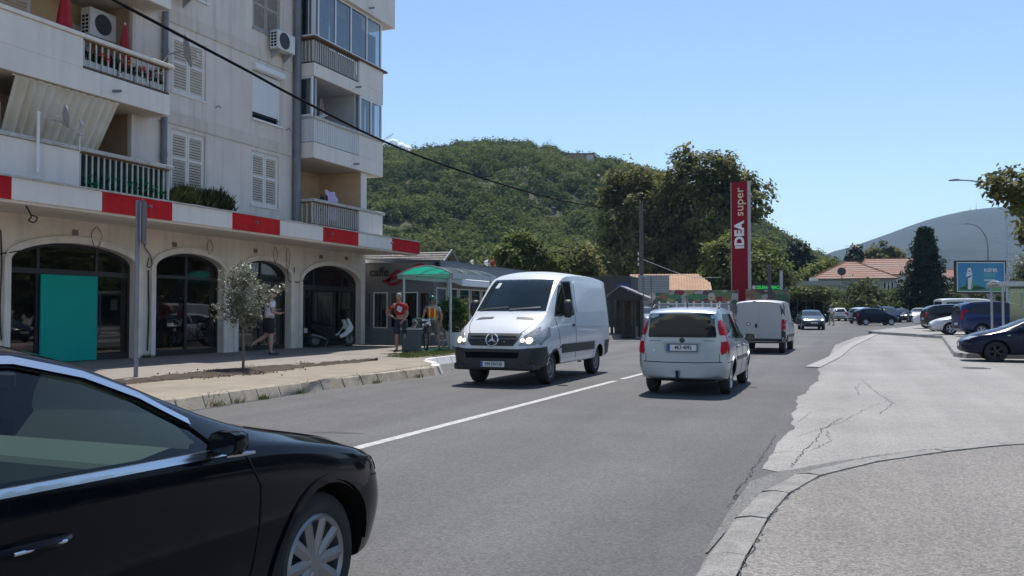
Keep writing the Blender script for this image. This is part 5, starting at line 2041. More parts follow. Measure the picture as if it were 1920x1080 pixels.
# grass tufts
rg = np.random.default_rng(12)
def grass(name, pts, n, h, m, label=None, kind='stuff'):
    pts = np.asarray(pts, float)
    i = rg.integers(0, len(pts), n)
    base = pts[i] + np.stack([rg.normal(0, .07, n), rg.normal(0, .07, n), np.zeros(n)], 1)
    d = np.stack([rg.normal(0, .5, n), rg.normal(0, .5, n), rg.uniform(.5, 1.1, n)], 1)
    d /= np.linalg.norm(d, axis=1, keepdims=True)
    L2 = h * rg.uniform(.4, 1.2, n)[:, None]
    c = np.cross(d, rg.normal(0, 1, (n, 3)))
    c /= np.linalg.norm(c, axis=1, keepdims=True)
    w = 0.006
    V = np.stack([base - c * w, base + c * w, base + d * L2 * .6 + c * w * .8, base + d * L2], 1).reshape(-1, 3)
    np_mesh(name, V, np.arange(4 * n).reshape(n, 4), m, kind=kind)
L_grass = leaf_mat('verge_grass', (0.05, 0.07, 0.02), (0.12, 0.15, 0.04), (0.25, 0.24, 0.10), nscale=3)
P = [(x, y, pz(x, y)) for x, y in zip(rg.uniform(-12.2, -11.4, 260), rg.uniform(20.9, 24.5, 260))]
grass('grass', P, 3600, .13, L_grass)
P = []
for y in (10.9, 11.4, 13.2, 15.7, 17.4, 12.1):
    for k in range(3):
        P.append((kx(y) - .01 + rg.normal(0, .02), y + rg.normal(0, .06), 0.01))
for y in (13.6, 15.2, 17.0, 18.2, 11.0):
    P.append((kx(y) - .16, y, .15))
for x, y in zip(rg.uniform(-12.6, -11.9, 6), rg.uniform(13, 18, 6)):
    P.append((x, y, pz(x, y)))
for y in rg.uniform(16.9, 17.4, 5):
    P.append((-17.15, y, .33))
grass('weeds', P, 900, .11, L_grass)

# young olive tree
rg = np.random.default_rng(77)
t = thing('olive_tree', 'young silvery olive tree with a thin trunk in the soil strip', 'tree', (-12.2, 14.85, .25))
b = MB()
b.tube([(0, 0, -.1), (.01, .0, .4), (-.015, .01, .85), (0, 0, 1.2)], [.034, .027, .024, .02], 8)
br = []
for i in range(16):
    a = rg.uniform(0, 6.28)
    q = (math.cos(a) * rg.uniform(.15, .5), math.sin(a) * rg.uniform(.15, .5), rg.uniform(1.15, 2.15))
    pts = limb(b, (0, 0, rg.uniform(.85, 1.2)), q, .012, .003, rg, .08, 5)
    br += [tuple(p) for p in pts[2:]]
b.build('trunk', mat('olive_bark', (0.16, 0.13, 0.095), .9, var=.25, vscale=12), t)
cl = np.array(br + [tuple(x) for x in lobes_to_clumps(rg, [(0.0, 0, 1.58, .56, .56, .56), (-.08, 0, 2.02, .38, .38, .34), (.38, .2, 1.78, .42, .34, .22), (-.2, -.1, 1.28, .4, .4, .28), (.1, 0, 1.2, .4, .4, .3)], 120, .25)])
V, F = leaf_cloud(rg, cl, .06, 5200, .026, .3, None, 2.6)
np_mesh('crown', V, F, L_olive, t)

# overhead line: pole and cable
p = at(1203, 49.0)
PB = Vector((p.x, p.y, gz(p.y) + .15))
t = thing('utility_pole', 'brown utility pole carrying the black overhead cable', 'utility pole', PB)
b = MB()
b.tube([(0, 0, -.2), (0, 0, 7.45)], [.15, .11], 8)
b.build('pole', mat('pole_brown', (0.105, 0.085, 0.075), .8, var=.2, vscale=4), t)
b = MB()
b.box(-.62, -.05, 5.62, -.1, .05, 5.68)
b.box(-.66, -.09, 5.66, -.5, .09, 5.8)
b.build('bracket', M_black, t)
for z in (4.0, 4.3, 4.6):
    b = MB()
    b.lathe([(0, -.09), (.05, -.08), (.03, -.03), (.05, 0), (.03, .05), (0, .09)], 8, 'z', (-.17, -.02, z))
    b.build('insulator', M_white, t)
b = MB()
b.box(-.08, -.08, 7.35, .08, .08, 7.5)
b.build('cap', M_black, t)
cp = [(40, -115), (130, -52), (215, -1), (450, 124), (555, 181), (720, 264), (860, 318), (1000, 362), (1100, 384), (1198, 396)]
pts = []
for u, v in cp:
    dep = 1 / (1 / 12 + (1 / 49 - 1 / 12) * (u - 215) / (1200 - 215))
    q = at(u, dep)
    pts.append(Vector((q.x, q.y, 1.5 + dep * (586 - v) / 1600 * 1.0)))
b = MB()
b.tube(smooth_pl3(pts, 8), 0.024, 6)
tag(b.build('overhead_cable', mat('cable_rubber', (.008, .008, .009), .9, spec=.05)), 'thick black overhead cable sagging across the facade to the brown pole', 'cable')
q = at(1352, 82)
b = MB()
b.tube(smooth_pl3([PB + Vector((0, 0, 4.3)), PB.lerp(Vector((q.x, q.y, 5.6)), .5) + Vector((0, 0, 1.3)), Vector((q.x, q.y, 4.9))], 10), .02, 5)
tag(b.build('overhead_cable', mat('pale_cable', (0.35, 0.35, 0.36), .6)), 'thin pale cable running from the brown pole towards the bright tree', 'cable')
p = at(1226, 45)
t = thing('direction_sign', 'wide ribbed back of a grey direction sign on two thin posts', 'road sign', (p.x, p.y, gz(p.y) + .15), R(22))
b = MB()
b.box(-.82, 0.0, 2.3, .82, .02, 3.22)
b.build('panel', mat('sign_aluminium', (0.27, 0.275, 0.28), .5, metal=.3, var=.06), t)
for i in range(8):
    b = MB()
    b.box(-.82, -.03, 2.32 + i * .118, .82, -.001, 2.345 + i * .118)
    b.build('rib', M_steel, t)
for x in (-.55, -.13):
    b = MB()
    b.tube([(x, -.07, -.2), (x, -.07, 3.15)], .035, 8)
    b.build('post', M_greypole, t)

# market kiosk
p = at(1166, 46.2)
t = thing('market_kiosk', 'dark wooden kiosk with a pitched roof and slatted side beside the brown pole', 'kiosk', (p.x, p.y, gz(p.y) + .15), R(6))
for x, y in ((-.45, -.6), (.75, -.6), (.75, 1.5), (-.45, 1.5), (.15, -.6)):
    b = MB()
    b.box(x - .07, y - .07, -.1, x + .07, y + .07, 2.2)
    b.build('post', M_black, t)
for i in range(9):
    b = MB()
    b.box(.3 + i * .045, 1.25 - i * .2, .25, .33 + i * .045, 1.33 - i * .2, 2.15)
    b.build('slat', mat('kiosk_slat', (0.20, 0.145, 0.085), .8, var=.2, vscale=6), t)
for s, x1 in ((-1, -.9), (1, 1.55)):
    b = MB()
    b.prism([(0.05, 2.62), (x1, 1.98), (x1, 2.03), (0.05, 2.68)], 'y', -.95, 1.8)
    b.build('roof_panel', mat('kiosk_roof_felt', (0.24, 0.24, 0.25), .9, var=.1), t)
b = MB()
b.prism([(-.85, 1.9), (.05, 2.6), (1.5, 1.9)], 'y', -.82, -.74)
b.build('gable', M_black, t)
b = MB()
b.box(-.45, .2, -.1, .7, 1.5, .5)
b.box(-.38, 1.4, .5, .7, 1.45, 2.1)
b.box(-.55, -.5, .98, .75, -.42, 1.06)
b.build('counter', mat('kiosk_brown', (0.10, 0.075, 0.055), .85, var=.4, vscale=3), t)
p = at(1125, 60)
t = thing('dark_shed', 'dark grey flat roofed building with a blue sign behind the white van', 'building', (p.x, p.y, gz(p.y)), R(4))
b = MB()
b.box(-8.0, 0, 0, 0, 5, 3.85)
b.build('wall', mat('anthracite_cladding', (0.035, 0.036, 0.04), .6, var=.1), t)
for i in range(10):
    b = MB()
    b.box(-8 + i * .8 + .01, -.03, .05, -8 + (i + 1) * .8 - .01, -.002, 3.8)
    b.build('cladding_panel', mat('anthracite_cladding'), t)
b = MB()
b.box(0.02, -.3, 0, 2.25, 4.5, 3.82)
b.build('corner_block', mat('anthracite_block', (0.03, 0.031, 0.035), .6), t)
b = MB()
b.box(1.25, -.36, 2.35, 2.2, -.31, 3.3)
b.build('blue_sign', mat('blue_sign_face', (0.012, 0.045, 0.19), .5), t)
b = MB()
for i, (x, w) in enumerate(((1.36, .12), (1.5, .1), (1.63, .09), (1.78, .12), (1.93, .08), (2.04, .09))):
    b.box(x, -.37, 2.72, x + w, -.361, 2.86)
b.build('worn_lettering', mat('faded_white', (.4, .45, .55), .6), t)

# corrugated orange roof building
p = at(1262, 76)
t = thing('market_hall', 'market building with a long faded orange corrugated roof', 'building', (p.x, p.y, gz(p.y)), R(12))
b = MB()
b.box(-3.6, .2, 0, 3.7, 6, 3.0)
b.build('wall', mat('hall_wall', (0.32, 0.31, 0.29), .9, var=.1), t)
M_or = mat('faded_orange_sheet', (0.40, 0.235, 0.135), .75, var=.16, vscale=1.2, streak=.35, grime=(.5, .38, .27))
n = 30
for i in range(n):
    x0, x1 = -3.9 + i * 7.3 / n, -3.9 + (i + 1) * 7.3 / n
    xm = x0 + (x1 - x0) * .35
    inset = 0
    b = MB()
    v = []
    for (y, z) in ((-.35, 2.98), (3.0, 4.68)):
        sx = 0
        if x1 > 2.4:
            zz = z - (x1 - 2.4) * .75 * (1 if z > 4 else 0)
        else:
            zz = z
        v += [(x0, y, zz), (xm, y, zz + .07), (x1, y, zz)]
    b.add(v, [(0, 1, 4, 3), (1, 2, 5, 4)])
    b.build('roof_sheet', M_or, t)
b = MB()
b.prism([(3.0, 4.6), (6, 2.98), (3.0, 2.98)], 'x', -3.88, 2.4)
b.build('rear_roof', M_or, t)

# fruit hoarding
def fruit_material():
    m = bpy.data.materials.new('fruit_print')
    MATS['fruit_print'] = m
    m.use_nodes = True
    N, L = m.node_tree.nodes, m.node_tree.links
    b = N['Principled BSDF']
    b.inputs['Roughness'].default_value = .6
    g = N.new('ShaderNodeNewGeometry')
    mp = N.new('ShaderNodeMapping')
    mp.inputs['Scale'].default_value = (1, .2, 1.3)
    L.new(g.outputs['Position'], mp.inputs['Vector'])
    v = N.new('ShaderNodeTexVoronoi')
    v.inputs['Scale'].default_value = 2.1
    L.new(mp.outputs['Vector'], v.inputs['Vector'])
    s = N.new('ShaderNodeSeparateColor')
    L.new(v.outputs['Color'], s.inputs['Color'])
    r = N.new('ShaderNodeValToRGB')
    r.color_ramp.interpolation = 'CONSTANT'
    cs = [(0, (.25, .03, .03)), (.16, (.30, .13, .07)), (.30, (.14, .19, .09)), (.44, (.34, .28, .12)), (.56, (.06, .12, .07)), (.68, (.40, .37, .31)), (.88, (.12, .05, .06))]
    e = r.color_ramp.elements
    e[0].color = (*cs[0][1], 1)
    e[1].position, e[1].color = cs[1][0], (*cs[1][1], 1)
    for q, c in cs[2:]:
        k = e.new(q)
        k.color = (*c, 1)
    L.new(s.outputs[0], r.inputs['Fac'])
    L.new(r.outputs['Color'], b.inputs['Base Color'])
    return m
M_fruit = fruit_material()
for (u0, u1, lab) in ((1217, 1384, 'long hoarding printed with fruit under the orange roof'), (1400, 1480, 'short hoarding printed with fruit right of the red tower')):
    A, B2 = at(u0, 70), at(u1, 70)
    L2 = (B2 - A).length
    t = thing('fruit_hoarding', lab, 'hoarding', (A.x, A.y, gz(A.y)), math.atan2(B2.y - A.y, B2.x - A.x), 'fruit hoardings at the market')
    n = max(1, round(L2 / 2.4))
    for i in range(n):
        b = MB()
        b.box(i * L2 / n + .02, 0, 2.0, (i + 1) * L2 / n - .02, .05, 3.05)
        b.build('printed_panel', M_fruit, t)
    for i in range(n + 1):
        b = MB()
        b.box(i * L2 / n - .04, .06, 0, i * L2 / n + .04, .14, 3.1)
        b.build('post', M_greypole, t)
    b = MB()
    b.box(0, .15, 0, L2, .3, 2.0)
    b.build('stall_back', mat('stall_back', (.2, .19, .17), .9, var=.4, vscale=2), t)
    if u0 == 1217:
        for x, w in ((1.55, 1.1), (2.9, 2.1)):
            b = MB()
            b.prism([(x + (w / 2) * (1 + math.cos(a)), 2.5 + .22 * math.sin(a)) for a in [2 * math.pi * i / 20 for i in range(20)]], 'y', -.012, -.002)
            b.build('green_oval', mat('green_print', (.07, .22, .10), .6), t)
        for x in (.25, 5.1):
            b = MB()
            b.prism([(x + .3 * math.cos(a), 2.5 + .33 * math.sin(a)) for a in [2 * math.pi * i / 20 for i in range(20)]], 'y', -.012, -.002)
            b.build('pale_face_print', mat('pale_print', (.55, .47, .38), .6), t)
            b = MB()
            b.prism([(x + .1 * math.cos(a), 2.42 + .045 * math.sin(a)) for a in [2 * math.pi * i / 12 for i in range(12)]], 'y', -.02, -.013)
            b.build('red_lips_print', mat('red_print', (.42, .02, .02), .6), t)
# white railed fence in front of the market
A, B2 = at(1236, 58), at(1366, 58)
L2 = (B2 - A).length
t = thing('white_fence', 'white post and rail fence with grey infill below the fruit hoarding', 'fence', (A.x, A.y, gz(A.y)), math.atan2(B2.y - A.y, B2.x - A.x))
for i in range(9):
    b = MB()
    b.box(i * L2 / 8 - .06, -.06, 0, i * L2 / 8 + .06, .06, 2.05)
    b.build('post', M_white, t)
    if i < 8:
        b = MB()
        b.box(i * L2 / 8 + .065, -.02, .1, (i + 1) * L2 / 8 - .065, .02, 1.85)
        b.build('infill_panel', mat('grey_infill', (.33, .33, .34), .8, var=.1), t)
        b = MB()
        b.box(i * L2 / 8 + .065, -.04, 1.86, (i + 1) * L2 / 8 - .065, .04, 1.93)
        b.build('rail', M_white, t)

# red tower sign
p = at(1390, 80)
t = thing('tower_sign', 'tall dark red tower sign with white vertical lettering', 'sign', (p.x, p.y, gz(p.y)), R(-16))
M_tred = mat('tower_red', (0.235, 0.008, 0.014), .7, var=.04, spec=.1)
b = MB()
b.box(-.78, -.3, -.1, .78, .3, 13.35)
b.build('body', M_tred, t)
b = MB()
b.box(.785, -.3, 0, .86, .32, 13.38)
b.box(-.86, -.3, 0, -.785, .32, 13.38)
b.build('edge_trim', mat('tower_trim', (.34, .28, .29), .5), t)
b = MB()
for i in range(1, 7):
    b.box(-.78, -.303, i * 1.9, .78, -.3005, i * 1.9 + .02)
b.build('panel_joint', M_seam, t)
rotv = Matrix(((0, -1, 0), (0, 0, -1), (1, 0, 0))).to_euler()
me = text_mesh('iDEA', 1.22, 0.02, bold=0.055, sx=.98)
me.materials.append(M_white)
o = link('lettering', me, t)
o.location, o.rotation_euler = (.03, -.325, 8.35), rotv
me = text_mesh('super', 1.15, 0.02, bold=0.006, sx=1.04)
me.materials.append(mat('cream_letter', (.62, .52, .36), .5))
o = link('lettering', me, t)
o.location, o.rotation_euler = (.05, -.325, 11.45), rotv

# green market sign and posts
p = at(1437, 82)
t = thing('market_sign', 'dark shop sign with bright green ZELENA PIJACA lettering right of the red tower', 'sign', (p.x, p.y, gz(p.y)), R(10))
b = MB()
b.box(-1.5, 0, 3.0, 1.35, .12, 3.9)
for x in (-1.3, 1.2):
    b.box(x - .05, .02, 0, x + .05, .1, 3.0)
b.build('board', M_black, t)
o = lettering('ZELENA PIJACA', .42, emis('green_letters', (0.03, 0.75, 0.10), .35, (.02, .4, .06)), t, (.22, -.012, 3.48), (R(90), 0, 0), bold=.012, sx=.8)
b = MB()
b.ball((-1.15, -.02, 3.5), .17, 10, 8, sc=(1, .3, 1.15))
b.build('emblem', M_white, t)
for u, dep, h, m, lab in ((1443, 70, 5.0, mat('pole_brown'), 'thick brown post in front of the green lettering'), (1465, 71, 4.6, M_steel, 'pale grey post right of the green lettering')):
    p = at(u, dep)
    t = thing('post', lab, 'post', (p.x, p.y, gz(p.y)), 0, 'posts near the red tower')
    b = MB()
    b.tube([(0, 0, -.1), (0, 0, h)], .14 if u < 1450 else .12, 8)
    b.build('shaft', m, t)
    b = MB()
    b.lathe([(0, h), (.17, h), (.15, h + .06), (0, h + .06)], 8)
    b.build('cap', M_greypole, t)

# ================================================================ HOUSES
M_tile = mat('terracotta_tile', (0.285, 0.135, 0.092), .85, col2=(0.25, 0.185, 0.15), vscale=.5, fine=.2, fscale=3.5)
M_hw = mat('pale_green_wall', (0.30, 0.33, 0.29), .9, var=.06, vscale=.5)
M_hw2 = mat('pale_house_wall', (0.52, 0.50, 0.46), .9, var=.06)
def hip_house(name, label, loc, rz, w, d, hw, hr, ridge_l, wm, rm, over=.45, windows=(), chim=None, rows=8, cat='house'):
    t = thing(name, label, cat, loc, rz)
    b = MB()
    b.box(-w / 2, -d / 2, -.3, w / 2, d / 2, hw)
    b.build('wall', wm, t)
    W, D, z0, z1 = w / 2 + over, d / 2 + over, hw, hw + hr
    rl = ridge_l / 2
    planes = [[(-W, -D), (W, -D), (rl, 0), (-rl, 0)], [(W, D), (-W, D), (-rl, 0), (rl, 0)], [(W, -D), (W, D), (rl, 0), (rl, 0)], [(-W, D), (-W, -D), (-rl, 0), (-rl, 0)]]
    for P in planes:
        # tile courses, each overlapping the next one down
        b = MB()
        a, c, e, f = [Vector((*q, 0)) for q in P]
        for k in range(rows):
            s0, s1 = k / rows, (k + 1) / rows
            L0, R0, L1, R1 = a.lerp(f, s0), c.lerp(e, s0), a.lerp(f, s1), c.lerp(e, s1)
            za, zb_ = z0 + (z1 - z0) * s0 + .05, z0 + (z1 - z0) * s1
            b.add([(L0.x, L0.y, za), (R0.x, R0.y, za), (R1.x, R1.y, zb_), (L1.x, L1.y, zb_), (L0.x, L0.y, za - .06), (R0.x, R0.y, za - .06)], [(0, 1, 2, 3), (4, 5, 1, 0)])
        b.build('roof_tiles', rm, t)
    b = MB()
    b.box(-W, -D, z0 - .06, W, D, z0 - .01)
    b.build('eave', mat('eave_brown', (.12, .09, .07), .8), t)
    b = MB()
    for sx in (-1, 1):
        for sy in (-1, 1):
            b.tube([(sx * W, sy * D, z0 + .06), (sx * rl, 0, z1 + .04)], .09, 6)
    b.tube([(-rl, 0, z1 + .04), (rl, 0, z1 + .04)], .09, 6)
    b.build('ridge_tiles', mat('ridge_tile', (.22, .085, .055), .85), t)
    for (x, z, ww, hh) in windows:
        b = MB()
        for s in (-1, 1):
            b.box(x + s * ww / 2 - .04, -d / 2 - .03, z, x + s * ww / 2 + .04, -d / 2 - .001, z + hh)
        b.box(x - ww / 2, -d / 2 - .03, z - .05, x + ww / 2, -d / 2 - .001, z)
        q = b.build('window', M_pvc, t)
        b = MB()
        b.box(x - ww / 2 + .04, -d / 2 - .015, z, x + ww / 2 - .04, -d / 2 - .002, z + hh)
        b.build('pane', M_glass_dark, q)
    if chim:
        b = MB()
        b.box(chim[0] - .45, chim[1] - .3, z0, chim[0] + .45, chim[1] + .3, chim[2])
        b.build('chimney', mat('brick_brown', (.16, .06, .045), .9, var=.2, vscale=3), t)
    return t
p = at(1595, 118)
h1 = hip_house('tiled_house', 'pale green house with a wide terracotta hip roof behind the vines', (p.x, p.y, gz(200)), R(6), 10.2, 9.5, 5.15, 2.5, 1.2, M_hw, M_tile,
          windows=((4.2, 3.3, .3, 1.3), (4.65, 3.3, .3, 1.3), (3.75, 3.3, .3, 1.3), (1.2, 3.0, 1.3, 1.3)), chim=(-4.2, 1.5, 6.7))
b = MB()
b.tube([(-1.6, -5.3, 4.8), (-1.6, -5.3, 5.6)], .05, 5)
b.lathe([(0, -.05), (.3, .0), (.55, .14), (.53, .16), (0, .02)], 14, 'y', (-1.6, -5.4, 6.1))
b.build('roof_dish', mat('dark_dish', (.06, .045, .045), .6), h1)
p = at(1519, 112)
t = thing('flat_annex', 'flat roofed pale green annex left of the terracotta house', 'building', (p.x, p.y, gz(200)), R(12))
b = MB()
b.box(-2.6, 0, -.3, 3.6, 5, 4.2)
b.build('wall', M_hw, t)
b = MB()
b.box(-2.9, -.35, 4.2, 3.9, 5.2, 4.75)
b.build('flat_roof', mat('roof_slab_green', (.33, .345, .31), .9, var=.06), t)
for x, w in ((-.4, .5), (1.0, 1.3)):
    b = MB()
    b.box(x, -.03, 2.6, x + w, -.002, 3.9)
    b.build('window', M_glass_dark, t)
b = MB()
b.box(.2, 1, 4.75, 1.2, 1.8, 5.25)
b.build('roof_box', M_ac, t)
p = at(1672, 131)
hip_house('tiled_house', 'taller house with a long straight terracotta roof right behind the hip roofed house', (p.x, p.y, gz(200)), R(10), 9.6, 9.5, 6.3, 2.6, 7.5, M_hw2, M_tile, windows=((-3, 3, 1.2, 1.3),))
p = at(1775, 150)
hip_house('tiled_house', 'small white house with an orange roof between the conifer and the billboard', (p.x, p.y, gz(200)), R(0), 6, 6, 6.4, 1.8, 2, M_hw2, M_tile, windows=((-1.6, 4.2, .9, 1.1), (1.2, 4.2, .9, 1.1)))
p = at(768, 58)
t = thing('old_house', 'old building with a mossy grey tiled gable roof behind the cafe', 'house', (p.x, p.y, gz(60) + .25), R(8))
b = MB()
b.box(-5.5, -2.6, -.2, 2.6, 2.6, 3.75)
b.build('wall', M_hw2, t)
b = MB()
b.prism([(-2.6, 3.75), (2.6, 3.75), (0, 5.0)], 'x', 2.45, 2.55)
b.build('gable', mat('dark_red_gable', (.12, .03, .028), .8), t)
M_moss = mat('mossy_tile', (.12, .105, .09), .9, col2=(.22, .195, .165), vscale=3.0, fine=.35, fscale=7)
for s in (-1, 1):
    rows = 9
    for k in range(rows):
        a0, a1 = k / rows, (k + 1) / rows
        y0, y1 = s * 3.0 * (1 - a0), s * 3.0 * (1 - a1)
        z0, z1 = 3.62 + 1.5 * a0, 3.62 + 1.5 * a1
        b = MB()
        v = [(-5.9, y0, z0 + .05), (2.95, y0, z0 + .05), (2.95, y1, z1), (-5.9, y1, z1), (-5.9, y0, z0), (2.95, y0, z0)]
        f = [(0, 1, 2, 3), (4, 5, 1, 0)]
        b.add(v, f if s < 0 else [q[::-1] for q in f])
        b.build('tile_course', M_moss, t)
b = MB()
for s in (-1, 1):
    b.prism([(s * 3.05, 3.6), (s * 3.05, 3.76), (0, 5.28), (0, 5.12)], 'x', 2.95, 3.05)
b.build('bargeboard', mat('grey_blue_board', (.17, .18, .20), .7), t)
for px, dep, w, lab, m in ((1088, 372, 12, 'ruined ochre building in a clearing high on the wooded hill', mat('ochre_ruin', (.30, .22, .14), .9, var=.3, vscale=.4)), (1455, 235, 5, 'small white house on the slope of the wooded hill', M_hw2), (1475, 215, 4, 'tiny pale house lower on the slope of the wooded hill', M_hw2)):
    p = at(px, dep)
    z = hill_z(px, dep) + .5
    t = thing('hill_house', lab, 'house', (p.x, p.y, z), R(20), 'houses on the wooded hill')
    b = MB()
    b.box(-w / 2, -2.5, -4, w / 2, 2.5, 2.8 if w > 8 else 3.4)
    b.build('wall', m, t)
    b = MB()
    if w > 8:
        b.box(-w / 2 - .3, -2.8, 2.8, w / 2 + .3, 2.8, 3.2)
    else:
        b.prism([(-2.9, 3.4), (2.9, 3.4), (0, 4.9)], 'x', -w / 2 - .3, w / 2 + .3)
    b.build('roof', mat('dark_slab', (.16, .11, .09), .9) if w > 8 else M_tile, t)
    if w > 8:
        b = MB()
        b.box(w / 2 - 3.2, -2.6, -1, w / 2 - .4, -2.49, 2.4)
        b.build('pale_wing', M_hw2, t)
b = MB()
p = at(1080, 366)
vs, fs = [], []
for i in range(6):
    for k in range(9):
        q = at(1058 + k * 7, 352 + i * 7)
        vs.append((q.x, q.y, hill_z(1058 + k * 7, 352 + i * 7) + gz(200) + .35))
b.add(vs, [(i * 9 + k, i * 9 + k + 1, (i + 1) * 9 + k + 1, (i + 1) * 9 + k) for i in range(5) for k in range(8)], 0, True)
b.build('bare_slope', mat('bare_earth', (.17, .13, .075), .95, col2=(.08, .09, .04), vscale=.25), kind='structure', sharp=180)

# ================================================================ LAMPS AND BILLBOARD ON THE RIGHT
def street_lamp(px, dep, h, armlen, armh, label, headlen=.7, r=.1, side=-1, drop=.0):
    p = at(px, dep)
    t = thing('street_lamp', label, 'street lamp', (p.x, p.y, gz(p.y) + .1), R(22), 'street lamps on the right')
    b = MB()
    b.tube([(0, 0, -.2), (0, 0, h * .42), (0, 0, h * .43), (0, 0, h)], [r * 1.25, r * 1.2, r * .85, r * .6], 10)
    b.build('pole', M_steel if dep < 70 else M_greypole, t)
    b = MB()
    pts = [Vector((side * armlen * (1 - math.cos(a)) , 0, h + armh * math.sin(a))) for a in [i * math.pi / 2 / 10 for i in range(11)]]
    b.tube(pts, r * .5, 8)
    b.build('arm', M_greypole, t)
    e = pts[-1]
    b = MB()
    b.M = Matrix.Translation(e)
    b.prism([(0, .06), (side * headlen * .3, .09), (side * headlen, .03), (side * headlen, -.04), (0, -.05)], 'y', -.12, .12)
    b.build('lamp_head', M_greypole, t, bevel=.02)
    b = MB()
    b.M = Matrix.Translation(e)
    b.box(side * headlen * .35, -.09, -.065, side * headlen * .95, .09, -.045)
    b.build('lens', M_clear_lamp, t)
street_lamp(1890, 60, 9.1, 3.3, 1.35, 'tall street lamp with a long flat arm behind the overhanging branch')
street_lamp(1854, 90, 7.6, 1.9, 2.6, 'shorter street lamp with a curved arm rising behind the billboard', r=.12)
A, B2 = at(1791, 75), at(1888, 75)
t = thing('billboard', 'framed billboard with a milk bottle and KEFIR lettering on turquoise', 'billboard', ((A.x + B2.x) / 2, (A.y + B2.y) / 2, gz(85)), math.atan2(B2.y - A.y, B2.x - A.x))
W2 = (B2 - A).length / 2
M_tq = mat('billboard_print', (.05, .27, .36), .5, col2=(.03, .16, .40), vscale=.35)
b = MB()
z0, z1 = 2.75, 5.65
b.box(-W2 + .12, 0, z0 + .12, W2 - .12, .1, z1 - .12)
b.build('poster', M_tq, t)
b = MB()
for s in (-1, 1):
    b.box(s * (W2 - .06) - .07, -.08, z0, s * (W2 - .06) + .07, .16, z1)
b.box(-W2 + .14, -.08, z1 - .13, W2 - .14, .16, z1)
b.box(-W2 + .14, -.08, z0, W2 - .14, .16, z0 + .13)
b.build('frame', mat('billboard_frame', (.035, .02, .02), .6), t)
b = MB()
for s in (-1, 1):
    b.box(s * (W2 - .19) - .035, -.03, z0 + .13, s * (W2 - .19) + .035, -.005, z1 - .13)
b.box(-W2 + .23, -.03, z1 - .21, W2 - .23, -.005, z1 - .14)
b.box(-W2 + .23, -.03, z0 + .14, W2 - .23, -.005, z0 + .21)
b.build('inner_border', M_white, t)
for x in (-1.2, 1.2):
    b = MB()
    b.box(x - .12, .17, -.2, x + .12, .4, z1 - .3)
    b.build('post', M_greypole, t)
def flat(name, poly, m, y):
    q = MB()
    q.prism(poly, 'y', y, y - .003)
    return q.build(name, m, t)
ell = lambda cx, cz, rx, rz_, n=24, a0=0, a1=360: [(cx + rx * math.cos(R(a0 + (a1 - a0) * i / n)), cz + rz_ * math.sin(R(a0 + (a1 - a0) * i / n))) for i in range(n)]
flat('green_field_print', ell(-.75, 2.98, 1.25, .55, 24, 0, 180) + [(-1.98, 2.97)], mat('print_green', (.05, .22, .05), .5), -.006)
flat('dark_plate_print', ell(-.75, 3.22, 1.15, .16), mat('print_dark', (.015, .05, .06), .5), -.010)
flat('green_field_print', [(.7, 2.98), (1.98, 2.98), (1.98, 3.45), (.7, 3.55)], mat('print_green2', (.10, .36, .10), .5), -.006)
bx = -1.0
flat('bottle_print', [(bx - .27, 3.12), (bx + .27, 3.12), (bx + .30, 3.3), (bx + .24, 4.0), (bx + .29, 4.4), (bx + .2, 4.6), (bx + .14, 5.0), (bx - .14, 5.0), (bx - .2, 4.6), (bx - .29, 4.4), (bx - .24, 4.0), (bx - .30, 3.3)], mat('print_white', (.62, .64, .64), .5), -.014)
flat('bottle_cap_print', [(bx - .17, 5.0), (bx + .17, 5.0), (bx + .17, 5.13), (bx - .17, 5.13)], mat('print_green'), -.018)
flat('bottle_band_print', [(bx - .27, 4.2), (bx + .27, 4.38), (bx + .27, 4.28), (bx - .25, 4.05)], mat('print_navy', (.05, .04, .25), .5), -.018)
flat('bottle_side_print', [(bx - .3, 3.3), (bx - .24, 4.0), (bx - .15, 4.1), (bx - .16, 3.13), (bx - .27, 3.12)], mat('print_dark'), -.018)
flat('bottle_side_print', [(bx + .3, 3.3), (bx + .24, 4.0), (bx + .17, 3.7), (bx + .12, 3.13), (bx + .27, 3.12)], mat('print_green2'), -.018)
flat('bottle_mark_print', [(bx - .09, 4.68), (bx + .09, 4.68), (bx + .09, 4.78), (bx - .09, 4.78)], mat('print_navy'), -.018)
lettering('KEFIR', .43, mat('print_white'), t, (.88, -.012, 4.78), (R(90), 0, 0), extrude=.003, bold=.012, sx=1.1)
b = MB()
rl = random.Random(3)
for zz, n, m in ((4.42, 6, 0), (4.22, 5, 0), (3.86, 5, 1)):
    x = .3
    for i in range(n):
        w = rl.uniform(.1, .2)
        b.box(x, -.012, zz, x + w, -.008, zz + .13, m)
        x += w + .05
b.build('small_print', [mat('print_teal', (.12, .42, .42), .5), mat('print_white')], t)

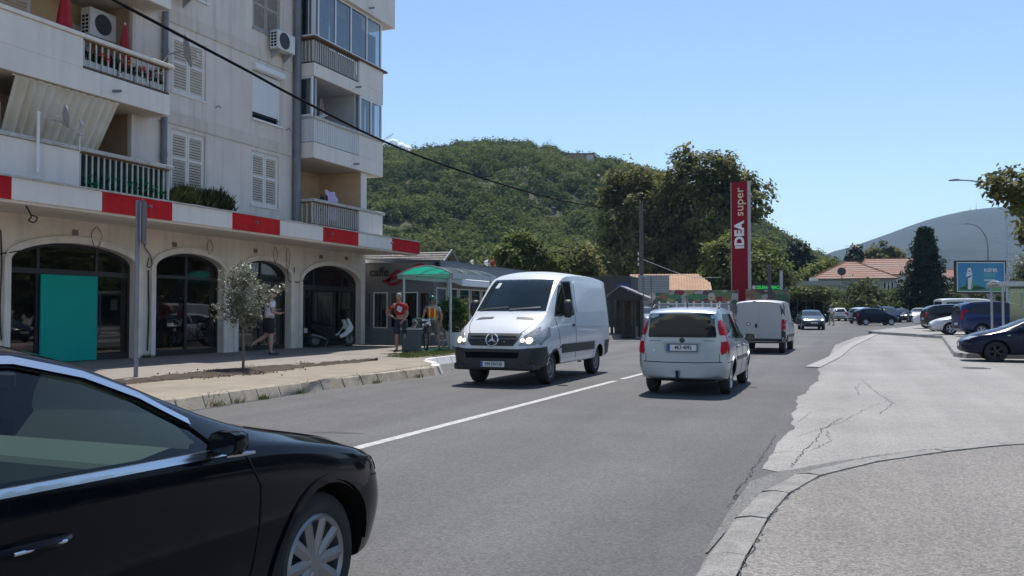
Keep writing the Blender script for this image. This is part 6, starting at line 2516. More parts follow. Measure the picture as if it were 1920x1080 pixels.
# ================================================================ TREES AND HEDGES
def px_tree(name, label, px, dep, lobes_px, leaves, size, lm, seed, zbase=None, **k):
    """Lobes given in photo columns/rows at the tree's distance, turned into metres."""
    p = at(px, dep)
    s = dep / 1600
    z0 = (gz(p.y) if zbase is None else zbase)
    lob = []
    rr = np.random.default_rng(seed)
    for (u, v, ru, rv) in lobes_px:
        q = RT * ((u - px) * s) + FW * (rr.uniform(-.35, .35) * ru * s * 2)
        lob.append((q.x, q.y, 1.5 + (586 - v) * s - z0, ru * s, ru * s, rv * s))
    return tree(name, label, 'tree', (p.x, p.y, z0), lob, leaves, size, lm, M_bark, seed=seed, **k)
px_tree('plane_tree', 'largest leafy plane tree, its crown rising behind the red tower sign', 1320, 106,
        [(1320, 320, 55, 38), (1280, 350, 50, 45), (1365, 345, 50, 40), (1400, 385, 42, 45), (1330, 400, 75, 60), (1260, 430, 50, 55), (1320, 465, 70, 45), (1408, 345, 22, 22), (1290, 300, 28, 20), (1240, 380, 36, 45), (1300, 500, 70, 35), (1425, 360, 16, 18), (1360, 305, 25, 18)],
        27000, .34, L_plane, 2, tr=.55, clumps=430, sig=.5, limbs=14, shell=.4, group='big trees behind the market')
px_tree('plane_tree', 'sparser plane tree left of the largest one, behind the brown utility pole', 1190, 108,
        [(1180, 345, 45, 42), (1215, 330, 32, 30), (1150, 365, 32, 40), (1200, 400, 55, 50), (1150, 430, 42, 50), (1210, 455, 60, 50), (1165, 310, 18, 16), (1190, 490, 65, 38), (1140, 480, 36, 36), (1232, 318, 14, 14), (1240, 470, 40, 50)],
        16500, .33, L_plane, 5, tr=.45, clumps=290, sig=.5, limbs=12, shell=.35, group='big trees behind the market')
px_tree('fig_tree', 'bright green round tree around the foot of the red tower sign', 1395, 91,
        [(1355, 478, 34, 34), (1385, 460, 30, 26), (1420, 482, 34, 34), (1448, 505, 26, 32), (1395, 510, 60, 36), (1345, 520, 30, 28), (1465, 535, 18, 26)],
        16000, .27, L_bright, 7, tr=.25, clumps=260, sig=.42, limbs=9, shell=.5)
px_tree('leafy_tree', 'bright yellow green tree behind the cafe roof', 978, 70,
        [(978, 462, 32, 26), (955, 484, 28, 22), (1002, 482, 30, 24), (975, 500, 45, 22), (1035, 495, 24, 14)], 9000, .23, L_bright, 9, tr=.16, clumps=150, sig=.35, limbs=8)
px_tree('leafy_tree', 'dull green low tree between the cafe roof and the brown pole', 1070, 74, [(1060, 495, 34, 24), (1090, 488, 22, 26), (1035, 505, 30, 16), (1115, 500, 22, 20)], 6000, .25, L_plane, 10, tr=.15, clumps=110, sig=.4)
px_tree('pine_tree', 'dark pine on the lower hill slope left of the terracotta house', 1499, 140, [(1499, 482, 22, 26), (1492, 510, 26, 26), (1510, 505, 22, 24)], 7000, .42, L_fir, 13, tr=.3, clumps=130, sig=.6)
px_tree('leafy_tree', 'pale green bushes on the slope under the pine', 1460, 120, [(1450, 515, 26, 22), (1470, 530, 22, 22), (1540, 515, 26, 16), (1560, 505, 22, 12)], 6000, .36, L_bright, 14, tr=.15, clumps=100, sig=.6)
px_tree('cedar_tree', 'cedar top showing above the terracotta roofs, left of the others', 1606, 160, [(1606, 470, 7, 14), (1606, 485, 15, 10), (1604, 497, 20, 10)], 3200, .4, L_fir, 15, tr=.25, clumps=70, sig=.5)
px_tree('poplar_tree', 'row of green treetops above the long terracotta roof', 1660, 165, [(1636, 478, 12, 14), (1652, 470, 11, 14), (1668, 478, 12, 14), (1684, 482, 8, 10), (1645, 490, 30, 12)], 6500, .42, L_plane, 16, tr=.25, clumps=120, sig=.5)
# tall conifer
p = at(1735, 100)
rg = np.random.default_rng(20)
t = thing('conifer_tree', 'tall dark conifer standing in front of the terracotta roofs', 'tree', (p.x, p.y, gz(105)))
b = MB()
b.tube([(0, 0, -.2), (0, 0, 10.6)], [.3, .04], 8)
cl, sg = [], []
for i in range(70):
    z = 1.2 + 9.6 * (i / 70) ** 0.95
    r = 4.2 * (1 - (z / 11.8)) ** 1.0 + .12
    r *= rg.uniform(.72, 1.18)
    for j in range(5):
        a = rg.uniform(0, 6.28)
        L3 = r * rg.uniform(.55, 1.12)
        for s in (.45, .75, 1.0):
            cl.append((math.cos(a) * L3 * s, math.sin(a) * L3 * s, z - .22 * L3 * s + rg.normal(0, .08)))
        if j == 0:
            b.tube([(0, 0, z), (math.cos(a) * L3, math.sin(a) * L3, z - .2 * L3)], [.05, .015], 5)
b.build('trunk', M_bark, t)
V, F = leaf_cloud(rg, cl, .2, 20000, .19, .2, None, 2.4)
np_mesh('crown', V, F, L_fir, t)
# tree on the right whose branch hangs into the picture
p = at(2010, 40)
s = 40 / 1600
lobR = [(1885, 345, 32, 26), (1868, 352, 20, 14), (1905, 370, 24, 22), (1950, 350, 36, 40), (2012, 355, 50, 48), (2090, 360, 75, 65), (1998, 420, 60, 55), (2100, 420, 80, 80), (1922, 400, 14, 14), (2100, 310, 60, 40)]
px_tree('roadside_tree', 'large leaved tree whose branch hangs in from the right edge', 2010, 40, lobR, 15000, .19, L_plane, 22, zbase=gz(45) + .15, tr=.26, clumps=420, sig=.26, limbs=16, shell=.3)
px_tree('oleander_bush', 'pale flowering oleander behind the right bus shelter', 1935, 52, [(1928, 500, 24, 22), (1952, 520, 34, 30), (1912, 518, 12, 12)], 3500, .11, leaf_mat('oleander_leaves', (.05, .07, .03), (.16, .18, .10), (.55, .46, .42), nscale=2), 24, zbase=gz(52) + .15, tr=.08, clumps=120, sig=.25)
for i, (x, y, h) in enumerate(((22, 30, 8.5), (25, 40, 9.5), (27, 51, 9), (31, 62, 10.5), (36, 75, 11), (20, 21, 8))):
    tree('car_park_tree', 'leafy car park tree reflected in the dark shop windows', 'tree', (x, y, gz(y)), [(0, 0, h * .62, 4.2, 4.8, h * .34), (1, 1.5, h * .4, 4, 5, h * .3), (-1, -1.8, h * .45, 3.4, 4, h * .3)],
         2600, .5, L_plane, M_bark, tr=.22, clumps=110, sig=.75, seed=60 + i, group='car park trees reflected in the shop windows')
# vine covered hedge and shrubs in front of the houses
def hedge(name, label, u0, u1, dep, v_top, v_bot, depth, leaves, size, lm, seed, cat='hedge', zb=None):
    A, B3 = at(u0, dep), at(u1, dep + 0)
    rg = np.random.default_rng(seed)
    L3 = (B3 - A).length
    z0 = gz(A.y)
    ht = 1.5 + (586 - v_top) * dep / 1600 - z0
    hb = 0 if v_bot is None else 1.5 + (586 - v_bot) * dep / 1600 - z0
    t = thing(name, label, cat, (A.x, A.y, z0), math.atan2(B3.y - A.y, B3.x - A.x))
    n = int(L3 * 14)
    cl = np.stack([rg.uniform(0, L3, n), rg.uniform(-depth / 2, depth / 2, n), hb + (ht - hb) * rg.uniform(0, 1, n) ** .8 * (.82 + .2 * np.sin(rg.uniform(0, L3, n) * 2))], 1)
    V, F = leaf_cloud(rg, cl, size * 1.4, leaves, size)
    np_mesh('foliage', V, F, lm, t)
    b = MB()
    for i in range(int(L3 / .9) + 1):
        b.tube([(i * .9, 0, 0), (i * .9 + rg.uniform(-.1, .1), rg.uniform(-.1, .1), ht * .8)], .04, 5)
    b.build('stems', M_bark, t)
    return t
hedge('vine_pergola', 'pale green vines along the top of the dark hedge right of the delivery van', 1478, 1552, 88, 541, 560, 2.2, 7500, .17, L_vine, 41, 'vines')
hedge('dark_hedge', 'dark clipped hedge in the shade under the pale vines', 1478, 1545, 89.5, 553, None, 1.2, 5000, .2, L_fir, 42)
px_tree('garden_shrub', 'tall loose shrub in front of the terracotta house', 1595, 100, [(1580, 560, 32, 24), (1610, 552, 30, 26), (1595, 575, 52, 20), (1560, 572, 24, 20)], 9000, .24, L_hedge, 43, tr=.08, clumps=190, sig=.4, shell=.4)
px_tree('garden_shrub', 'rounded shrub between the loose shrub and the conifer', 1660, 102, [(1650, 568, 30, 18), (1690, 558, 30, 22), (1672, 578, 44, 16)], 8000, .24, L_hedge, 44, tr=.08, clumps=170, sig=.4, shell=.4)
px_tree('garden_shrub', 'low yellow green shrub behind the parked cars on the bend', 1655, 99, [(1650, 588, 24, 8), (1672, 587, 16, 8)], 2500, .2, L_vine, 45, tr=.05, clumps=70, sig=.3)
px_tree('garden_shrub', 'dark shrubs at the foot of the conifer beside the billboard', 1760, 98, [(1745, 575, 22, 22), (1775, 570, 22, 26), (1795, 580, 18, 20)], 6500, .22, L_hedge, 46, tr=.06, clumps=130, sig=.35, shell=.4)
px_tree('garden_shrub', 'bushes behind the billboard and the white minibus', 1860, 105, [(1840, 560, 40, 30), (1900, 550, 50, 36), (1960, 550, 60, 40)], 8000, .26, L_plane, 47, tr=.06, clumps=170, sig=.45, shell=.4)
# ================================================================ VEHICLES
def paint(name, col, rough=0.28, metal=0.0, coat=0.8, var=0.03):
    return mat(name, col, rough, metal=metal, coat=coat, var=var, vscale=1.2)
P_white = paint('van_white_paint', (0.62, 0.63, 0.645), coat=.5)
P_dusty = paint('dusty_white_paint', (.42, .42, .42), .4, coat=.2)
P_silver = paint('silver_car_paint', (0.36, 0.40, 0.44), 0.30, metal=0.55, coat=.4)
P_black = paint('black_car_paint', (0.004, 0.005, 0.008), 0.07, coat=0.0, var=0.0)
P_black.node_tree.nodes['Principled BSDF'].inputs['Specular IOR Level'].default_value = 0.16
P_navy = paint('navy_car_paint', (0.006, 0.008, 0.030), 0.22, coat=.05)
P_blue = paint('blue_van_paint', (0.014, 0.030, 0.115), 0.25, metal=0.2, coat=.12)
P_slate = paint('slate_car_paint', (0.055, 0.075, 0.095), 0.25, metal=0.35, coat=.12)
P_navy.node_tree.nodes['Principled BSDF'].inputs['Specular IOR Level'].default_value = .2
P_black2 = paint('dark_suv_paint', (0.012, 0.011, 0.013), 0.2, coat=.12)
P_cream = paint('cream_minibus_paint', (0.60, 0.59, 0.55), 0.4)
P_grey = paint('grey_car_paint', (0.20, 0.21, 0.22), 0.3, metal=0.5)
M_bump = mat('bumper_plastic', (0.022, 0.023, 0.025), 0.55, var=0.15, vscale=5)
M_well = mat('wheel_well', (0.006, 0.006, 0.006), 0.9, spec=0.1)
M_steelrim = mat('steel_rim', (0.22, 0.225, 0.23), 0.5, metal=0.5, var=0.1, vscale=20)

def temp_obj(me):
    o = bpy.data.objects.new('temp_shape', me)
    COL.objects.link(o)
    return o

def shell(stations, sub=2, crease=None, cap=0.6):
    """Smooth closed body from cross-sections; each row is x, zb, wl, ws, zs, wb, zbelt, wr, zr, zt."""
    crease = crease or {2: 0.6, 4: 0.45, 5: 0.55}
    vs, fs = [], []
    n = 14
    for (x, zb, wl, ws, zs, wb, zbl, wr, zr, zt) in stations:
        half = [(0, zb), (wl * .75, zb), (wl, zb + .06), (ws, zs), (wb, zbl), (wr, zr), (wr * .55, zr + (zt - zr) * .82), (0, zt)]
        ring = half + [(-y, z) for y, z in half[-2:0:-1]]
        vs += [(x, y, z) for y, z in ring]
    S = len(stations)
    for i in range(S - 1):
        for k in range(n):
            fs.append((i * n + k, (i + 1) * n + k, (i + 1) * n + (k + 1) % n, i * n + (k + 1) % n))
    for i, fl in ((0, False), (S - 1, True)):
        o = i * n
        c = [(o, o + 1, o + 13)]
        for k in range(1, 6):
            c.append((o + k, o + k + 1, o + 13 - k, o + 14 - k))
        c.append((o + 6, o + 7, o + 8))
        fs += [f[::-1] if fl else f for f in c]
    me = bpy.data.meshes.new('shell')
    me.from_pydata(vs, [], fs)
    me.update()
    bm = bmesh.new()
    bm.from_mesh(me)
    bmesh.ops.recalc_face_normals(bm, faces=bm.faces)
    cl = bm.edges.layers.float.get('crease_edge') or bm.edges.layers.float.new('crease_edge')
    for e in bm.edges:
        a, b = e.verts[0].index, e.verts[1].index
        ra, rb2, sa, sb = a % n, b % n, a // n, b // n
        if ra == rb2:
            k = ra if ra <= 7 else 14 - ra
            e[cl] = crease.get(k, 0.0)
        if sa == sb and sa in (0, S - 1):
            e[cl] = max(e[cl], cap)
    bm.to_mesh(me)
    bm.free()
    o = temp_obj(me)
    m = o.modifiers.new('s', 'SUBSURF')
    m.levels = m.render_levels = sub
    out = eval_mesh(o)
    bpy.data.objects.remove(o)
    bpy.data.meshes.remove(me)
    return out

def boolean_cut(me, cutters):
    """Exact difference of a closed mesh and several closed cutter meshes."""
    o = temp_obj(me)
    cs = []
    for c in cutters:
        k = temp_obj(c)
        cs.append(k)
        m = o.modifiers.new('b', 'BOOLEAN')
        m.operation = 'DIFFERENCE'
        m.solver = 'EXACT'
        m.object = k
        m.material_mode = 'TRANSFER'
    out = eval_mesh(o)
    for k in [o] + cs:
        bpy.data.objects.remove(k)
    return out

def raw(b, m):
    me = bpy.data.meshes.new('cutter')
    me.from_pydata(b.v, [], b.f)
    me.materials.append(m)
    me.update()
    bm = bmesh.new()
    bm.from_mesh(me)
    bmesh.ops.recalc_face_normals(bm, faces=bm.faces)
    bm.to_mesh(me)
    bm.free()
    return me

AX = {'L': (Vector((0, -1, 0)), lambda p: Vector((p[0], 3.0, p[1]))), 'R': (Vector((0, 1, 0)), lambda p: Vector((p[0], -3.0, p[1]))),
      'F': (Vector((-1, 0, 0)), lambda p: Vector((6.0, p[0], p[1]))), 'B': (Vector((1, 0, 0)), lambda p: Vector((-6.0, p[0], p[1]))),
      'T': (Vector((0, 0, -1)), lambda p: Vector((p[0], p[1], 6.0)))}

def ribbon(pl, w):
    """Outline of a thin band along a polyline."""
    L, Rr = [], []
    for i, p in enumerate(pl):
        a, c = Vector(pl[max(i - 1, 0)]), Vector(pl[min(i + 1, len(pl) - 1)])
        t = (c - a).normalized()
        n = Vector((-t.y, t.x)) * w / 2
        L.append((p[0] + n.x, p[1] + n.y))
        Rr.append((p[0] - n.x, p[1] - n.y))
    return L + Rr[::-1]

class Car:
    def __init__(s, name, label, cat, loc, rz, stations, paint_m, wheels, sub=2, group=None, crease=None, cap=.6, scale=(1, 1, 1), cuts=None, rim='alloy', spokes=7, rimr=.66, wheel_m=None):
        s.root = thing(name, label, cat, loc, rz, group)
        s.k = scale
        kx_, ky_, kz_ = scale
        st = [(x * kx_, zb * kz_, wl * ky_, ws * ky_, zs * kz_, wb * ky_, zl * kz_, wr * ky_, zr * kz_, zt * kz_) for (x, zb, wl, ws, zs, wb, zl, wr, zr, zt) in stations]
        me = shell(st, sub, crease, cap)
        me.materials.clear()
        me.materials.append(paint_m)
        s.bvh = BVHTree.FromPolygons([v.co[:] for v in me.vertices], [p.vertices[:] for p in me.polygons])
        xf, xr, yw, r, w = wheels
        b = MB()
        for x in (xf, xr):
            for sg in (-1, 1):
                q = MB()
                q.lathe([(0, -.25), (r + .055, -.25), (r + .055, .35), (0, .35)], 28, 'y', (x, 0, r * .98))
                o = len(b.v)
                for v in q.v:
                    b.v.append((v[0], sg * (yw - .02) + (v[1] if sg > 0 else -v[1]), v[2]))
                b.f += [tuple(o + i for i in f) for f in q.f]
        cutters = [raw(b, M_well)]
        if cuts:
            cutters += cuts
        me = boolean_cut(me, cutters)
        me.name = 'body'
        for p in me.polygons:
            p.use_smooth = True
        me.set_sharp_from_angle(angle=R(38))
        s.body = link('body', me, s.root)
        for x in (xf, xr):
            for sg in (1, -1):
                s.wheel(x, sg * (yw + .012), r, w, rim, spokes, rimr, wheel_m)

    _wm = {}
    def wheel(s, x, y, r, w, rim, spokes, rimr, wm):
        key = (round(r, 3), round(w, 3), rim, spokes, rimr, wm.name if wm else '')
        if key not in Car._wm:
            b = MB()
            ri = r * rimr
            b.lathe([(ri - .02, -w), (ri, -w + .0), (r - .03, -w + .01), (r - .008, -w + .03), (r, -w + .06), (r, -.05), (r - .008, -.025), (r - .035, -.006), ((r + ri) / 2, .003), (ri + .01, -.006), (ri, -.015), (ri - .015, -.03)], 36, 'y')
            t = b.build('wheel', M_rubber)
            b = MB()
            if rim == 'steel':
                b.lathe([(ri, -.012), (ri - .02, -.02), (ri - .04, -.075), (ri * .72, -.07), (ri * .66, -.045), (ri * .45, -.03), (ri * .3, -.05), (ri * .28, -.015), (0, -.012)], 30, 'y')
                for i in range(12):
                    a = 2 * math.pi * i / 12
                    b.lathe([(0, -.056), (.018, -.056), (.018, -.062)], 8, 'y', (math.cos(a) * ri * .76, 0, math.sin(a) * ri * .76), 1)
            else:
                b.lathe([(ri, -.014), (ri - .012, -.004), (ri - .03, -.018), (ri - .035, -.12), (ri - .06, -.12)], 36, 'y')
                b.lathe([(ri * .26, -.10), (ri * .25, -.03), (ri * .18, -.016), (0, -.016)], 18, 'y')
                for i in range(spokes):
                    a = 2 * math.pi * i / spokes
                    u = Vector((math.cos(a), 0, math.sin(a)))
                    v = Vector((-math.sin(a), 0, math.cos(a)))
                    r0, r1 = ri * .18, ri - .02
                    w0, w1 = ri * .13, ri * (.17 if spokes < 9 else .14)
                    P = [u * r0 - v * w0 + Vector((0, -.028, 0)), u * r0 + v * w0 + Vector((0, -.028, 0)), u * r1 + v * w1 + Vector((0, -.018, 0)), u * r1 - v * w1 + Vector((0, -.018, 0))]
                    m1 = [u * r0 + Vector((0, -.016, 0)), u * r1 + Vector((0, -.008, 0))]
                    Q = [p + Vector((0, -.05, 0)) for p in P]
                    vv = P + m1 + Q
                    b.add(vv, [(0, 4, 5, 3), (4, 1, 2, 5), (0, 3, 9, 6), (1, 7, 8, 2)][:2] + [(3, 9, 6, 0)[::-1], (1, 7, 8, 2)[::-1]])
                b.lathe([(ri - .05, -.10), (ri * .5, -.125), (0, -.125)], 24, 'y', (0, 0, 0), 1)
            rm = b.build('rim', [wm or (M_steelrim if rim == 'steel' else M_alloy), M_well], t)
            Car._wm[key] = (t.data, rm.data)
            bpy.data.objects.remove(rm)
            bpy.data.objects.remove(t)
        td, rd = Car._wm[key]
        t = link('wheel', td, s.root)
        rm = link('rim', rd, t)
        t.location = (x, y, r)
        t.rotation_euler = (0, 0, 0 if y > 0 else math.pi)
        return t

    def decal(s, name, view, poly, m, off=.006, mirror=True, maxlen=.14, label=None, parent=None):
        kx_, ky_, kz_ = s.k
        outs = []
        jobs = [(view, poly)]
        if mirror and view == 'L':
            jobs.append(('R', poly))
        elif mirror and view in 'FB':
            jobs.append((view, [(-y, z) for y, z in poly]))
        elif mirror and view == 'T':
            jobs.append((view, [(x, -y) for x, y in poly]))
        for vw, P in jobs:
            if vw in 'LR':
                P = [(x * kx_, z * kz_) for x, z in P]
            elif vw in 'FB':
                P = [(y * ky_, z * kz_) for y, z in P]
            else:
                P = [(x * kx_, y * ky_) for x, y in P]
            d, org = AX[vw]
            bm = bmesh.new()
            vv = [bm.verts.new(org(p)) for p in P]
            bm.faces.new(vv)
            bmesh.ops.triangulate(bm, faces=bm.faces[:])
            for it in range(6):
                lg = [e for e in bm.edges if e.calc_length() > maxlen]
                if not lg or len(bm.faces) > 1500:
                    break
                bmesh.ops.subdivide_edges(bm, edges=lg, cuts=1)
                bmesh.ops.triangulate(bm, faces=[f for f in bm.faces if len(f.verts) > 3])
            nv = {}
            for v in bm.verts:
                h, n, i, dd = s.bvh.ray_cast(v.co, d)
                for tr_ in range(40):
                    if h is not None:
                        break
                    q = v.co.copy()
                    e = .01 * (tr_ + 1)
                    if vw in 'LR':
                        q.x -= math.copysign(e, q.x)
                    elif vw in 'FB':
                        q.y -= math.copysign(min(e, abs(q.y)), q.y)
                        q.z += e if q.z < .8 else -e
                    else:
                        q.y -= math.copysign(min(e, abs(q.y)), q.y)
                    h, n, i, dd = s.bvh.ray_cast(q, d)
                if h is None:
                    o2 = v.co + d * (6 if vw in 'FBT' else 3)
                    o2 = v.co + d * (3 - .8) if vw in 'LR' else v.co + d * (6 - (1.9 if vw in 'FB' else 1.2))
                    h, n, i, dd = s.bvh.find_nearest(o2)
                if n.dot(d) > 0:
                    n = -n
                nv[v] = (h, n)
            for v, (h, n) in nv.items():
                v.co = h + n * off
            be = [e for e in bm.edges if len(e.link_faces) == 1]
            r = bmesh.ops.extrude_edge_only(bm, edges=be)
            inv = {}
            for g in r['geom']:
                if isinstance(g, bmesh.types.BMVert):
                    inv[g] = 1
            for g in inv:
                g.co = g.co + d * (off + .004)
            bmesh.ops.recalc_face_normals(bm, faces=bm.faces[:])
            c = sum((f.normal.dot(d) * f.calc_area() for f in bm.faces), 0)
            if c > 0:
                bmesh.ops.reverse_faces(bm, faces=bm.faces[:])
            for f in bm.faces:
                f.smooth = True
            me = bpy.data.meshes.new(name)
            bm.to_mesh(me)
            bm.free()
            me.materials.append(m)
            me.set_sharp_from_angle(angle=R(40))
            outs.append(link(name, me, parent or s.root, label=label))
        return outs

    def seam(s, view, pl, w=.012, mirror=True, m=None, name='panel_gap'):
        s.decal(name, view, ribbon(pl, w), m or M_seam, .0035, mirror, .08)

    def box(s, name, c, d, m, bevel=.02, mirror=False, rz=0):
        kx_, ky_, kz_ = s.k
        for sg in ((1, -1) if mirror else (1,)):
            b = MB()
            b.box(-d[0] / 2, -d[1] / 2, -d[2] / 2, d[0] / 2, d[1] / 2, d[2] / 2)
            o = b.build(name, m, s.root, bevel=bevel, seg=2)
            o.location = (c[0] * kx_, sg * c[1] * ky_, c[2] * kz_)
            o.rotation_euler = (0, 0, sg * rz)

    def mirror_(s, x, y, z, sz=(.12, .2, .15), m=None, arm=True):
        kx_, ky_, kz_ = s.k
        for sg in (1, -1):
            b = MB()
            a, c, h = sz[0] / 2, sz[1] / 2, sz[2] / 2
            pts = []
            for (dx, sc) in ((-a, .96), (-a * .4, 1.0), (a * .4, .86), (a, .45)):
                for k in range(10):
                    an = 2 * math.pi * k / 10
                    ca, sa = math.cos(an), math.sin(an)
                    px = math.copysign(abs(ca) ** .6, ca) * c * sc
                    pz_ = math.copysign(abs(sa) ** .6, sa) * h * sc
                    pts.append((dx, px, pz_))
            fs = [(i * 10 + k, i * 10 + (k + 1) % 10, (i + 1) * 10 + (k + 1) % 10, (i + 1) * 10 + k) for i in range(3) for k in range(10)]
            fs += [tuple(range(10))[::-1], tuple(range(30, 40))]
            b.add(pts, fs, 0, True)
            if arm:
                b.tube([(0, -sg * (c + .13), -h * .9), (0, -sg * c * .4, -h * .5)], .025, 6)
            o = b.build('wing_mirror', m or M_black, s.root, sharp=50)
            o.location = (x * kx_, sg * (y * ky_ + c), z * kz_)
            g = MB()
            g.prism([(c * .85 * math.copysign(abs(math.cos(t)) ** .6, math.cos(t)), h * .82 * math.copysign(abs(math.sin(t)) ** .6, math.sin(t))) for t in [2 * math.pi * i / 16 for i in range(16)]], 'x', -a - .004, -a + .002)
            q = g.build('mirror_glass', M_glass_dark, o)

    def plate(s, view, y, z, txt, w=.52, h=.11, blue=True, tilt=0, off=.012):
        kx_, ky_, kz_ = s.k
        d, org = AX[view]
        hp, n, i, dd = s.bvh.ray_cast(org((y * ky_, z * kz_)), d)
        x = hp.x + (off if view == 'F' else -off)
        b = MB()
        b.box(-.008, -w / 2, -h / 2, .008, w / 2, h / 2)
        o = b.build('number_plate', M_plate, s.root)
        o.location = (x, y * ky_, z * kz_)
        o.rotation_euler = (0, tilt, 0 if view == 'F' else math.pi)
        if blue:
            b = MB()
            b.box(.0085, -w / 2 + .003, -h / 2 + .003, .0105, -w / 2 + .045, h / 2 - .003)
            b.build('blue_band', M_plate_blue, o)
        b = MB()
        for z1, z2 in ((-h / 2 - .012, -h / 2), (h / 2, h / 2 + .012)):
            b.box(-.006, -w / 2 - .012, z1, .010, w / 2 + .012, z2)
        for y1, y2 in ((-w / 2 - .012, -w / 2), (w / 2, w / 2 + .012)):
            b.box(-.006, y1, -h / 2, .010, y2, h / 2)
        b.build('plate_frame', M_black, o)
        if txt:
            me = text_mesh(txt, h * .86, .001, bold=.0025, sx=.82)
            me.materials.append(M_black)
            t = link('lettering', me, o)
            t.location = (.0095, .02, 0)
            t.rotation_euler = (R(90), 0, R(90))
        return o

def arch_ring(xc, zc, r0, r1, a0=5, a1=175, n=16):
    o = [(xc + r1 * math.cos(R(a0 + (a1 - a0) * i / n)), zc + r1 * math.sin(R(a0 + (a1 - a0) * i / n))) for i in range(n + 1)]
    i_ = [(xc + r0 * math.cos(R(a1 - (a1 - a0) * i / n)), zc + r0 * math.sin(R(a1 - (a1 - a0) * i / n))) for i in range(n + 1)]
    return o + i_

# ---------------------------------------------------------------- white panel van, coming towards the camera
sp = [(-2.62, .46, .84, .93, .9, .90, 1.3, .79, 2.2, 2.27), (-2.55, .38, .92, .985, .9, .95, 1.36, .83, 2.3, 2.39), (-1.5, .35, .94, .995, .9, .957, 1.42, .845, 2.35, 2.44), (0, .35, .94, .995, .9, .957, 1.42, .845, 2.35, 2.45),
      (.55, .35, .94, .995, .9, .955, 1.42, .83, 2.32, 2.43), (.92, .35, .94, .995, .9, .95, 1.42, .80, 2.2, 2.33), (1.4, .35, .94, .99, .9, .93, 1.38, .81, 1.80, 1.92), (1.78, .35, .94, .985, .9, .92, 1.30, .84, 1.44, 1.53),
      (1.93, .35, .94, .98, .9, .91, 1.25, .82, 1.36, 1.42), (2.3, .35, .92, .97, .85, .89, 1.12, .77, 1.21, 1.27), (2.52, .35, .88, .93, .75, .84, 1.0, .70, 1.09, 1.13), (2.66, .36, .76, .82, .66, .74, .86, .60, .97, .99), (2.70, .40, .66, .72, .62, .62, .78, .5, .9, .91)]
v = Car('white_van', 'white panel van with lit headlights driving towards the camera', 'van', (-6.80, 18.55, 0.004), R(-90.5), sp, P_white, (1.625, -1.625, .87, .345, .235), rim='steel', rimr=.60, group=None)
v.decal('windscreen', 'F', [(-.79, 1.53), (.79, 1.53), (.70, 2.22), (-.70, 2.22)], mat('windscreen_glass', (.010, .020, .027), .04, spec=.35, var=.2, vscale=1.5), .008, mirror=False)
v.decal('windscreen_sticker', 'F', [(-.58, 2.02), (-.48, 2.02), (-.46, 2.14), (-.54, 2.14)], mat('pale_sticker', (.45, .5, .5), .5), .011, mirror=False)
v.decal('side_window', 'L', [(1.40, 1.47), (1.12, 1.84), (.86, 2.12), (.80, 2.14), (.80, 1.47)][::-1], M_glass_dark, .005)
v.decal('side_window', 'L', [(.74, 1.47), (.74, 2.15), (.36, 2.17), (.34, 1.47)][::-1], M_dark, .005)
v.decal('window_frame', 'L', [(1.5, 1.42), (1.08, 1.95), (.90, 2.17), (.32, 2.20), (.29, 1.43)][::-1], M_black, .0025)
v.decal('cargo_panel', 'L', [(.12, 1.56), (.12, 2.16), (.06, 2.2), (-2.3, 2.17), (-2.38, 2.1), (-2.44, 1.56), (-2.36, 1.5), (.06, 1.5)][::-1], P_white, .012)
v.decal('body_crease', 'L', ribbon([(2.0, 1.13), (1.2, 1.20), (0, 1.22), (-1.2, 1.19), (-2.5, 1.17)], .05), P_white, .010)
v.decal('side_trim', 'L', [(1.17, .63), (1.17, .82), (-1.17, .82), (-1.17, .63)], M_bump, .014)
v.decal('side_trim', 'L', [(-2.08, .60), (-2.08, .82), (-2.60, .82), (-2.60, .60)], M_bump, .014)
for xc in (1.625, -1.625):
    v.decal('wheel_arch_lip', 'L', arch_ring(xc, .345, .405, .50, 12, 168), P_white, .016)
v.decal('front_bumper', 'F', [(-.985, .42), (.985, .42), (.985, .79), (.55, .765), (-.55, .765), (-.985, .79)], M_bump, .022, mirror=False)
v.decal('front_bumper', 'L', [(2.07, .42), (2.66, .42), (2.66, .78), (2.09, .80)], M_bump, .020)
v.box('bumper_lip', (2.42, 0, .405), (.56, 1.74, .15), M_bump, .05)
v.decal('air_intake', 'F', [(-.56, .58), (.56, .58), (.60, .70), (-.60, .70)], M_dark, .027, mirror=False)
v.decal('rear_bumper', 'L', [(-2.08, .40), (-2.64, .40), (-2.64, .6), (-2.08, .6)], M_bump, .016)
v.decal('grille', 'F', [(-.46, .825), (.46, .825), (.56, .95), (.60, 1.07), (-.60, 1.07), (-.56, .95)], M_bump, .010, mirror=False)
for z in (.89, .955, 1.02):
    v.decal('grille_bar', 'F', [(-.5, z - .012), (.5, z - .012), (.5, z + .012), (-.5, z + .012)], M_black, .020, mirror=False)
v.decal('headlight', 'F', [(.58, .83), (.93, .84), (.955, 1.0), (.93, 1.19), (.84, 1.20), (.66, 1.02)], M_lamp_glass, .012)
v.decal('headlight_side', 'L', [(2.44, .88), (2.58, .90), (2.53, 1.04), (2.30, 1.15), (2.28, 1.10)], M_lamp_glass, .010)
for y, r in ((.76, .058), (.64, .036)):
    v.decal('headlight_bulb', 'F', [(y + r * math.cos(2 * math.pi * i / 14), .93 + r * math.sin(2 * math.pi * i / 14)) for i in range(14)], M_lit, .018, maxlen=.3)
v.decal('bonnet_vent', 'T', [(1.97, .26), (2.06, .27), (2.04, .66), (1.95, .60)], M_black, .006)
v.seam('T', [(1.93, .78), (2.2, .72), (2.45, .62), (2.6, .52)], .010)
v.seam('L', [(.24, .5), (.24, 1.4), (.26, 2.2)])
v.seam('L', [(1.30, .84), (1.36, 1.1), (1.5, 1.38)])
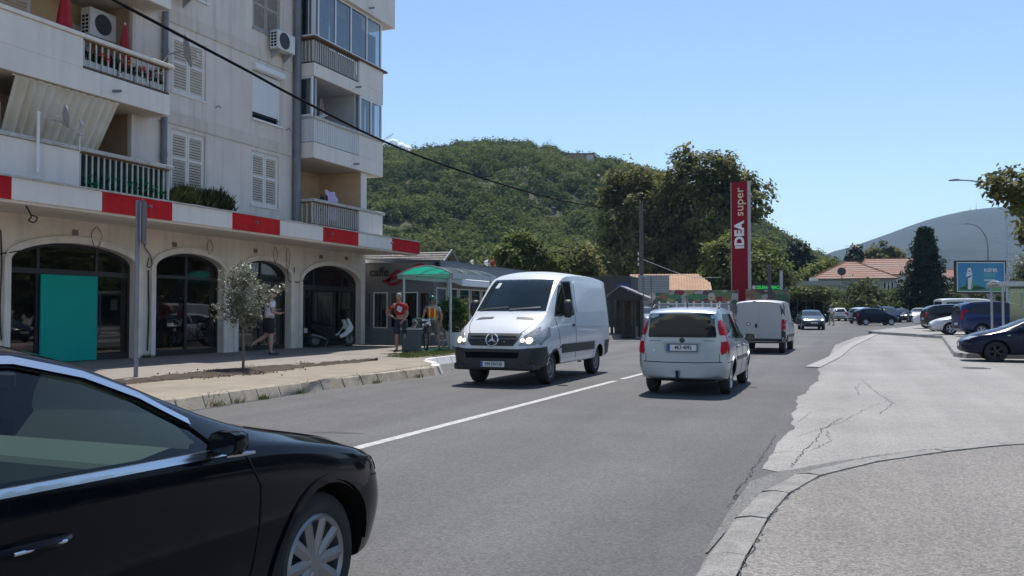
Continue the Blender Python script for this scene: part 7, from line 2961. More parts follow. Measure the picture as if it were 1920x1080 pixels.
v.seam('L', [(-2.52, .6), (-2.5, 1.5), (-2.48, 2.2)], .009)
v.box('door_handle', (.42, .975, 1.22), (.16, .05, .06), M_black, .015, mirror=True)
v.mirror_(1.18, .98, 1.58, (.14, .22, .40))
for y0, y1 in ((-.7, -.05), (.0, .66)):
    v.decal('wiper', 'F', ribbon([(y0, 1.55), (y1, 1.60)], .03), M_black, .018, mirror=False)
v.plate('F', 0.03, .46, 'HN·DN150', off=.034)
me = bpy.data.objects.new('emblem', None)
h, n_, i_, dd = v.bvh.ray_cast(Vector((6, 0, .95)), Vector((-1, 0, 0)))
b = MB()
b.lathe([(.112, -.005), (.122, .012), (.132, .014), (.142, .004), (.142, -.01)], 30, 'x')
for k in range(3):
    a = R(90 + 120 * k)
    p0, p1, p2 = (0.13 * math.cos(a), .13 * math.sin(a)), (.024 * math.cos(a + R(60)), .024 * math.sin(a + R(60))), (.024 * math.cos(a - R(60)), .024 * math.sin(a - R(60)))
    b.add([(.004, *p0), (.004, *p1), (.022, 0, 0), (.004, *p2)], [(0, 1, 2), (0, 2, 3)])
o = b.build('emblem', M_chrome, v.root)
o.location = (h.x + .024, 0, .95)
o.rotation_euler = (0, R(-10), 0)
bpy.data.objects.remove(me)
b = MB()
b.tube([(0, 0, 0), (-.05, 0, .06)], .012, 6)
o = b.build('aerial', M_black, v.root)
o.location = (.62, 0, 2.42)
v.box('tow_step', (-1.15, .6, .36), (.08, .08, .1), M_black, .01, mirror=True)

# ---------------------------------------------------------------- silver small family car, seen from behind
ro = [(-2.05, .33, .62, .74, .55, .71, .95, .56, 1.44, 1.49), (-2.0, .27, .74, .825, .55, .785, .97, .60, 1.51, 1.55), (-1.7, .23, .76, .845, .6, .80, .98, .625, 1.55, 1.595), (-.7, .22, .77, .85, .6, .81, .97, .64, 1.565, 1.62),
      (.0, .22, .77, .85, .6, .81, .96, .63, 1.54, 1.605), (.55, .22, .77, .85, .6, .80, .95, .60, 1.37, 1.46), (.98, .22, .77, .84, .6, .80, .93, .66, 1.10, 1.2), (1.25, .22, .76, .84, .6, .79, .90, .70, .97, 1.03),
      (1.75, .22, .74, .81, .55, .75, .80, .60, .87, .91), (2.05, .25, .64, .70, .5, .64, .68, .48, .75, .77), (2.16, .3, .5, .55, .48, .5, .6, .38, .64, .66)]
s = Car('silver_car', 'silver family car driving away, large dark rear window and tall red tail lights', 'car', (-2.92, 17.42, 0.004), R(90.5), ro, P_silver, (1.30, -1.30, .755, .305, .20), rim='alloy', spokes=6)
s.decal('rear_window', 'B', [(-.60, 1.05), (.60, 1.05), (.61, 1.1), (.565, 1.46), (.53, 1.475), (-.53, 1.475), (-.565, 1.46), (-.61, 1.1)], M_glass_dark, .006, mirror=False)
for z0, z1, y0, y1, m, nm in ((1.12, 1.36, 0, 0, M_red_lamp, 'tail_light'),):
    pass
s.decal('tail_light', 'B', [(.625, 1.35), (.655, 1.36), (.70, 1.27), (.755, 1.09), (.66, 1.09), (.645, 1.15)], M_red_lamp, .014, maxlen=.06)
s.decal('reversing_light', 'B', [(.66, 1.088), (.755, 1.088), (.775, .985), (.685, .975)], M_clear_lamp, .012, maxlen=.06)
s.decal('tail_light', 'B', [(.685, .973), (.775, .983), (.785, .88), (.765, .78), (.70, .74), (.675, .80)], M_red_lamp, .014, maxlen=.06)
s.decal('tail_light_side', 'L', [(-1.94, 1.0), (-1.95, .84), (-1.92, .77), (-1.85, .86), (-1.87, 1.05), (-1.90, 1.22), (-1.93, 1.22)], M_red_lamp, .012, maxlen=.08)
s.decal('tail_light_rim', 'B', [(.605, 1.37), (.665, 1.385), (.74, 1.2), (.80, .95), (.80, .82), (.70, .705), (.655, .79), (.665, .95), (.63, 1.15)], P_silver, .007)
s.seam('B', [(-.70, .615), (-.3, .60), (.3, .60), (.70, .615)], .014, mirror=False)
s.seam('B', [(.66, .62), (.655, .76)], .01)
s.decal('plate_recess', 'B', [(-.30, .76), (.30, .76), (.34, .96), (-.34, .96)], mat('silver_recess', (.30, .31, .32), .4, metal=.3), .003, mirror=False)
s.plate('B', 0, .865, '4K3 4092', off=.014)
b = MB()
b.lathe([(0, .006), (.03, .006), (.045, .004), (.046, -.004)], 20, 'x')
o = b.build('emblem', mat('dark_emblem', (.03, .05, .04), .3, metal=.6), s.root)
h, n_, i_, dd = s.bvh.ray_cast(Vector((-6, 0, 1.0)), Vector((1, 0, 0)))
o.location = (h.x - .01, 0, 1.0)
o.rotation_euler = (0, 0, math.pi)
s.decal('model_badge', 'B', [(.38, .985), (.58, .985), (.58, 1.0), (.38, 1.0)], M_greypole, .004)
s.decal('white_sticker', 'B', [(.49, .80), (.54, .79), (.53, .83), (.50, .84)], M_white, .004, mirror=False)
b = MB()
b.tube([(.1, 0, -.05), (-.06, 0, -.05), (-.09, 0, .04)], .025, 8)
b.ball((-.09, 0, .07), .035, 10, 7)
o = b.build('tow_hitch', M_black, s.root)
o.location = (-2.05, .08, .36)
s.decal('rear_bumper_strip', 'B', [(-.62, .24), (.62, .24), (.60, .31), (-.60, .31)], M_bump, .006, mirror=False)  # dark strip along the lower edge of the bumper
for P in ([(-1.80, 1.05), (-1.72, 1.36), (-1.60, 1.46), (-1.02, 1.47), (-.97, 1.02)], [(-.90, 1.01), (-.94, 1.47), (-.1, 1.46), (-.06, .99)], [(.0, .99), (-.04, 1.46), (.28, 1.40), (.62, 1.21), (.92, 1.0)]):
    s.decal('side_window', 'L', P[::-1], M_glass_dark, .005)
s.decal('side_moulding', 'L', [(-.86, .60), (.92, .60), (.92, .67), (-.86, .67)], mat('grey_moulding', (.08, .085, .09), .5), .010)
s.seam('L', [(-.93, .35), (-.93, 1.0)])
s.seam('L', [(-.03, .3), (-.03, .98)])
s.seam('L', [(.98, .32), (.95, .9)])
s.seam('L', [(-1.45, .62), (-1.96, .61)])
s.decal('wheel_arch_lip', 'L', arch_ring(-1.30, .305, .36, .42, 10, 170), P_silver, .014)
s.decal('wheel_arch_lip', 'L', arch_ring(1.30, .305, .36, .42, 10, 170), P_silver, .014)
s.box('door_handle', (-.72, .838, .86), (.17, .04, .035), P_silver, .012, mirror=True)
s.box('door_handle', (.18, .838, .86), (.17, .04, .035), P_silver, .012, mirror=True)
s.mirror_(.72, .80, 1.0, (.1, .2, .14), M_black)
for sg in (1, -1):
    b = MB()
    b.tube([(-1.65, sg * .60, 1.575), (-1.5, sg * .60, 1.64), (-.3, sg * .615, 1.665), (.1, sg * .60, 1.63), (.25, sg * .59, 1.56)], .018, 6)
    b.build('roof_rail', M_black, s.root)
b = MB()
b.tube([(-1.45, 0.0, 1.59), (-1.60, 0, 1.78)], [.012, .005], 6)
b.build('aerial', M_black, s.root)
b = MB()
b.prism([(-1.93, 1.5), (-1.83, 1.66), (-1.78, 1.6), (-1.78, 1.52)], 'y', -.60, -.585)
b.build('roof_fin', M_white, s.root)
s.decal('windscreen', 'F', [(-.62, 1.06), (.62, 1.06), (.52, 1.5), (-.52, 1.5)], M_glass_dark, .006, mirror=False)
s.decal('headlight', 'F', [(.40, .66), (.62, .68), (.66, .80), (.48, .79)], M_lamp_glass, .008)

# ---------------------------------------------------------------- white delivery van ahead of it
tr = [(-2.40, .44, .80, .88, .8, .85, 1.1, .76, 1.80, 1.88), (-2.35, .36, .88, .945, .8, .915, 1.12, .81, 1.87, 1.95), (-1.2, .32, .89, .955, .8, .925, 1.12, .81, 1.89, 1.97), (.4, .32, .89, .955, .8, .925, 1.12, .80, 1.89, 1.97), (.9, .32, .89, .955, .8, .92, 1.1, .78, 1.78, 1.9),
      (1.4, .32, .89, .95, .8, .91, 1.06, .75, 1.4, 1.5), (1.85, .32, .86, .93, .7, .86, 1.0, .72, 1.1, 1.16), (2.2, .34, .76, .82, .6, .74, .8, .6, .92, .96), (2.38, .4, .55, .6, .55, .52, .68, .45, .74, .76)]
t = Car('delivery_van', 'white delivery van seen from behind with black door handle, ahead of the silver car', 'van', (-3.25, 34.6, gz(34)), R(89), tr, P_dusty, (1.55, -1.55, .84, .325, .22), rim='steel', rimr=.62)
M_sm = mat('dark_corner_plastic', (.03, .03, .032), .5)
t.decal('rear_door', 'B', [(-.775, .55), (-.01, .55), (-.01, 1.83), (-.72, 1.83)], P_dusty, .010, mirror=False)
t.decal('rear_door', 'B', [(.01, .55), (.775, .55), (.72, 1.83), (.01, 1.83)], P_dusty, .010, mirror=False)
t.decal('corner_trim', 'B', [(.79, 1.36), (.90, 1.36), (.84, 1.84), (.745, 1.84)], M_sm, .012)
t.decal('tail_light', 'B', [(.79, .84), (.915, .84), (.905, 1.24), (.80, 1.24)], M_red_lamp, .018, maxlen=.07)
t.decal('tail_light_side', 'L', [(-2.33, .84), (-2.24, .84), (-2.26, 1.24), (-2.33, 1.24)], M_red_lamp, .012)
t.decal('reversing_light', 'B', [(.80, 1.245), (.905, 1.245), (.90, 1.34), (.80, 1.34)], M_clear_lamp, .016, maxlen=.07)
t.decal('rear_bumper', 'B', [(-.90, .45), (.90, .45), (.93, .535), (-.93, .535)], M_bump, .025, mirror=False)
t.decal('corner_bumper', 'B', [(.79, .54), (.88, .54), (.88, .83), (.79, .83)], M_bump, .014)
t.decal('rear_bumper', 'L', [(-1.97, .44), (-2.32, .46), (-2.34, .8), (-2.26, .8), (-1.99, .56)], M_bump, .018)
t.decal('rear_handle', 'B', [(.09 + .045 * math.cos(a), 1.0 + .09 * math.sin(a)) for a in [2 * math.pi * i / 14 for i in range(14)]], M_black, .03, mirror=False)
t.decal('round_sticker', 'B', [(.36 + .07 * math.cos(a), 1.06 + .07 * math.sin(a)) for a in [2 * math.pi * i / 16 for i in range(16)]], mat('sticker_red', (.35, .04, .03), .5), .013, mirror=False)
t.decal('sticker_centre', 'B', [(.36 + .042 * math.cos(a), 1.06 + .042 * math.sin(a)) for a in [2 * math.pi * i / 16 for i in range(16)]], M_white, .0155, mirror=False)
t.decal('brake_light', 'B', [(.09, 1.865), (.20, 1.865), (.20, 1.89), (.09, 1.89)], mat('dark_red_lens', (.10, .005, .01), .3), .012, mirror=False)
t.seam('B', [(.02, .55), (.02, 1.83)], .014, mirror=False)
t.plate('B', .32, .61, '', off=.03)
t.decal('body_crease', 'L', ribbon([(1.0, 1.08), (0, 1.12), (-2.2, 1.12)], .03), P_white, .007)
t.decal('side_window', 'L', [(1.45, 1.12), (.95, 1.66), (.45, 1.72), (.42, 1.12)][::-1], M_glass_dark, .005)
t.decal('side_moulding', 'L', [(1.1, .56), (-1.1, .56), (-1.1, .66), (1.1, .66)], M_bump, .012)
t.seam('L', [(.38, .4), (.38, 1.75)])
t.seam('L', [(-.9, .4), (-.9, 1.75)])
t.mirror_(1.15, .95, 1.15, (.12, .22, .26))
t.decal('windscreen', 'F', [(-.7, 1.16), (.7, 1.16), (.66, 1.78), (-.66, 1.78)], M_glass_dark, .006, mirror=False)
for z in (.5,):
    t.decal('wheel_arch_lip', 'L', arch_ring(-1.55, .325, .385, .45, 10, 170), P_white, .014)

# ---------------------------------------------------------------- black saloon in the foreground
bk = [(-2.45, .36, .68, .76, .60, .72, .92, .58, .98, 1.0), (-2.33, .28, .80, .88, .60, .82, .985, .68, 1.04, 1.06), (-1.85, .22, .85, .92, .60, .885, 1.0, .73, 1.10, 1.14), (-1.45, .20, .86, .93, .60, .90, 1.0, .68, 1.20, 1.24), (-.9, .20, .86, .935, .60, .905, .985, .635, 1.355, 1.40),
      (-.3, .20, .86, .935, .60, .905, .975, .63, 1.395, 1.445), (.12, .20, .86, .935, .60, .90, .962, .63, 1.345, 1.415), (.45, .20, .86, .935, .60, .895, .95, .655, 1.20, 1.29), (.78, .20, .86, .935, .60, .89, .94, .705, 1.055, 1.125), (1.0, .20, .86, .935, .60, .885, .93, .74, .985, 1.025),
      (1.3, .20, .86, .93, .60, .88, .88, .73, .93, .97), (1.75, .20, .84, .92, .56, .86, .80, .68, .84, .872), (1.98, .22, .77, .85, .52, .78, .715, .58, .745, .77), (2.08, .27, .60, .68, .48, .61, .63, .45, .655, .672), (2.13, .33, .44, .50, .46, .44, .56, .33, .575, .585)]
WIN = [(.66, .955), (.60, 1.045), (.40, 1.165), (.18, 1.255), (-.08, 1.318), (-.40, 1.335), (-.75, 1.305), (-1.05, 1.225), (-1.27, 1.12), (-1.34, 1.06), (-1.27, 1.01), (-.4, .985), (.3, .967)]
cav = MB()
inner = [(-1.55, .9, 1.0), (-1.3, .48, 1.18), (-.9, .45, 1.335), (-.3, .45, 1.385), (.12, .45, 1.345), (.45, .5, 1.20), (.74, .7, 1.03), (.86, .85, .98)]
vs = []
for x, z0, z1 in inner:
    wr_ = .60 if z1 > 1.1 else .68
    vs += [(x, -.80, z0), (x, -.835, .93 if z1 > .97 else (z0 + z1) / 2), (x, -wr_, z1), (x, wr_, z1), (x, .835, .93 if z1 > .97 else (z0 + z1) / 2), (x, .80, z0)]
fs = []
for i in range(len(inner) - 1):
    for k in range(6):
        fs.append((i * 6 + k, (i + 1) * 6 + k, (i + 1) * 6 + (k + 1) % 6, i * 6 + (k + 1) % 6))
fs += [tuple(range(6)), tuple((len(inner) - 1) * 6 + k for k in range(6))[::-1]]
cav.add(vs, fs)
M_cabin = mat('cabin_trim', (.02, .022, .023), .8)
sidecut = MB().prism(WIN, 'y', -1.3, 1.3)
wsc = MB()
wsc.add([(.86, -.55, .90), (.86, .55, .90), (.22, .55, 1.20), (.22, -.55, 1.20), (1.3, -.55, 1.35), (1.3, .55, 1.35), (.55, .52, 1.65), (.55, -.52, 1.65)], [(0, 1, 2, 3), (4, 5, 6, 7), (0, 1, 5, 4), (1, 2, 6, 5), (2, 3, 7, 6), (3, 0, 4, 7)])
rsc = MB()
rsc.add([(-1.68, -.58, .96), (-1.68, .58, .96), (-.95, .50, 1.22), (-.95, -.50, 1.22), (-2.1, -.58, 1.45), (-2.1, .58, 1.45), (-1.2, .50, 1.7), (-1.2, -.50, 1.7)], [(0, 1, 2, 3), (4, 5, 6, 7), (0, 1, 5, 4), (1, 2, 6, 5), (2, 3, 7, 6), (3, 0, 4, 7)])
G_car = thin_glass('green_car_glass', (.80, .99, .90), .0)
k = Car('black_car', 'glossy black saloon passing close to the camera, chrome strips round its windows', 'car', (-3.20, 2.05, 0.004), R(90), bk, P_black, (1.355, -1.355, .84, .325, .225), sub=3,
        cuts=[raw(cav, M_cabin), raw(sidecut, M_cabin), raw(wsc, M_cabin), raw(rsc, M_cabin)], spokes=10, rimr=.69, wheel_m=mat('dull_alloy', (.25, .255, .27), .38, metal=.75))
k.decal('side_window', 'L', WIN, G_car, -.010, maxlen=.09)
k.decal('windscreen', 'F', [(-.63, 1.01), (.63, 1.01), (.52, 1.31), (-.52, 1.31)], G_car, -.006, mirror=False, maxlen=.1)
k.decal('rear_window', 'B', [(-.57, 1.08), (.57, 1.08), (.5, 1.30), (-.5, 1.30)], G_car, -.006, mirror=False, maxlen=.1)
up = WIN[0:11]
upo = [(.735, .985), (.645, 1.065)] + [(x + .004, z + .034) for x, z in WIN[2:9]]
def outset_pl(pl, w):
    return [(p[0], p[1]) for p in ribbon(pl, w)]
M_satin = mat('satin_chrome', (.62, .63, .65), .2, metal=1.0)
k.decal('chrome_strip', 'L', ribbon([(.60, 1.063), (.41, 1.182), (.185, 1.274), (-.08, 1.338), (-.40, 1.354), (-.76, 1.324), (-1.06, 1.243), (-1.29, 1.135), (-1.37, 1.06)], .026), M_satin, .007, maxlen=.06)
k.decal('chrome_strip', 'L', ribbon([(.76, .940), (.3, .952), (-.4, .970), (-1.27, .995), (-1.37, 1.05)], .024), M_satin, .010, maxlen=.06)
k.decal('quarter_panel', 'L', [(.67, .957), (.80, .955), (.70, .995), (.645, 1.0)], M_seam, .006)
k.decal('door_pillar', 'L', [(-.47, .985), (-.40, .985), (-.42, 1.35), (-.49, 1.35)], M_black, .004)
k.seam('L', [(.80, .32), (.84, .6), (.86, .78), (.78, .93)], .009)
k.seam('L', [(-.44, .32), (-.44, .97)], .009)
k.decal('door_crease', 'L', ribbon([(.78, .40), (-.4, .37), (-1.0, .37)], .018), P_black, .006)
for x in (-.20, -1.18):
    k.decal('handle_cup', 'L', [(x + .10 * math.cos(a), .795 + .035 * math.sin(a)) for a in [2 * math.pi * i / 16 for i in range(16)]], M_seam, .002)
    for sg in (1, -1):
        b = MB()
        b.tube([(x - .13, sg * .915, .80), (x - .08, sg * .945, .805), (x, sg * .95, .803), (x + .08, sg * .943, .80), (x + .13, sg * .915, .797)], [.012, .016, .016, .016, .012], 8)
        b.build('door_handle', P_black, k.root)
        b = MB()
        b.tube([(x - .1, sg * .958, .803), (x + .08, sg * .955, .80)], .006, 6)
        b.build('handle_strip', M_satin, k.root)
k.mirror_(.64, .875, .995, (.115, .14, .092), P_black)
for sg in (1, -1):
    b = MB()
    b.tube([(.60, sg * .95, .945), (.64, sg * .99, .950), (.68, sg * 1.02, .952)], [.008, .010, .006], 6)
    b.build('mirror_strip', M_satin, k.root)
k.decal('headlight', 'F', [(.42, .66), (.70, .68), (.80, .74), (.62, .765), (.45, .735)], M_lamp_glass, .006, maxlen=.07)
k.decal('headlight_side', 'L', [(1.93, .66), (2.2, .63), (2.2, .70), (2.02, .775), (1.88, .80)], mat('smoked_lamp', (.10, .105, .11), .1, metal=.4), .005, maxlen=.07)
k.decal('grille', 'F', [(-.38, .50), (.38, .50), (.40, .62), (-.40, .62)], M_bump, .006, mirror=False)
k.seam('T', [(1.0, .70), (1.5, .685), (1.95, .60), (2.15, .42)], .009)
k.seam('L', [(1.80, .66), (2.05, .62), (2.25, .58)], .008)
k.decal('wheel_arch_lip', 'L', arch_ring(1.355, .325, .385, .415, 4, 176), P_black, .012, maxlen=.08)
k.decal('wheel_arch_lip', 'L', arch_ring(-1.355, .325, .385, .415, 4, 176), P_black, .012, maxlen=.08)
b = MB()     # cabin: dash, seats, steering wheel
b.prism([(.84, .6), (.84, .90), (.72, .935), (.45, .90), (.35, .75), (.45, .6)], 'y', -.78, .78)
b.build('dashboard', M_cabin, k.root, bevel=.02)
M_seat = mat('seat_leather', (.03, .031, .033), .6)
for y in (-.38, .38):
    b = MB()
    b.prism([(.25, .42), (.25, .56), (-.3, .55), (-.52, 1.08), (-.62, 1.10), (-.68, 1.02), (-.45, .42)], 'y', y - .25, y + .25)
    b.build('seat', M_seat, k.root, bevel=.05, seg=2)
    b = MB()
    b.prism([(-.56, 1.12), (-.58, 1.29), (-.66, 1.30), (-.68, 1.12)], 'y', y - .13, y + .13)
    b.build('headrest', M_seat, k.root, bevel=.03, seg=2)
b = MB()
b.prism([(-.9, .42), (-.9, .55), (-1.35, .55), (-1.55, 1.02), (-1.62, 1.0), (-1.5, .42)], 'y', -.66, .66)
b.build('rear_seat', M_seat, k.root, bevel=.04, seg=2)
b = MB()
b.tube([(.28 + .04 * math.sin(a) * 3 * .3, .38 + .185 * math.cos(a), .93 + .17 * math.sin(a)) for a in [2 * math.pi * i / 24 for i in range(25)]], .016, 6)
b.tube([(.55, .38, .85), (.29, .38, .93)], .03, 6)
b.tube([(.28, .2, .93), (.28, .56, .93)], .014, 6)
b.build('steering_wheel', M_black, k.root)
b = MB()
b.box(.33, -.13, 1.20, .35, .13, 1.26)
b.build('rear_view_mirror', M_black, k.root, bevel=.012)
for sg in (-1, 1):
    b = MB()
    b.prism([(.74, .6), (.74, .935), (-1.3, .985), (-1.3, .6)], 'y', sg * .80, sg * .83)
    b.build('door_card', M_cabin, k.root)

# ---------------------------------------------------------------- plain cars further off
HATCH = [(-2.02, .40, .60, .68, .6, .62, .90, .45, .98, 1.0), (-1.95, .30, .74, .82, .6, .78, .95, .55, 1.14, 1.18), (-1.62, .22, .78, .85, .6, .82, .96, .57, 1.36, 1.40), (-1.1, .20, .79, .855, .6, .82, .95, .58, 1.43, 1.47), (-.3, .2, .79, .855, .6, .82, .93, .59, 1.44, 1.48),
         (.25, .2, .79, .855, .6, .82, .92, .59, 1.37, 1.44), (.72, .2, .79, .85, .6, .81, .91, .63, 1.15, 1.24), (1.05, .2, .78, .85, .6, .80, .90, .68, .98, 1.03), (1.4, .2, .77, .84, .55, .78, .84, .64, .91, .945), (1.8, .22, .72, .80, .5, .70, .72, .52, .79, .82), (1.98, .28, .58, .66, .48, .58, .62, .42, .67, .69), (2.04, .32, .45, .52, .47, .46, .56, .34, .58, .6)]
SEDAN = [(-2.30, .40, .62, .70, .6, .66, .90, .50, .95, .97), (-2.2, .30, .76, .84, .6, .80, .97, .62, 1.01, 1.03), (-1.75, .22, .80, .88, .6, .85, .97, .68, 1.06, 1.09), (-1.35, .2, .81, .89, .6, .86, .96, .62, 1.22, 1.27), (-.9, .2, .81, .89, .6, .86, .95, .59, 1.36, 1.40), (-.2, .2, .81, .89, .6, .86, .94, .59, 1.39, 1.44),
         (.3, .2, .81, .89, .6, .855, .93, .59, 1.31, 1.38), (.8, .2, .81, .89, .6, .85, .91, .65, 1.10, 1.18), (1.12, .2, .8, .88, .6, .84, .89, .70, .96, 1.01), (1.6, .2, .79, .87, .55, .81, .82, .64, .88, .92), (2.0, .22, .73, .81, .5, .72, .72, .52, .78, .80), (2.2, .28, .58, .66, .48, .58, .62, .42, .66, .68), (2.27, .32, .45, .52, .47, .46, .56, .34, .58, .6)]
SUV = [(-2.12, .42, .66, .74, .7, .70, 1.02, .50, 1.1, 1.12), (-2.05, .34, .78, .87, .7, .83, 1.06, .58, 1.30, 1.33), (-1.75, .28, .82, .905, .7, .87, 1.08, .62, 1.52, 1.56), (-1.1, .26, .83, .91, .7, .875, 1.06, .64, 1.60, 1.64), (-.2, .26, .83, .91, .7, .875, 1.05, .64, 1.61, 1.66), (.35, .26, .83, .91, .7, .87, 1.04, .63, 1.52, 1.6),
       (.82, .26, .83, .91, .7, .865, 1.03, .66, 1.28, 1.36), (1.12, .26, .82, .90, .7, .855, 1.02, .71, 1.12, 1.17), (1.55, .26, .81, .89, .65, .83, .97, .66, 1.05, 1.09), (1.95, .28, .75, .84, .6, .76, .86, .56, .94, .96), (2.15, .34, .62, .70, .56, .62, .72, .46, .78, .8), (2.2, .38, .5, .56, .55, .5, .64, .36, .68, .7)]
MVAN = [(-2.32, .38, .66, .76, .6, .72, 1.0, .55, 1.28, 1.32), (-2.26, .30, .78, .88, .6, .85, 1.03, .62, 1.52, 1.56), (-2.0, .24, .81, .90, .6, .87, 1.04, .66, 1.64, 1.69), (-1.0, .22, .82, .905, .6, .875, 1.02, .68, 1.68, 1.735), (.0, .22, .82, .905, .6, .875, 1.0, .67, 1.65, 1.72), (.6, .22, .82, .905, .6, .87, .98, .64, 1.45, 1.54),
        (1.1, .22, .82, .90, .6, .86, .95, .68, 1.18, 1.27), (1.5, .22, .81, .89, .6, .85, .90, .72, 1.0, 1.06), (1.95, .23, .76, .84, .5, .77, .78, .6, .86, .89), (2.25, .28, .62, .70, .48, .62, .66, .44, .71, .73), (2.32, .32, .48, .54, .47, .48, .58, .36, .6, .62)]
BUS = [(-2.3, .42, .76, .84, .8, .82, 1.1, .74, 1.78, 1.86), (-2.25, .34, .84, .91, .8, .89, 1.12, .79, 1.86, 1.93), (-1.2, .32, .86, .92, .8, .90, 1.12, .79, 1.88, 1.95), (.6, .32, .86, .92, .8, .90, 1.12, .79, 1.88, 1.95), (1.2, .32, .86, .92, .8, .89, 1.1, .77, 1.72, 1.84), (1.75, .32, .85, .91, .8, .88, 1.06, .74, 1.3, 1.4), (2.1, .34, .80, .87, .7, .82, .98, .68, 1.08, 1.13), (2.35, .4, .64, .7, .6, .62, .8, .5, .9, .92)]
KIT = {
    'hatch': (HATCH, (1.25, -1.25, .765, .30, .2), [[(.88, .965), (.62, 1.15), (.25, 1.335), (-.05, 1.365), (-.05, .975)], [(-.13, .975), (-.13, 1.37), (-.9, 1.36), (-1.3, 1.25), (-1.38, 1.03)]], [(-.63, 1.03), (.63, 1.03), (.52, 1.39), (-.52, 1.39)], [(-.57, 1.0), (.57, 1.0), (.49, 1.33), (-.49, 1.33)],
              [(.36, .66), (.62, .68), (.68, .79), (.48, .78)], [(.52, .74), (.74, .72), (.72, 1.0), (.6, .98)]),
    'sedan': (SEDAN, (1.35, -1.35, .79, .315, .21), [[(.95, .965), (.62, 1.16), (.25, 1.30), (-.08, 1.335), (-.06, .98)], [(-.14, .98), (-.16, 1.335), (-.8, 1.315), (-1.2, 1.16), (-1.28, 1.02)]], [(-.66, 1.01), (.66, 1.01), (.54, 1.34), (-.54, 1.34)], [(-.60, 1.09), (.60, 1.09), (.5, 1.32), (-.5, 1.32)],
              [(.38, .64), (.66, .66), (.74, .76), (.5, .76)], [(.46, .76), (.78, .74), (.78, .92), (.5, .92)]),
    'suv': (SUV, (1.32, -1.32, .81, .35, .23), [[(.98, 1.08), (.7, 1.30), (.32, 1.50), (-.08, 1.54), (-.06, 1.09)], [(-.14, 1.09), (-.14, 1.54), (-.95, 1.52), (-1.5, 1.38), (-1.55, 1.16)]], [(-.66, 1.17), (.66, 1.17), (.57, 1.54), (-.57, 1.54)], [(-.60, 1.14), (.60, 1.14), (.53, 1.49), (-.53, 1.49)],
            [(.42, .80), (.68, .82), (.76, .92), (.52, .92)], [(.54, .84), (.80, .82), (.80, 1.10), (.58, 1.08)]),
    'mvan': (MVAN, (1.42, -1.42, .81, .32, .215), [[(1.22, 1.03), (.8, 1.26), (.42, 1.50), (.05, 1.57), (.05, 1.05)], [(-.03, 1.05), (-.03, 1.58), (-.98, 1.59), (-.98, 1.08)], [(-1.06, 1.08), (-1.06, 1.59), (-1.75, 1.56), (-2.0, 1.40), (-2.04, 1.12)]], [(-.68, 1.07), (.68, 1.07), (.58, 1.58), (-.58, 1.58)], [(-.62, 1.08), (.62, 1.08), (.56, 1.58), (-.56, 1.58)],
             [(.42, .66), (.68, .68), (.76, .80), (.52, .80)], [(.66, .84), (.82, .82), (.78, 1.3), (.70, 1.3)]),
    'bus': (BUS, (1.45, -1.45, .82, .33, .22), [[(1.5, 1.2), (1.0, 1.66), (.72, 1.7), (.7, 1.2)], [(.55, 1.2), (.55, 1.7), (-.75, 1.7), (-.75, 1.2)], [(-.9, 1.2), (-.9, 1.7), (-2.05, 1.68), (-2.1, 1.2)]], [(-.72, 1.16), (.72, 1.16), (.64, 1.72), (-.64, 1.72)], [(-.66, 1.2), (.66, 1.2), (.6, 1.7), (-.6, 1.7)],
            [(.42, .82), (.70, .82), (.70, .96), (.46, .96)], [(.70, .7), (.86, .7), (.84, 1.1), (.74, 1.1)]),
}
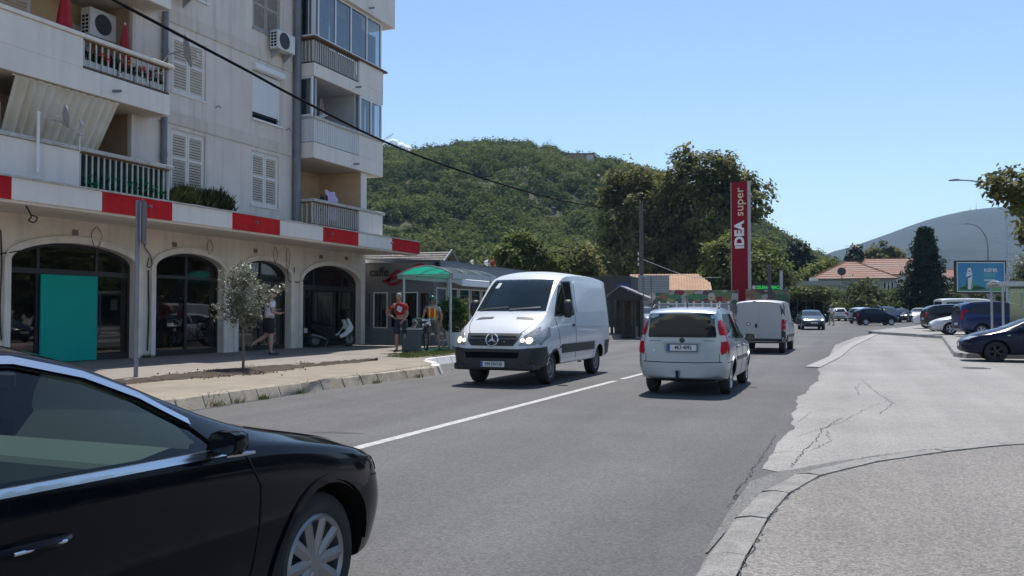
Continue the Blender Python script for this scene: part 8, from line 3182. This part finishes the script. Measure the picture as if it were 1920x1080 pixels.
def plain_car(kind, label, cat, px, dep, zoff, heading, pm, scale=(1, 1, 1), lit=False, name='parked_car', group='cars on the bend and in the car park', plate=True, spokes=5, trim=None, xy=None, wheel_m=None):
    st, wh, sw_, ws_, rw_, hl, tl = KIT[kind]
    p = at(px, dep) if xy is None else Vector((*xy, 0))
    kx_, ky_, kz_ = scale
    w2 = (wh[0] * kx_, wh[1] * kx_, wh[2] * ky_, wh[3], wh[4])
    c = Car(name, label, cat, (p.x, p.y, gz(p.y) + zoff + .004), heading, st, pm, w2, scale=scale, group=group, spokes=spokes, wheel_m=wheel_m)
    for P in sw_:
        c.decal('side_window', 'L', P, M_glass_dark, .005)
    c.decal('windscreen', 'F', ws_, M_glass_dark, .006, mirror=False)
    c.decal('rear_window', 'B', rw_, M_glass_dark, .006, mirror=False)
    c.decal('headlight', 'F', hl, M_lamp_glass, .008, maxlen=.08)
    if lit:
        cy, cz = sum(p[0] for p in hl) / len(hl), sum(p[1] for p in hl) / len(hl)
        c.decal('headlight_bulb', 'F', [(cy + .09 * math.cos(a), cz + .06 * math.sin(a)) for a in [2 * math.pi * i / 10 for i in range(10)]], M_lit, .016, maxlen=.4)
    c.decal('tail_light', 'B', tl, M_red_lamp, .010, maxlen=.08)
    zmx = max(s_[8] for s_ in st)
    c.decal('lower_bumper', 'F', [(-.5, .30), (.5, .30), (.56, .44), (-.56, .44)], M_bump, .008, mirror=False)
    c.decal('lower_bumper', 'B', [(-.55, .40), (.55, .40), (.58, .50), (-.58, .50)], M_bump, .008, mirror=False)
    if plate:
        c.plate('F', 0, .50 if kind != 'bus' else .55, '')
        c.plate('B', 0, .62 if kind != 'suv' else .74, '')
    xs_ = [wh[1] + .42, -.02, wh[0] - .42]
    for x in xs_[1:2]:
        c.seam('L', [(x - .05, .3), (x - .05, .95)], .01)
    c.seam('L', [(wh[0] - .38, .3), (wh[0] - .36, .9)], .01)
    belt = [s_[6] for s_ in st][len(st) // 2]
    ymax = max(s_[5] for s_ in st)
    c.mirror_(.74 if kind in ('hatch', 'sedan', 'suv') else 1.1, ymax - .02, belt + .07, (.1, .2, .13), pm if kind != 'bus' else M_black)
    c.box('door_handle', (.12, ymax + .012, belt - .1), (.17, .035, .03), pm, .01, mirror=True)
    return c

RZC = R(21.947)
# heading: angle of the forward direction in the world
c = plain_car('sedan', 'slate coloured saloon with a lit headlight coming round the bend beside the delivery van', 'car', 1520, 62.5, 0, R(-82), P_slate, lit=True, name='oncoming_car')
c = plain_car('hatch', 'white hatchback parked with its rear towards us under the dark hedge', 'car', 1573, 96, 0, R(93), P_white)
c = plain_car('hatch', 'small dark navy car turning across the road in front of the shrubs', 'car', 1641, 74.5, 0, R(20), P_navy, scale=(.87, .95, 1.02), spokes=9)
c = plain_car('hatch', 'hatchback with a pale roof half hidden behind the small navy car', 'car', 1622, 82, 0, R(60), P_silver, scale=(1, 1, 1.06))
c = plain_car('mvan', 'dark people carrier behind the bonnet of the small navy car', 'car', 1664, 87, 0, R(-70), P_navy, scale=(.9, .95, .95))
c = plain_car('sedan', 'dark saloon with lit headlights between the people carrier and the white saloon', 'car', 1690, 88, 0, R(-98), P_black2, lit=True, scale=(1, 1, 1))
c = plain_car('sedan', 'white saloon gleaming in the sun, second from the right in the far row', 'car', 1723, 91, 0, R(-100), P_white, scale=(1, 1, 1.02))
c = plain_car('sedan', 'white saloon at the right end of the far row beside the minibus', 'car', 1757, 94, 0, R(-96), P_white, scale=(1, 1, 1.0))
c = plain_car('suv', 'white car whose nose pokes out behind the dark hatchback with a red tail light', 'car', 1778, 57.5, .165, R(180), P_white)
c = plain_car('suv', 'dark parked car with a bright red tail light between two white noses', 'car', 1797, 52, .165, R(10), P_black2, scale=(.95, 1, 1))
c = plain_car('sedan', 'white electric car with a smooth nose parked beside the blue minivan', 'car', 1830, 45.5, .165, R(183), P_white, scale=(1.0, 1.02, 1.0))
c = plain_car('mvan', 'blue minivan parked behind the shelter posts', 'car', 1888, 42.5, .165, R(12), P_blue, spokes=5, scale=(1.02, 1.02, 1.02))
c.decal('roof_rail', 'T', ribbon([(-1.9, .60), (-.2, .62)], .05), M_black, .03)
c = plain_car('bus', 'cream minibus with dark windows parked behind the other cars below the billboard', 'minibus', 1822, 61, .165, R(18), P_cream, name='parked_minibus', scale=(1.02, 1, 1.06))
c = plain_car('sedan', 'dark blue saloon at the right edge, front wheel by the kerb', 'car', 1, 1, 0, R(181), P_navy, xy=(5.25, 30.15), scale=(1.0, .98, 1.02), spokes=5, wheel_m=mat('dark_wheel', (.02, .02, .022), .5))
c.decal('front_bumper_trim', 'F', [(-.74, .50), (.74, .50), (.74, .56), (-.74, .56)], M_bump, .012, mirror=False)
c.decal('side_repeater', 'L', [(.98, .78), (1.06, .78), (1.06, .81), (.98, .81)], M_clear_lamp, .008)
c = plain_car('suv', 'grey parked car half hidden by the kiosk and the brown pole', 'car', 1206, 52.5, .12, R(-50), P_grey, scale=(.98, .98, .98))
c = plain_car('hatch', 'white car mostly hidden behind the left side of the silver car', 'car', 1, 1, 0, R(-96), P_white, xy=(-5.75, 31.0), name='oncoming_car')
# ================================================================ PEOPLE, BICYCLE, SCOOTER
def skin_mesh(verts, edges, radii, sub=2):
    me = bpy.data.meshes.new('figure')
    me.from_pydata([tuple(v) for v in verts], edges, [])
    me.update()
    o = temp_obj(me)
    m = o.modifiers.new('skin', 'SKIN')
    m.use_smooth_shade = True
    m.branch_smoothing = 0.6
    sl = me.skin_vertices[0].data if me.skin_vertices else None
    if sl is None:
        me.attributes.new('skin', 'FLOAT', 'POINT')
    sv = me.skin_vertices[0].data
    for i, r in enumerate(radii):
        sv[i].radius = r if isinstance(r, tuple) else (r, r)
        sv[i].use_root = (i == 0)
    ss = o.modifiers.new('sub', 'SUBSURF')
    ss.levels = ss.render_levels = sub
    out = eval_mesh(o)
    bpy.data.objects.remove(o)
    for p in out.polygons:
        p.use_smooth = True
    return out

M_skin = mat('tanned_skin', (0.36, 0.19, 0.125), 0.6, var=.06, vscale=8)
M_skin2 = mat('pale_skin', (0.44, 0.25, 0.18), 0.6, var=.06, vscale=8)
M_hair = mat('brown_hair', (0.06, 0.045, 0.035), 0.8, var=.3, vscale=30)
M_hair2 = mat('grey_hair', (0.25, 0.22, 0.19), 0.8, var=.3, vscale=30)

def person(label, loc, rz, J, skin, hair, shirt, shorts, shoe, hair_kind='hair', sleeves=True, h=1.78, shirt_top=True, scale=1.0, shorts_len=.85, tee_hem=.0):
    """J: joint positions in metres, figure faces +x."""
    t = thing('person', label, 'person', loc, rz)
    t.scale = (scale, scale, scale)
    V = lambda k: Vector(J[k])
    mid = lambda a, c, s=.5: V(a).lerp(V(c), s)
    vs, ed, ra = [], [], []
    idx = {}
    def add(k, p, r, parent=None):
        idx[k] = len(vs)
        vs.append(p)
        ra.append(r)
        if parent is not None:
            ed.append((idx[parent], idx[k]))
    add('pelvis', V('pelvis'), (.13, .11))
    add('waist', V('pelvis').lerp(V('chest'), .45), (.125, .10), 'pelvis')
    add('chest', V('chest'), (.15, .115), 'waist')
    add('neck0', V('neck'), .062, 'chest')
    add('neck1', V('neck').lerp(V('head'), .45), .056, 'neck0')
    for s in 'LR':
        add('sh' + s, V('sh' + s), .062, 'chest')
        add('el' + s, V('el' + s), .043, 'sh' + s)
        add('fa' + s, mid('el' + s, 'wr' + s, .3), .042, 'el' + s)
        add('wr' + s, V('wr' + s), .027, 'fa' + s)
        add('hip' + s, V('hip' + s), .095, 'pelvis')
        add('th' + s, mid('hip' + s, 'kn' + s, .4), .085, 'hip' + s)
        add('kn' + s, V('kn' + s), .056, 'th' + s)
        add('ca' + s, mid('kn' + s, 'an' + s, .3), .058, 'kn' + s)
        add('an' + s, V('an' + s), .036, 'ca' + s)
        add('ft' + s, V('ft' + s), .034, 'an' + s)
        hd = (V('wr' + s) - V('el' + s)).normalized()
        if 'hd' + s in J:
            hd = (V('hd' + s) - V('wr' + s)).normalized()
        add('pm' + s, V('wr' + s) + hd * .07, (.036, .022), 'wr' + s)
    me = skin_mesh(vs, ed, ra)
    b = MB()
    b.v = [tuple(v.co) for v in me.vertices]
    b.f = [tuple(p.vertices) for p in me.polygons]
    b.mi = [0] * len(b.f)
    b.sm = [True] * len(b.f)
    for s in 'LR':   # fingers and thumb rooted in the palm
        w = V('wr' + s)
        hd = (V('wr' + s) - V('el' + s)).normalized()
        if 'hd' + s in J:
            hd = (V('hd' + s) - w).normalized()
        side = hd.cross(Vector((0, 0, 1)))
        if side.length < .2:
            side = hd.cross(Vector((1, 0, 0))) * (1 if s == 'L' else -1)
        side.normalize()
        cu = side.cross(hd).normalized() * (-1)
        for i, L in enumerate((.066, .075, .07, .055)):
            a = w + hd * .085 + side * (-.027 + .018 * i)
            b.tube([a - hd * .02, a + hd * L * .5 + cu * .006, a + hd * L * .85 + cu * .022, a + hd * L + cu * .036], [.0095, .009, .008, .006], 6)
        a = w + hd * .035 - side * .03
        b.tube([a + side * .01, a - side * .022 + hd * .02, a - side * .028 + hd * .05 + cu * .012], [.012, .010, .007], 6)
    # head with nose, brow, ears
    H = V('head')
    fd = (Vector(J.get('face', (1, 0, 0)))).normalized()
    rt_ = fd.cross(Vector((0, 0, 1))).normalized()
    upv = rt_.cross(fd).normalized()
    def hp(f, r, u):
        return H + fd * f + rt_ * r + upv * u
    n, m2 = 16, 12
    hv, hf = [], []
    for i in range(m2 + 1):
        th = math.pi * i / m2
        for k in range(n):
            a = 2 * math.pi * k / n
            x, y, z = math.sin(th) * math.cos(a), math.sin(th) * math.sin(a), -math.cos(th)
            f = x * .096
            r = y * .076 * (1 - .18 * max(0, -z))
            u = z * .118
            if z < -.2 and x > 0:
                f += .012 * (-z)
            if abs(y) < .25 and x > .6 and -.45 < z < .05:
                f += .022 * (1 - abs(y) / .3) * (1 - abs(z + .2) / .3 if abs(z + .2) < .3 else 0)
            if .05 < z < .3 and x > .7:
                f -= .006
            hv.append(hp(f, r, u))
    for i in range(m2):
        for k in range(n):
            hf.append((i * n + k, i * n + (k + 1) % n, (i + 1) * n + (k + 1) % n, (i + 1) * n + k))
    b.add(hv, hf, 0, True)
    for sg in (-1, 1):
        e = hp(-.005, sg * .078, .0)
        b.ball(e, .022, 8, 6, 0, (.6, .6, 1.3))
        e = hp(.083, sg * .030, .018)
        b.ball(e, .0105, 8, 6, 1)
        bq = hp(.090, sg * .030, .038)
        b.tube([bq - rt_ * .017, bq + fd * .003, bq + rt_ * .017], .005, 5, 2)
    mo = hp(.093, 0, -.062)
    b.tube([mo - rt_ * .022, mo + fd * .004, mo + rt_ * .022], .006, 5, 3)
    b.build('body', [skin, mat('eye_dark', (.02, .018, .016), .3), hair, mat('lip', (.28, .09, .08), .6)], t, sharp=180)
    # hair or helmet as a cap over the skull
    hb = MB()
    hv, hf = [], []
    k1 = 1.10 if hair_kind == 'hair' else 1.32
    for i in range(8):
        th = (math.pi * .60) * i / 7
        for k in range(n):
            a = 2 * math.pi * k / n
            thk = th * (1.0 if math.cos(a) < .2 else (.80 if hair_kind == 'hair' else .9))
            x, y, z = math.sin(thk) * math.cos(a), math.sin(thk) * math.sin(a), math.cos(thk)
            hv.append(hp(x * .098 * k1 - .004, y * .080 * k1, z * .120 * (k1 * .97 if hair_kind == 'hair' else 1.22) + .004))
    for i in range(7):
        for k in range(n):
            hf.append((i * n + k, (i + 1) * n + k, (i + 1) * n + (k + 1) % n, i * n + (k + 1) % n))
    hb.add(hv, hf, 0, True)
    hb.build('hair' if hair_kind == 'hair' else 'helmet', hair if hair_kind == 'hair' else mat('dark_green_helmet', (.006, .05, .045), .25, coat=.5), t, sharp=180)
    if hair_kind == 'helmet':
        q = MB()
        for sg in (-1, 1):
            q.tube([hp(.0, sg * .085, -.02), hp(.03, sg * .07, -.09), hp(.05, 0, -.135)], .007, 5)
        q.build('helmet_strap', M_black, t)
    # clothes: slightly larger skinned shapes over the limbs
    cv, ce, cr_ = [], [], []
    def cadd(p, r, par=None):
        cv.append(p)
        cr_.append(r)
        if par is not None:
            ce.append((par, len(cv) - 1))
        return len(cv) - 1
    hem = V('pelvis').lerp(V('chest'), tee_hem)
    a0 = cadd(hem + Vector((0, 0, -.06 if tee_hem == 0 else 0)), (.162, .14))
    a1 = cadd(V('pelvis').lerp(V('chest'), .5), (.16, .14), a0)
    a2 = cadd(V('chest'), (.178, .142), a1)
    cadd(V('neck') + Vector((0, 0, -.01)), .078, a2)
    for s in 'LR':
        q = cadd(V('sh' + s), .077, a2)
        cadd(mid('sh' + s, 'el' + s, .62), .066, q)
    me = skin_mesh(cv, ce, cr_)
    me.materials.append(shirt)
    link('shirt', me, t)
    cv, ce, cr_ = [], [], []
    a0 = cadd(V('pelvis') + Vector((0, 0, .05)), (.15, .13))
    for s in 'LR':
        q = cadd(V('hip' + s), .115, a0)
        w1 = cadd(mid('hip' + s, 'kn' + s, .45), .108, q)
        cadd(mid('hip' + s, 'kn' + s, shorts_len), .098, w1)
    me = skin_mesh(cv, ce, cr_)
    me.materials.append(shorts)
    link('shorts', me, t)
    for s in 'LR':
        q = MB()
        A, F = V('an' + s), V('ft' + s)
        d = (F - A)
        d.z = 0
        d.normalize()
        dn = (F - A).normalized()
        base = F.z - .035
        q.tube([A - d * .05 + Vector((0, 0, -.045)), A + Vector((0, 0, -.035)), A.lerp(F, .6) + Vector((0, 0, -.01)), F + d * .03, F + d * .085 + Vector((0, 0, -.008))], [.038, .046, .046, .044, .022], 10, flat=.75)
        q.build('shoe', shoe, t)
    return t

# man walking behind the olive tree, seen from behind and to the side
J1 = dict(pelvis=(0, 0, .98), chest=(.03, 0, 1.34), neck=(.04, 0, 1.50), head=(.09, 0, 1.66), face=(1, .1, -.35),
          shL=(.03, .19, 1.43), elL=(.0, .27, 1.16), wrL=(.2, .2, 1.2), hdL=(.28, .16, 1.24), shR=(.03, -.19, 1.43), elR=(.02, -.27, 1.16), wrR=(.22, -.2, 1.12), hdR=(.3, -.15, 1.15),
          hipL=(0, .1, .93), knL=(-.03, .11, .52), anL=(-.36, .1, .30), ftL=(-.40, .1, .16), hipR=(0, -.1, .93), knR=(.04, -.1, .5), anR=(.03, -.1, .085), ftR=(.16, -.1, .04))
M_wtee = mat('white_tee', (.68, .68, .70), .9, var=.04, vscale=6)
person('man in a white tee and dark shorts walking past the third arch', (-15.35, 19.75, .305), R(52), J1, M_skin2, M_hair, M_wtee, mat('dark_shorts', (.018, .018, .018), .9, var=.2), mat('dark_trainers', (.05, .05, .055), .7), scale=1.03, shorts_len=.9).scale = (1.14, 1.16, 1.04)
# man in red, hand on hip, leaning towards the bin
J2 = dict(pelvis=(0, 0, .97), chest=(.02, -.04, 1.32), neck=(.04, -.05, 1.49), head=(.10, -.05, 1.645), face=(1, -.3, -.1),
          shL=(.02, .15, 1.41), elL=(.05, .2, 1.12), wrL=(.22, .1, .95), hdL=(.27, .06, .9), shR=(.0, -.23, 1.41), elR=(-.10, -.47, 1.20), wrR=(.02, -.24, 1.05), hdR=(.09, -.17, 1.03),
          hipL=(0, .1, .92), knL=(.03, .13, .5), anL=(0, .15, .085), ftL=(.13, .17, .04), hipR=(0, -.1, .92), knR=(.04, -.12, .5), anR=(-.02, -.13, .085), ftR=(.11, -.16, .04))
M_redtee = mat('red_tee', (.36, .008, .018), .9, var=.08, vscale=6)
t = person('man in a red tee and navy shorts with a hand on his hip', (-12.85, 22.85, .29), R(-72), J2, M_skin, M_hair2, M_redtee, mat('navy_shorts', (.022, .026, .045), .9, var=.2), mat('brown_sandals', (.06, .035, .025), .8), scale=1.02, tee_hem=.32, shorts_len=.95)
b = MB()
b.prism([(.075 * math.cos(a), .09 * math.sin(a) + .018 * math.cos(3 * a)) for a in [2 * math.pi * i / 14 for i in range(14)]], 'x', -.01, .012)
o = b.build('shirt_print', mat('pale_print_tee', (.55, .55, .57), .9, var=.3, vscale=20), t)
o.location = (.152, -.02, 1.29)
# cyclist with helmet and reflective vest
J3 = dict(pelvis=(0, 0, .97), chest=(.01, 0, 1.32), neck=(.02, 0, 1.49), head=(.06, 0, 1.645), face=(1, .15, -.15),
          shL=(.0, .2, 1.41), elL=(.02, .30, 1.14), wrL=(.12, .28, .92), hdL=(.14, .27, .84), shR=(.0, -.2, 1.41), elR=(-.02, -.29, 1.14), wrR=(.1, -.33, .93), hdR=(.15, -.33, .86),
          hipL=(0, .1, .92), knL=(.04, .16, .5), anL=(0, .24, .085), ftL=(.12, .29, .04), hipR=(0, -.1, .92), knR=(.04, -.13, .5), anR=(.0, -.16, .085), ftR=(.12, -.19, .04))
t = person('cyclist in a dark green helmet and orange reflective vest', (-12.45, 24.15, .30), R(-65), J3, M_skin, M_hair, mat('grey_tee', (.34, .36, .40), .9, var=.06), mat('patterned_shorts', (.05, .045, .04), .9, col2=(.30, .25, .2), vscale=22), mat('black_shoes', (.015, .015, .016), .7), hair_kind='helmet', scale=.97, shorts_len=1.0)
cvv = [(0, 0, 1.0), (.01, 0, 1.2), (.012, 0, 1.36), (0, .12, 1.42), (0, -.12, 1.42)]
me = skin_mesh([Vector(p) for p in cvv], [(0, 1), (1, 2), (2, 3), (2, 4)], [(.192, .165), (.190, .163), (.196, .162), .09, .09])
me.materials.append(mat('orange_vest', (.62, .085, .012), .8, var=.08))
link('reflective_vest', me, t)
vb = BVHTree.FromPolygons([v.co[:] for v in me.vertices], [p.vertices[:] for p in me.polygons])
for y in (-.085, .085):
    b = MB()
    rows = []
    for i in range(13):
        z = 1.0 + i * .036
        for yy in (y - .024, y + .024):
            h, n_, i_, d_ = vb.ray_cast(Vector((2, yy, z)), Vector((-1, 0, 0)))
            x = (h.x if h else .1) + .006
            rows.append((x, yy, z))
    b.add(rows, [(2 * i, 2 * i + 1, 2 * i + 3, 2 * i + 2) for i in range(12)])
    b.build('reflective_stripe', mat('yellow_stripe', (.72, .60, .05), .5), t)
# far pedestrian
J4 = dict(J1)
J4.update(knL=(.12, .1, .54), anL=(.14, .1, .13), ftL=(.26, .1, .06), knR=(-.02, -.1, .5), anR=(-.16, -.1, .12), ftR=(-.06, -.1, .04), face=(1, 0, 0), head=(.05, 0, 1.66))
p = at(1559, 73)
person('distant pedestrian in a white top crossing near the white hatchback', (p.x, p.y, gz(p.y) + .01), R(150), J4, M_skin, M_hair2, M_wtee, mat('beige_shorts', (.28, .25, .21), .9), mat('dark_trainers'), shorts_len=1.3)

# bicycle
t = thing('bicycle', 'touring bicycle with black and white panniers beside the cyclist', 'bicycle', (-12.85, 24.25, .30), R(-50))
for x in (-.52, .52):
    b = MB()
    b.lathe([(.30, -.015), (.335, -.02), (.35, 0), (.335, .02), (.30, .015), (.295, 0), (.30, -.015)], 30, 'y', (0, 0, 0))
    w = b.build('wheel', M_rubber, t)
    w.location = (x, 0, .35)
    b = MB()
    for i in range(14):
        a = 2 * math.pi * i / 14
        b.tube([(0, .02 * (-1) ** i, 0), (.30 * math.cos(a), 0, .30 * math.sin(a))], .003, 4)
    b.tube([(0, -.04, 0), (0, .04, 0)], .02, 8)
    b.build('spokes', M_steel, w)
b = MB()
for p_, q_ in (((-.12, 0, .30), (-.2, 0, .85)), ((-.12, 0, .30), (.40, 0, .78)), ((-.19, 0, .80), (.38, 0, .84)), ((-.12, 0, .30), (-.52, 0, .35)), ((-.52, 0, .35), (-.19, 0, .78)), ((.36, 0, .95), (.52, 0, .35))):
    b.tube([p_, q_], .018, 6)
b.build('frame', mat('bike_frame_black', (.02, .02, .022), .4), t)
b = MB()
b.tube([(.40, -.28, .98), (.36, -.1, 1.0), (.36, .1, 1.0), (.40, .28, .98)], .014, 6)
b.build('handlebar', M_black, t)
b = MB()
b.prism([(-.34, .87), (-.06, .885), (-.06, .91), (-.34, .93)], 'y', -.06, .06)
b.build('saddle', M_black, t, bevel=.02)
M_pan = mat('black_white_pannier', (.02, .02, .02), .7, col2=(.75, .75, .75), vscale=11)
M_pan.node_tree.nodes['Color Ramp'].color_ramp.elements[0].position = .49
M_pan.node_tree.nodes['Color Ramp'].color_ramp.elements[1].position = .53
for s_ in (-1, 1):
    b = MB()
    b.prism([(-.72, .42), (-.36, .42), (-.32, .78), (-.74, .8)], 'y', s_ * .06, s_ * .2)
    b.build('pannier', M_pan, t, bevel=.03)
b = MB()
b.box(-.74, -.2, .80, -.32, .2, 1.02)
b.build('rack_bag', M_pan, t, bevel=.05)
b = MB()
b.box(.36, -.16, .76, .56, .16, 1.0)
b.build('front_bag', M_pan, t, bevel=.04)

dup(t, (-18.05, 18.55, .34), R(80), 'bicycle leaning inside the second arched shop window')
# motor scooter by the last arch
t = thing('motor_scooter', 'black and white maxi scooter parked in front of the last arch', 'scooter', (-16.75, 24.95, .315), R(68))
for x in (-.66, .72):
    b = MB()
    b.lathe([(.16, -.05), (.23, -.06), (.26, -.03), (.265, 0), (.26, .03), (.23, .06), (.16, .05)], 26, 'y')
    w = b.build('wheel', M_rubber, t)
    w.location = (x, 0, .265)
    b = MB()
    b.lathe([(.165, -.04), (.15, -.02), (.05, -.03), (0, -.03)], 20, 'y')
    b.lathe([(.165, .04), (.15, .02), (.05, .03), (0, .03)], 20, 'y')
    b.build('rim', M_steelrim, w)
M_scb = mat('scooter_black', (.008, .008, .009), .45, spec=.2)
M_scw = mat('scooter_white', (.66, .67, .68), .3)
b = MB()      # main body with seat tail, floor and leg shield
b.prism([(-.95, .74), (-.86, .82), (-.2, .70), (-.05, .48), (.2, .36), (.38, .42), (.52, .62), (.5, .30), (.3, .22), (-.35, .24), (-.5, .42), (-.9, .62)], 'y', -.15, .15)
b.build('body', M_scb, t, bevel=.04, seg=2)
b = MB()
b.prism([(-.98, .80), (-.75, .90), (-.45, .84), (-.15, .80), (-.02, .70), (-.2, .69), (-.86, .80)], 'y', -.14, .14)
b.build('seat', mat('scooter_seat', (.010, .009, .009), .8, spec=.15), t, bevel=.03, seg=2)
for s_ in (-1, 1):
    b = MB()
    b.prism([(.22, .40), (.45, .52), (.60, .74), (.50, .98), (.62, .96), (.80, .66), (.72, .52), (.48, .36), (.26, .30)], 'y', s_ * .10, s_ * .19)
    b.build('white_fairing', M_scw, t, bevel=.02)
    b = MB()
    b.prism([(-.9, .70), (-.35, .66), (-.42, .56), (-.8, .62)], 'y', s_ * .13, s_ * .18)
    b.build('side_panel', M_scb, t, bevel=.02)
    b = MB()
    b.tube([(.46, 0, 1.02), (.42, s_ * .2, 1.06), (.36, s_ * .33, 1.05)], .016, 6)
    b.build('grip', M_black, t)
    b = MB()
    b.tube([(.42, s_ * .22, 1.06), (.44, s_ * .3, 1.22)], .008, 5)
    b.ball((.44, s_ * .33, 1.26), .055, 8, 6, 0, (.4, 1.2, .8))
    b.build('mirror', M_black, t)
    b = MB()
    b.tube([(.72, s_ * .08, .27), (.56, s_ * .08, .62)], .025, 6)
    b.build('fork', M_black, t)
b = MB()
b.prism([(.45, .95), (.62, .94), (.55, 1.12), (.50, 1.30), (.47, 1.3), (.46, 1.1)], 'y', -.13, .13)
b.build('windscreen', M_scb, t, bevel=.03)
b = MB()
b.prism([(.56, .56), (.95, .52), (.98, .46), (.6, .50)], 'y', -.08, .08)
b.prism([(-.98, .5), (-.45, .56), (-.5, .48)], 'y', -.08, .08)
b.build('mudguard', M_scb, t, bevel=.015)
b = MB()
b.box(-1.04, -.09, .50, -1.02, .09, .66)
b.build('number_plate', M_plate, t)
b = MB()
b.tube([(-.3, -.17, .26), (-.6, -.19, .36), (-.92, -.19, .42)], [.03, .055, .06], 8)
b.build('exhaust', mat('exhaust_steel', (.16, .16, .165), .4, metal=.7), t)
b = MB()
b.tube([(-.05, .1, .25), (-.12, .22, .0)], .016, 6)
b.build('kickstand', M_steel, t)
# ================================================================ AIR
hz = bpy.data.materials.new('air')
hz.use_nodes = True
N = hz.node_tree.nodes
N.remove(N['Principled BSDF'])
pv = N.new('ShaderNodeVolumePrincipled')
pv.inputs['Color'].default_value = (0.45, 0.70, 1.0, 1)
pv.inputs['Density'].default_value = 0.00015
pv.inputs['Anisotropy'].default_value = 0.0
hz.node_tree.links.new(pv.outputs[0], N['Material Output'].inputs['Volume'])
b = MB()
b.box(-3300, -450, -4, 3300, 5250, 345)
b.build('haze', hz, kind='stuff')
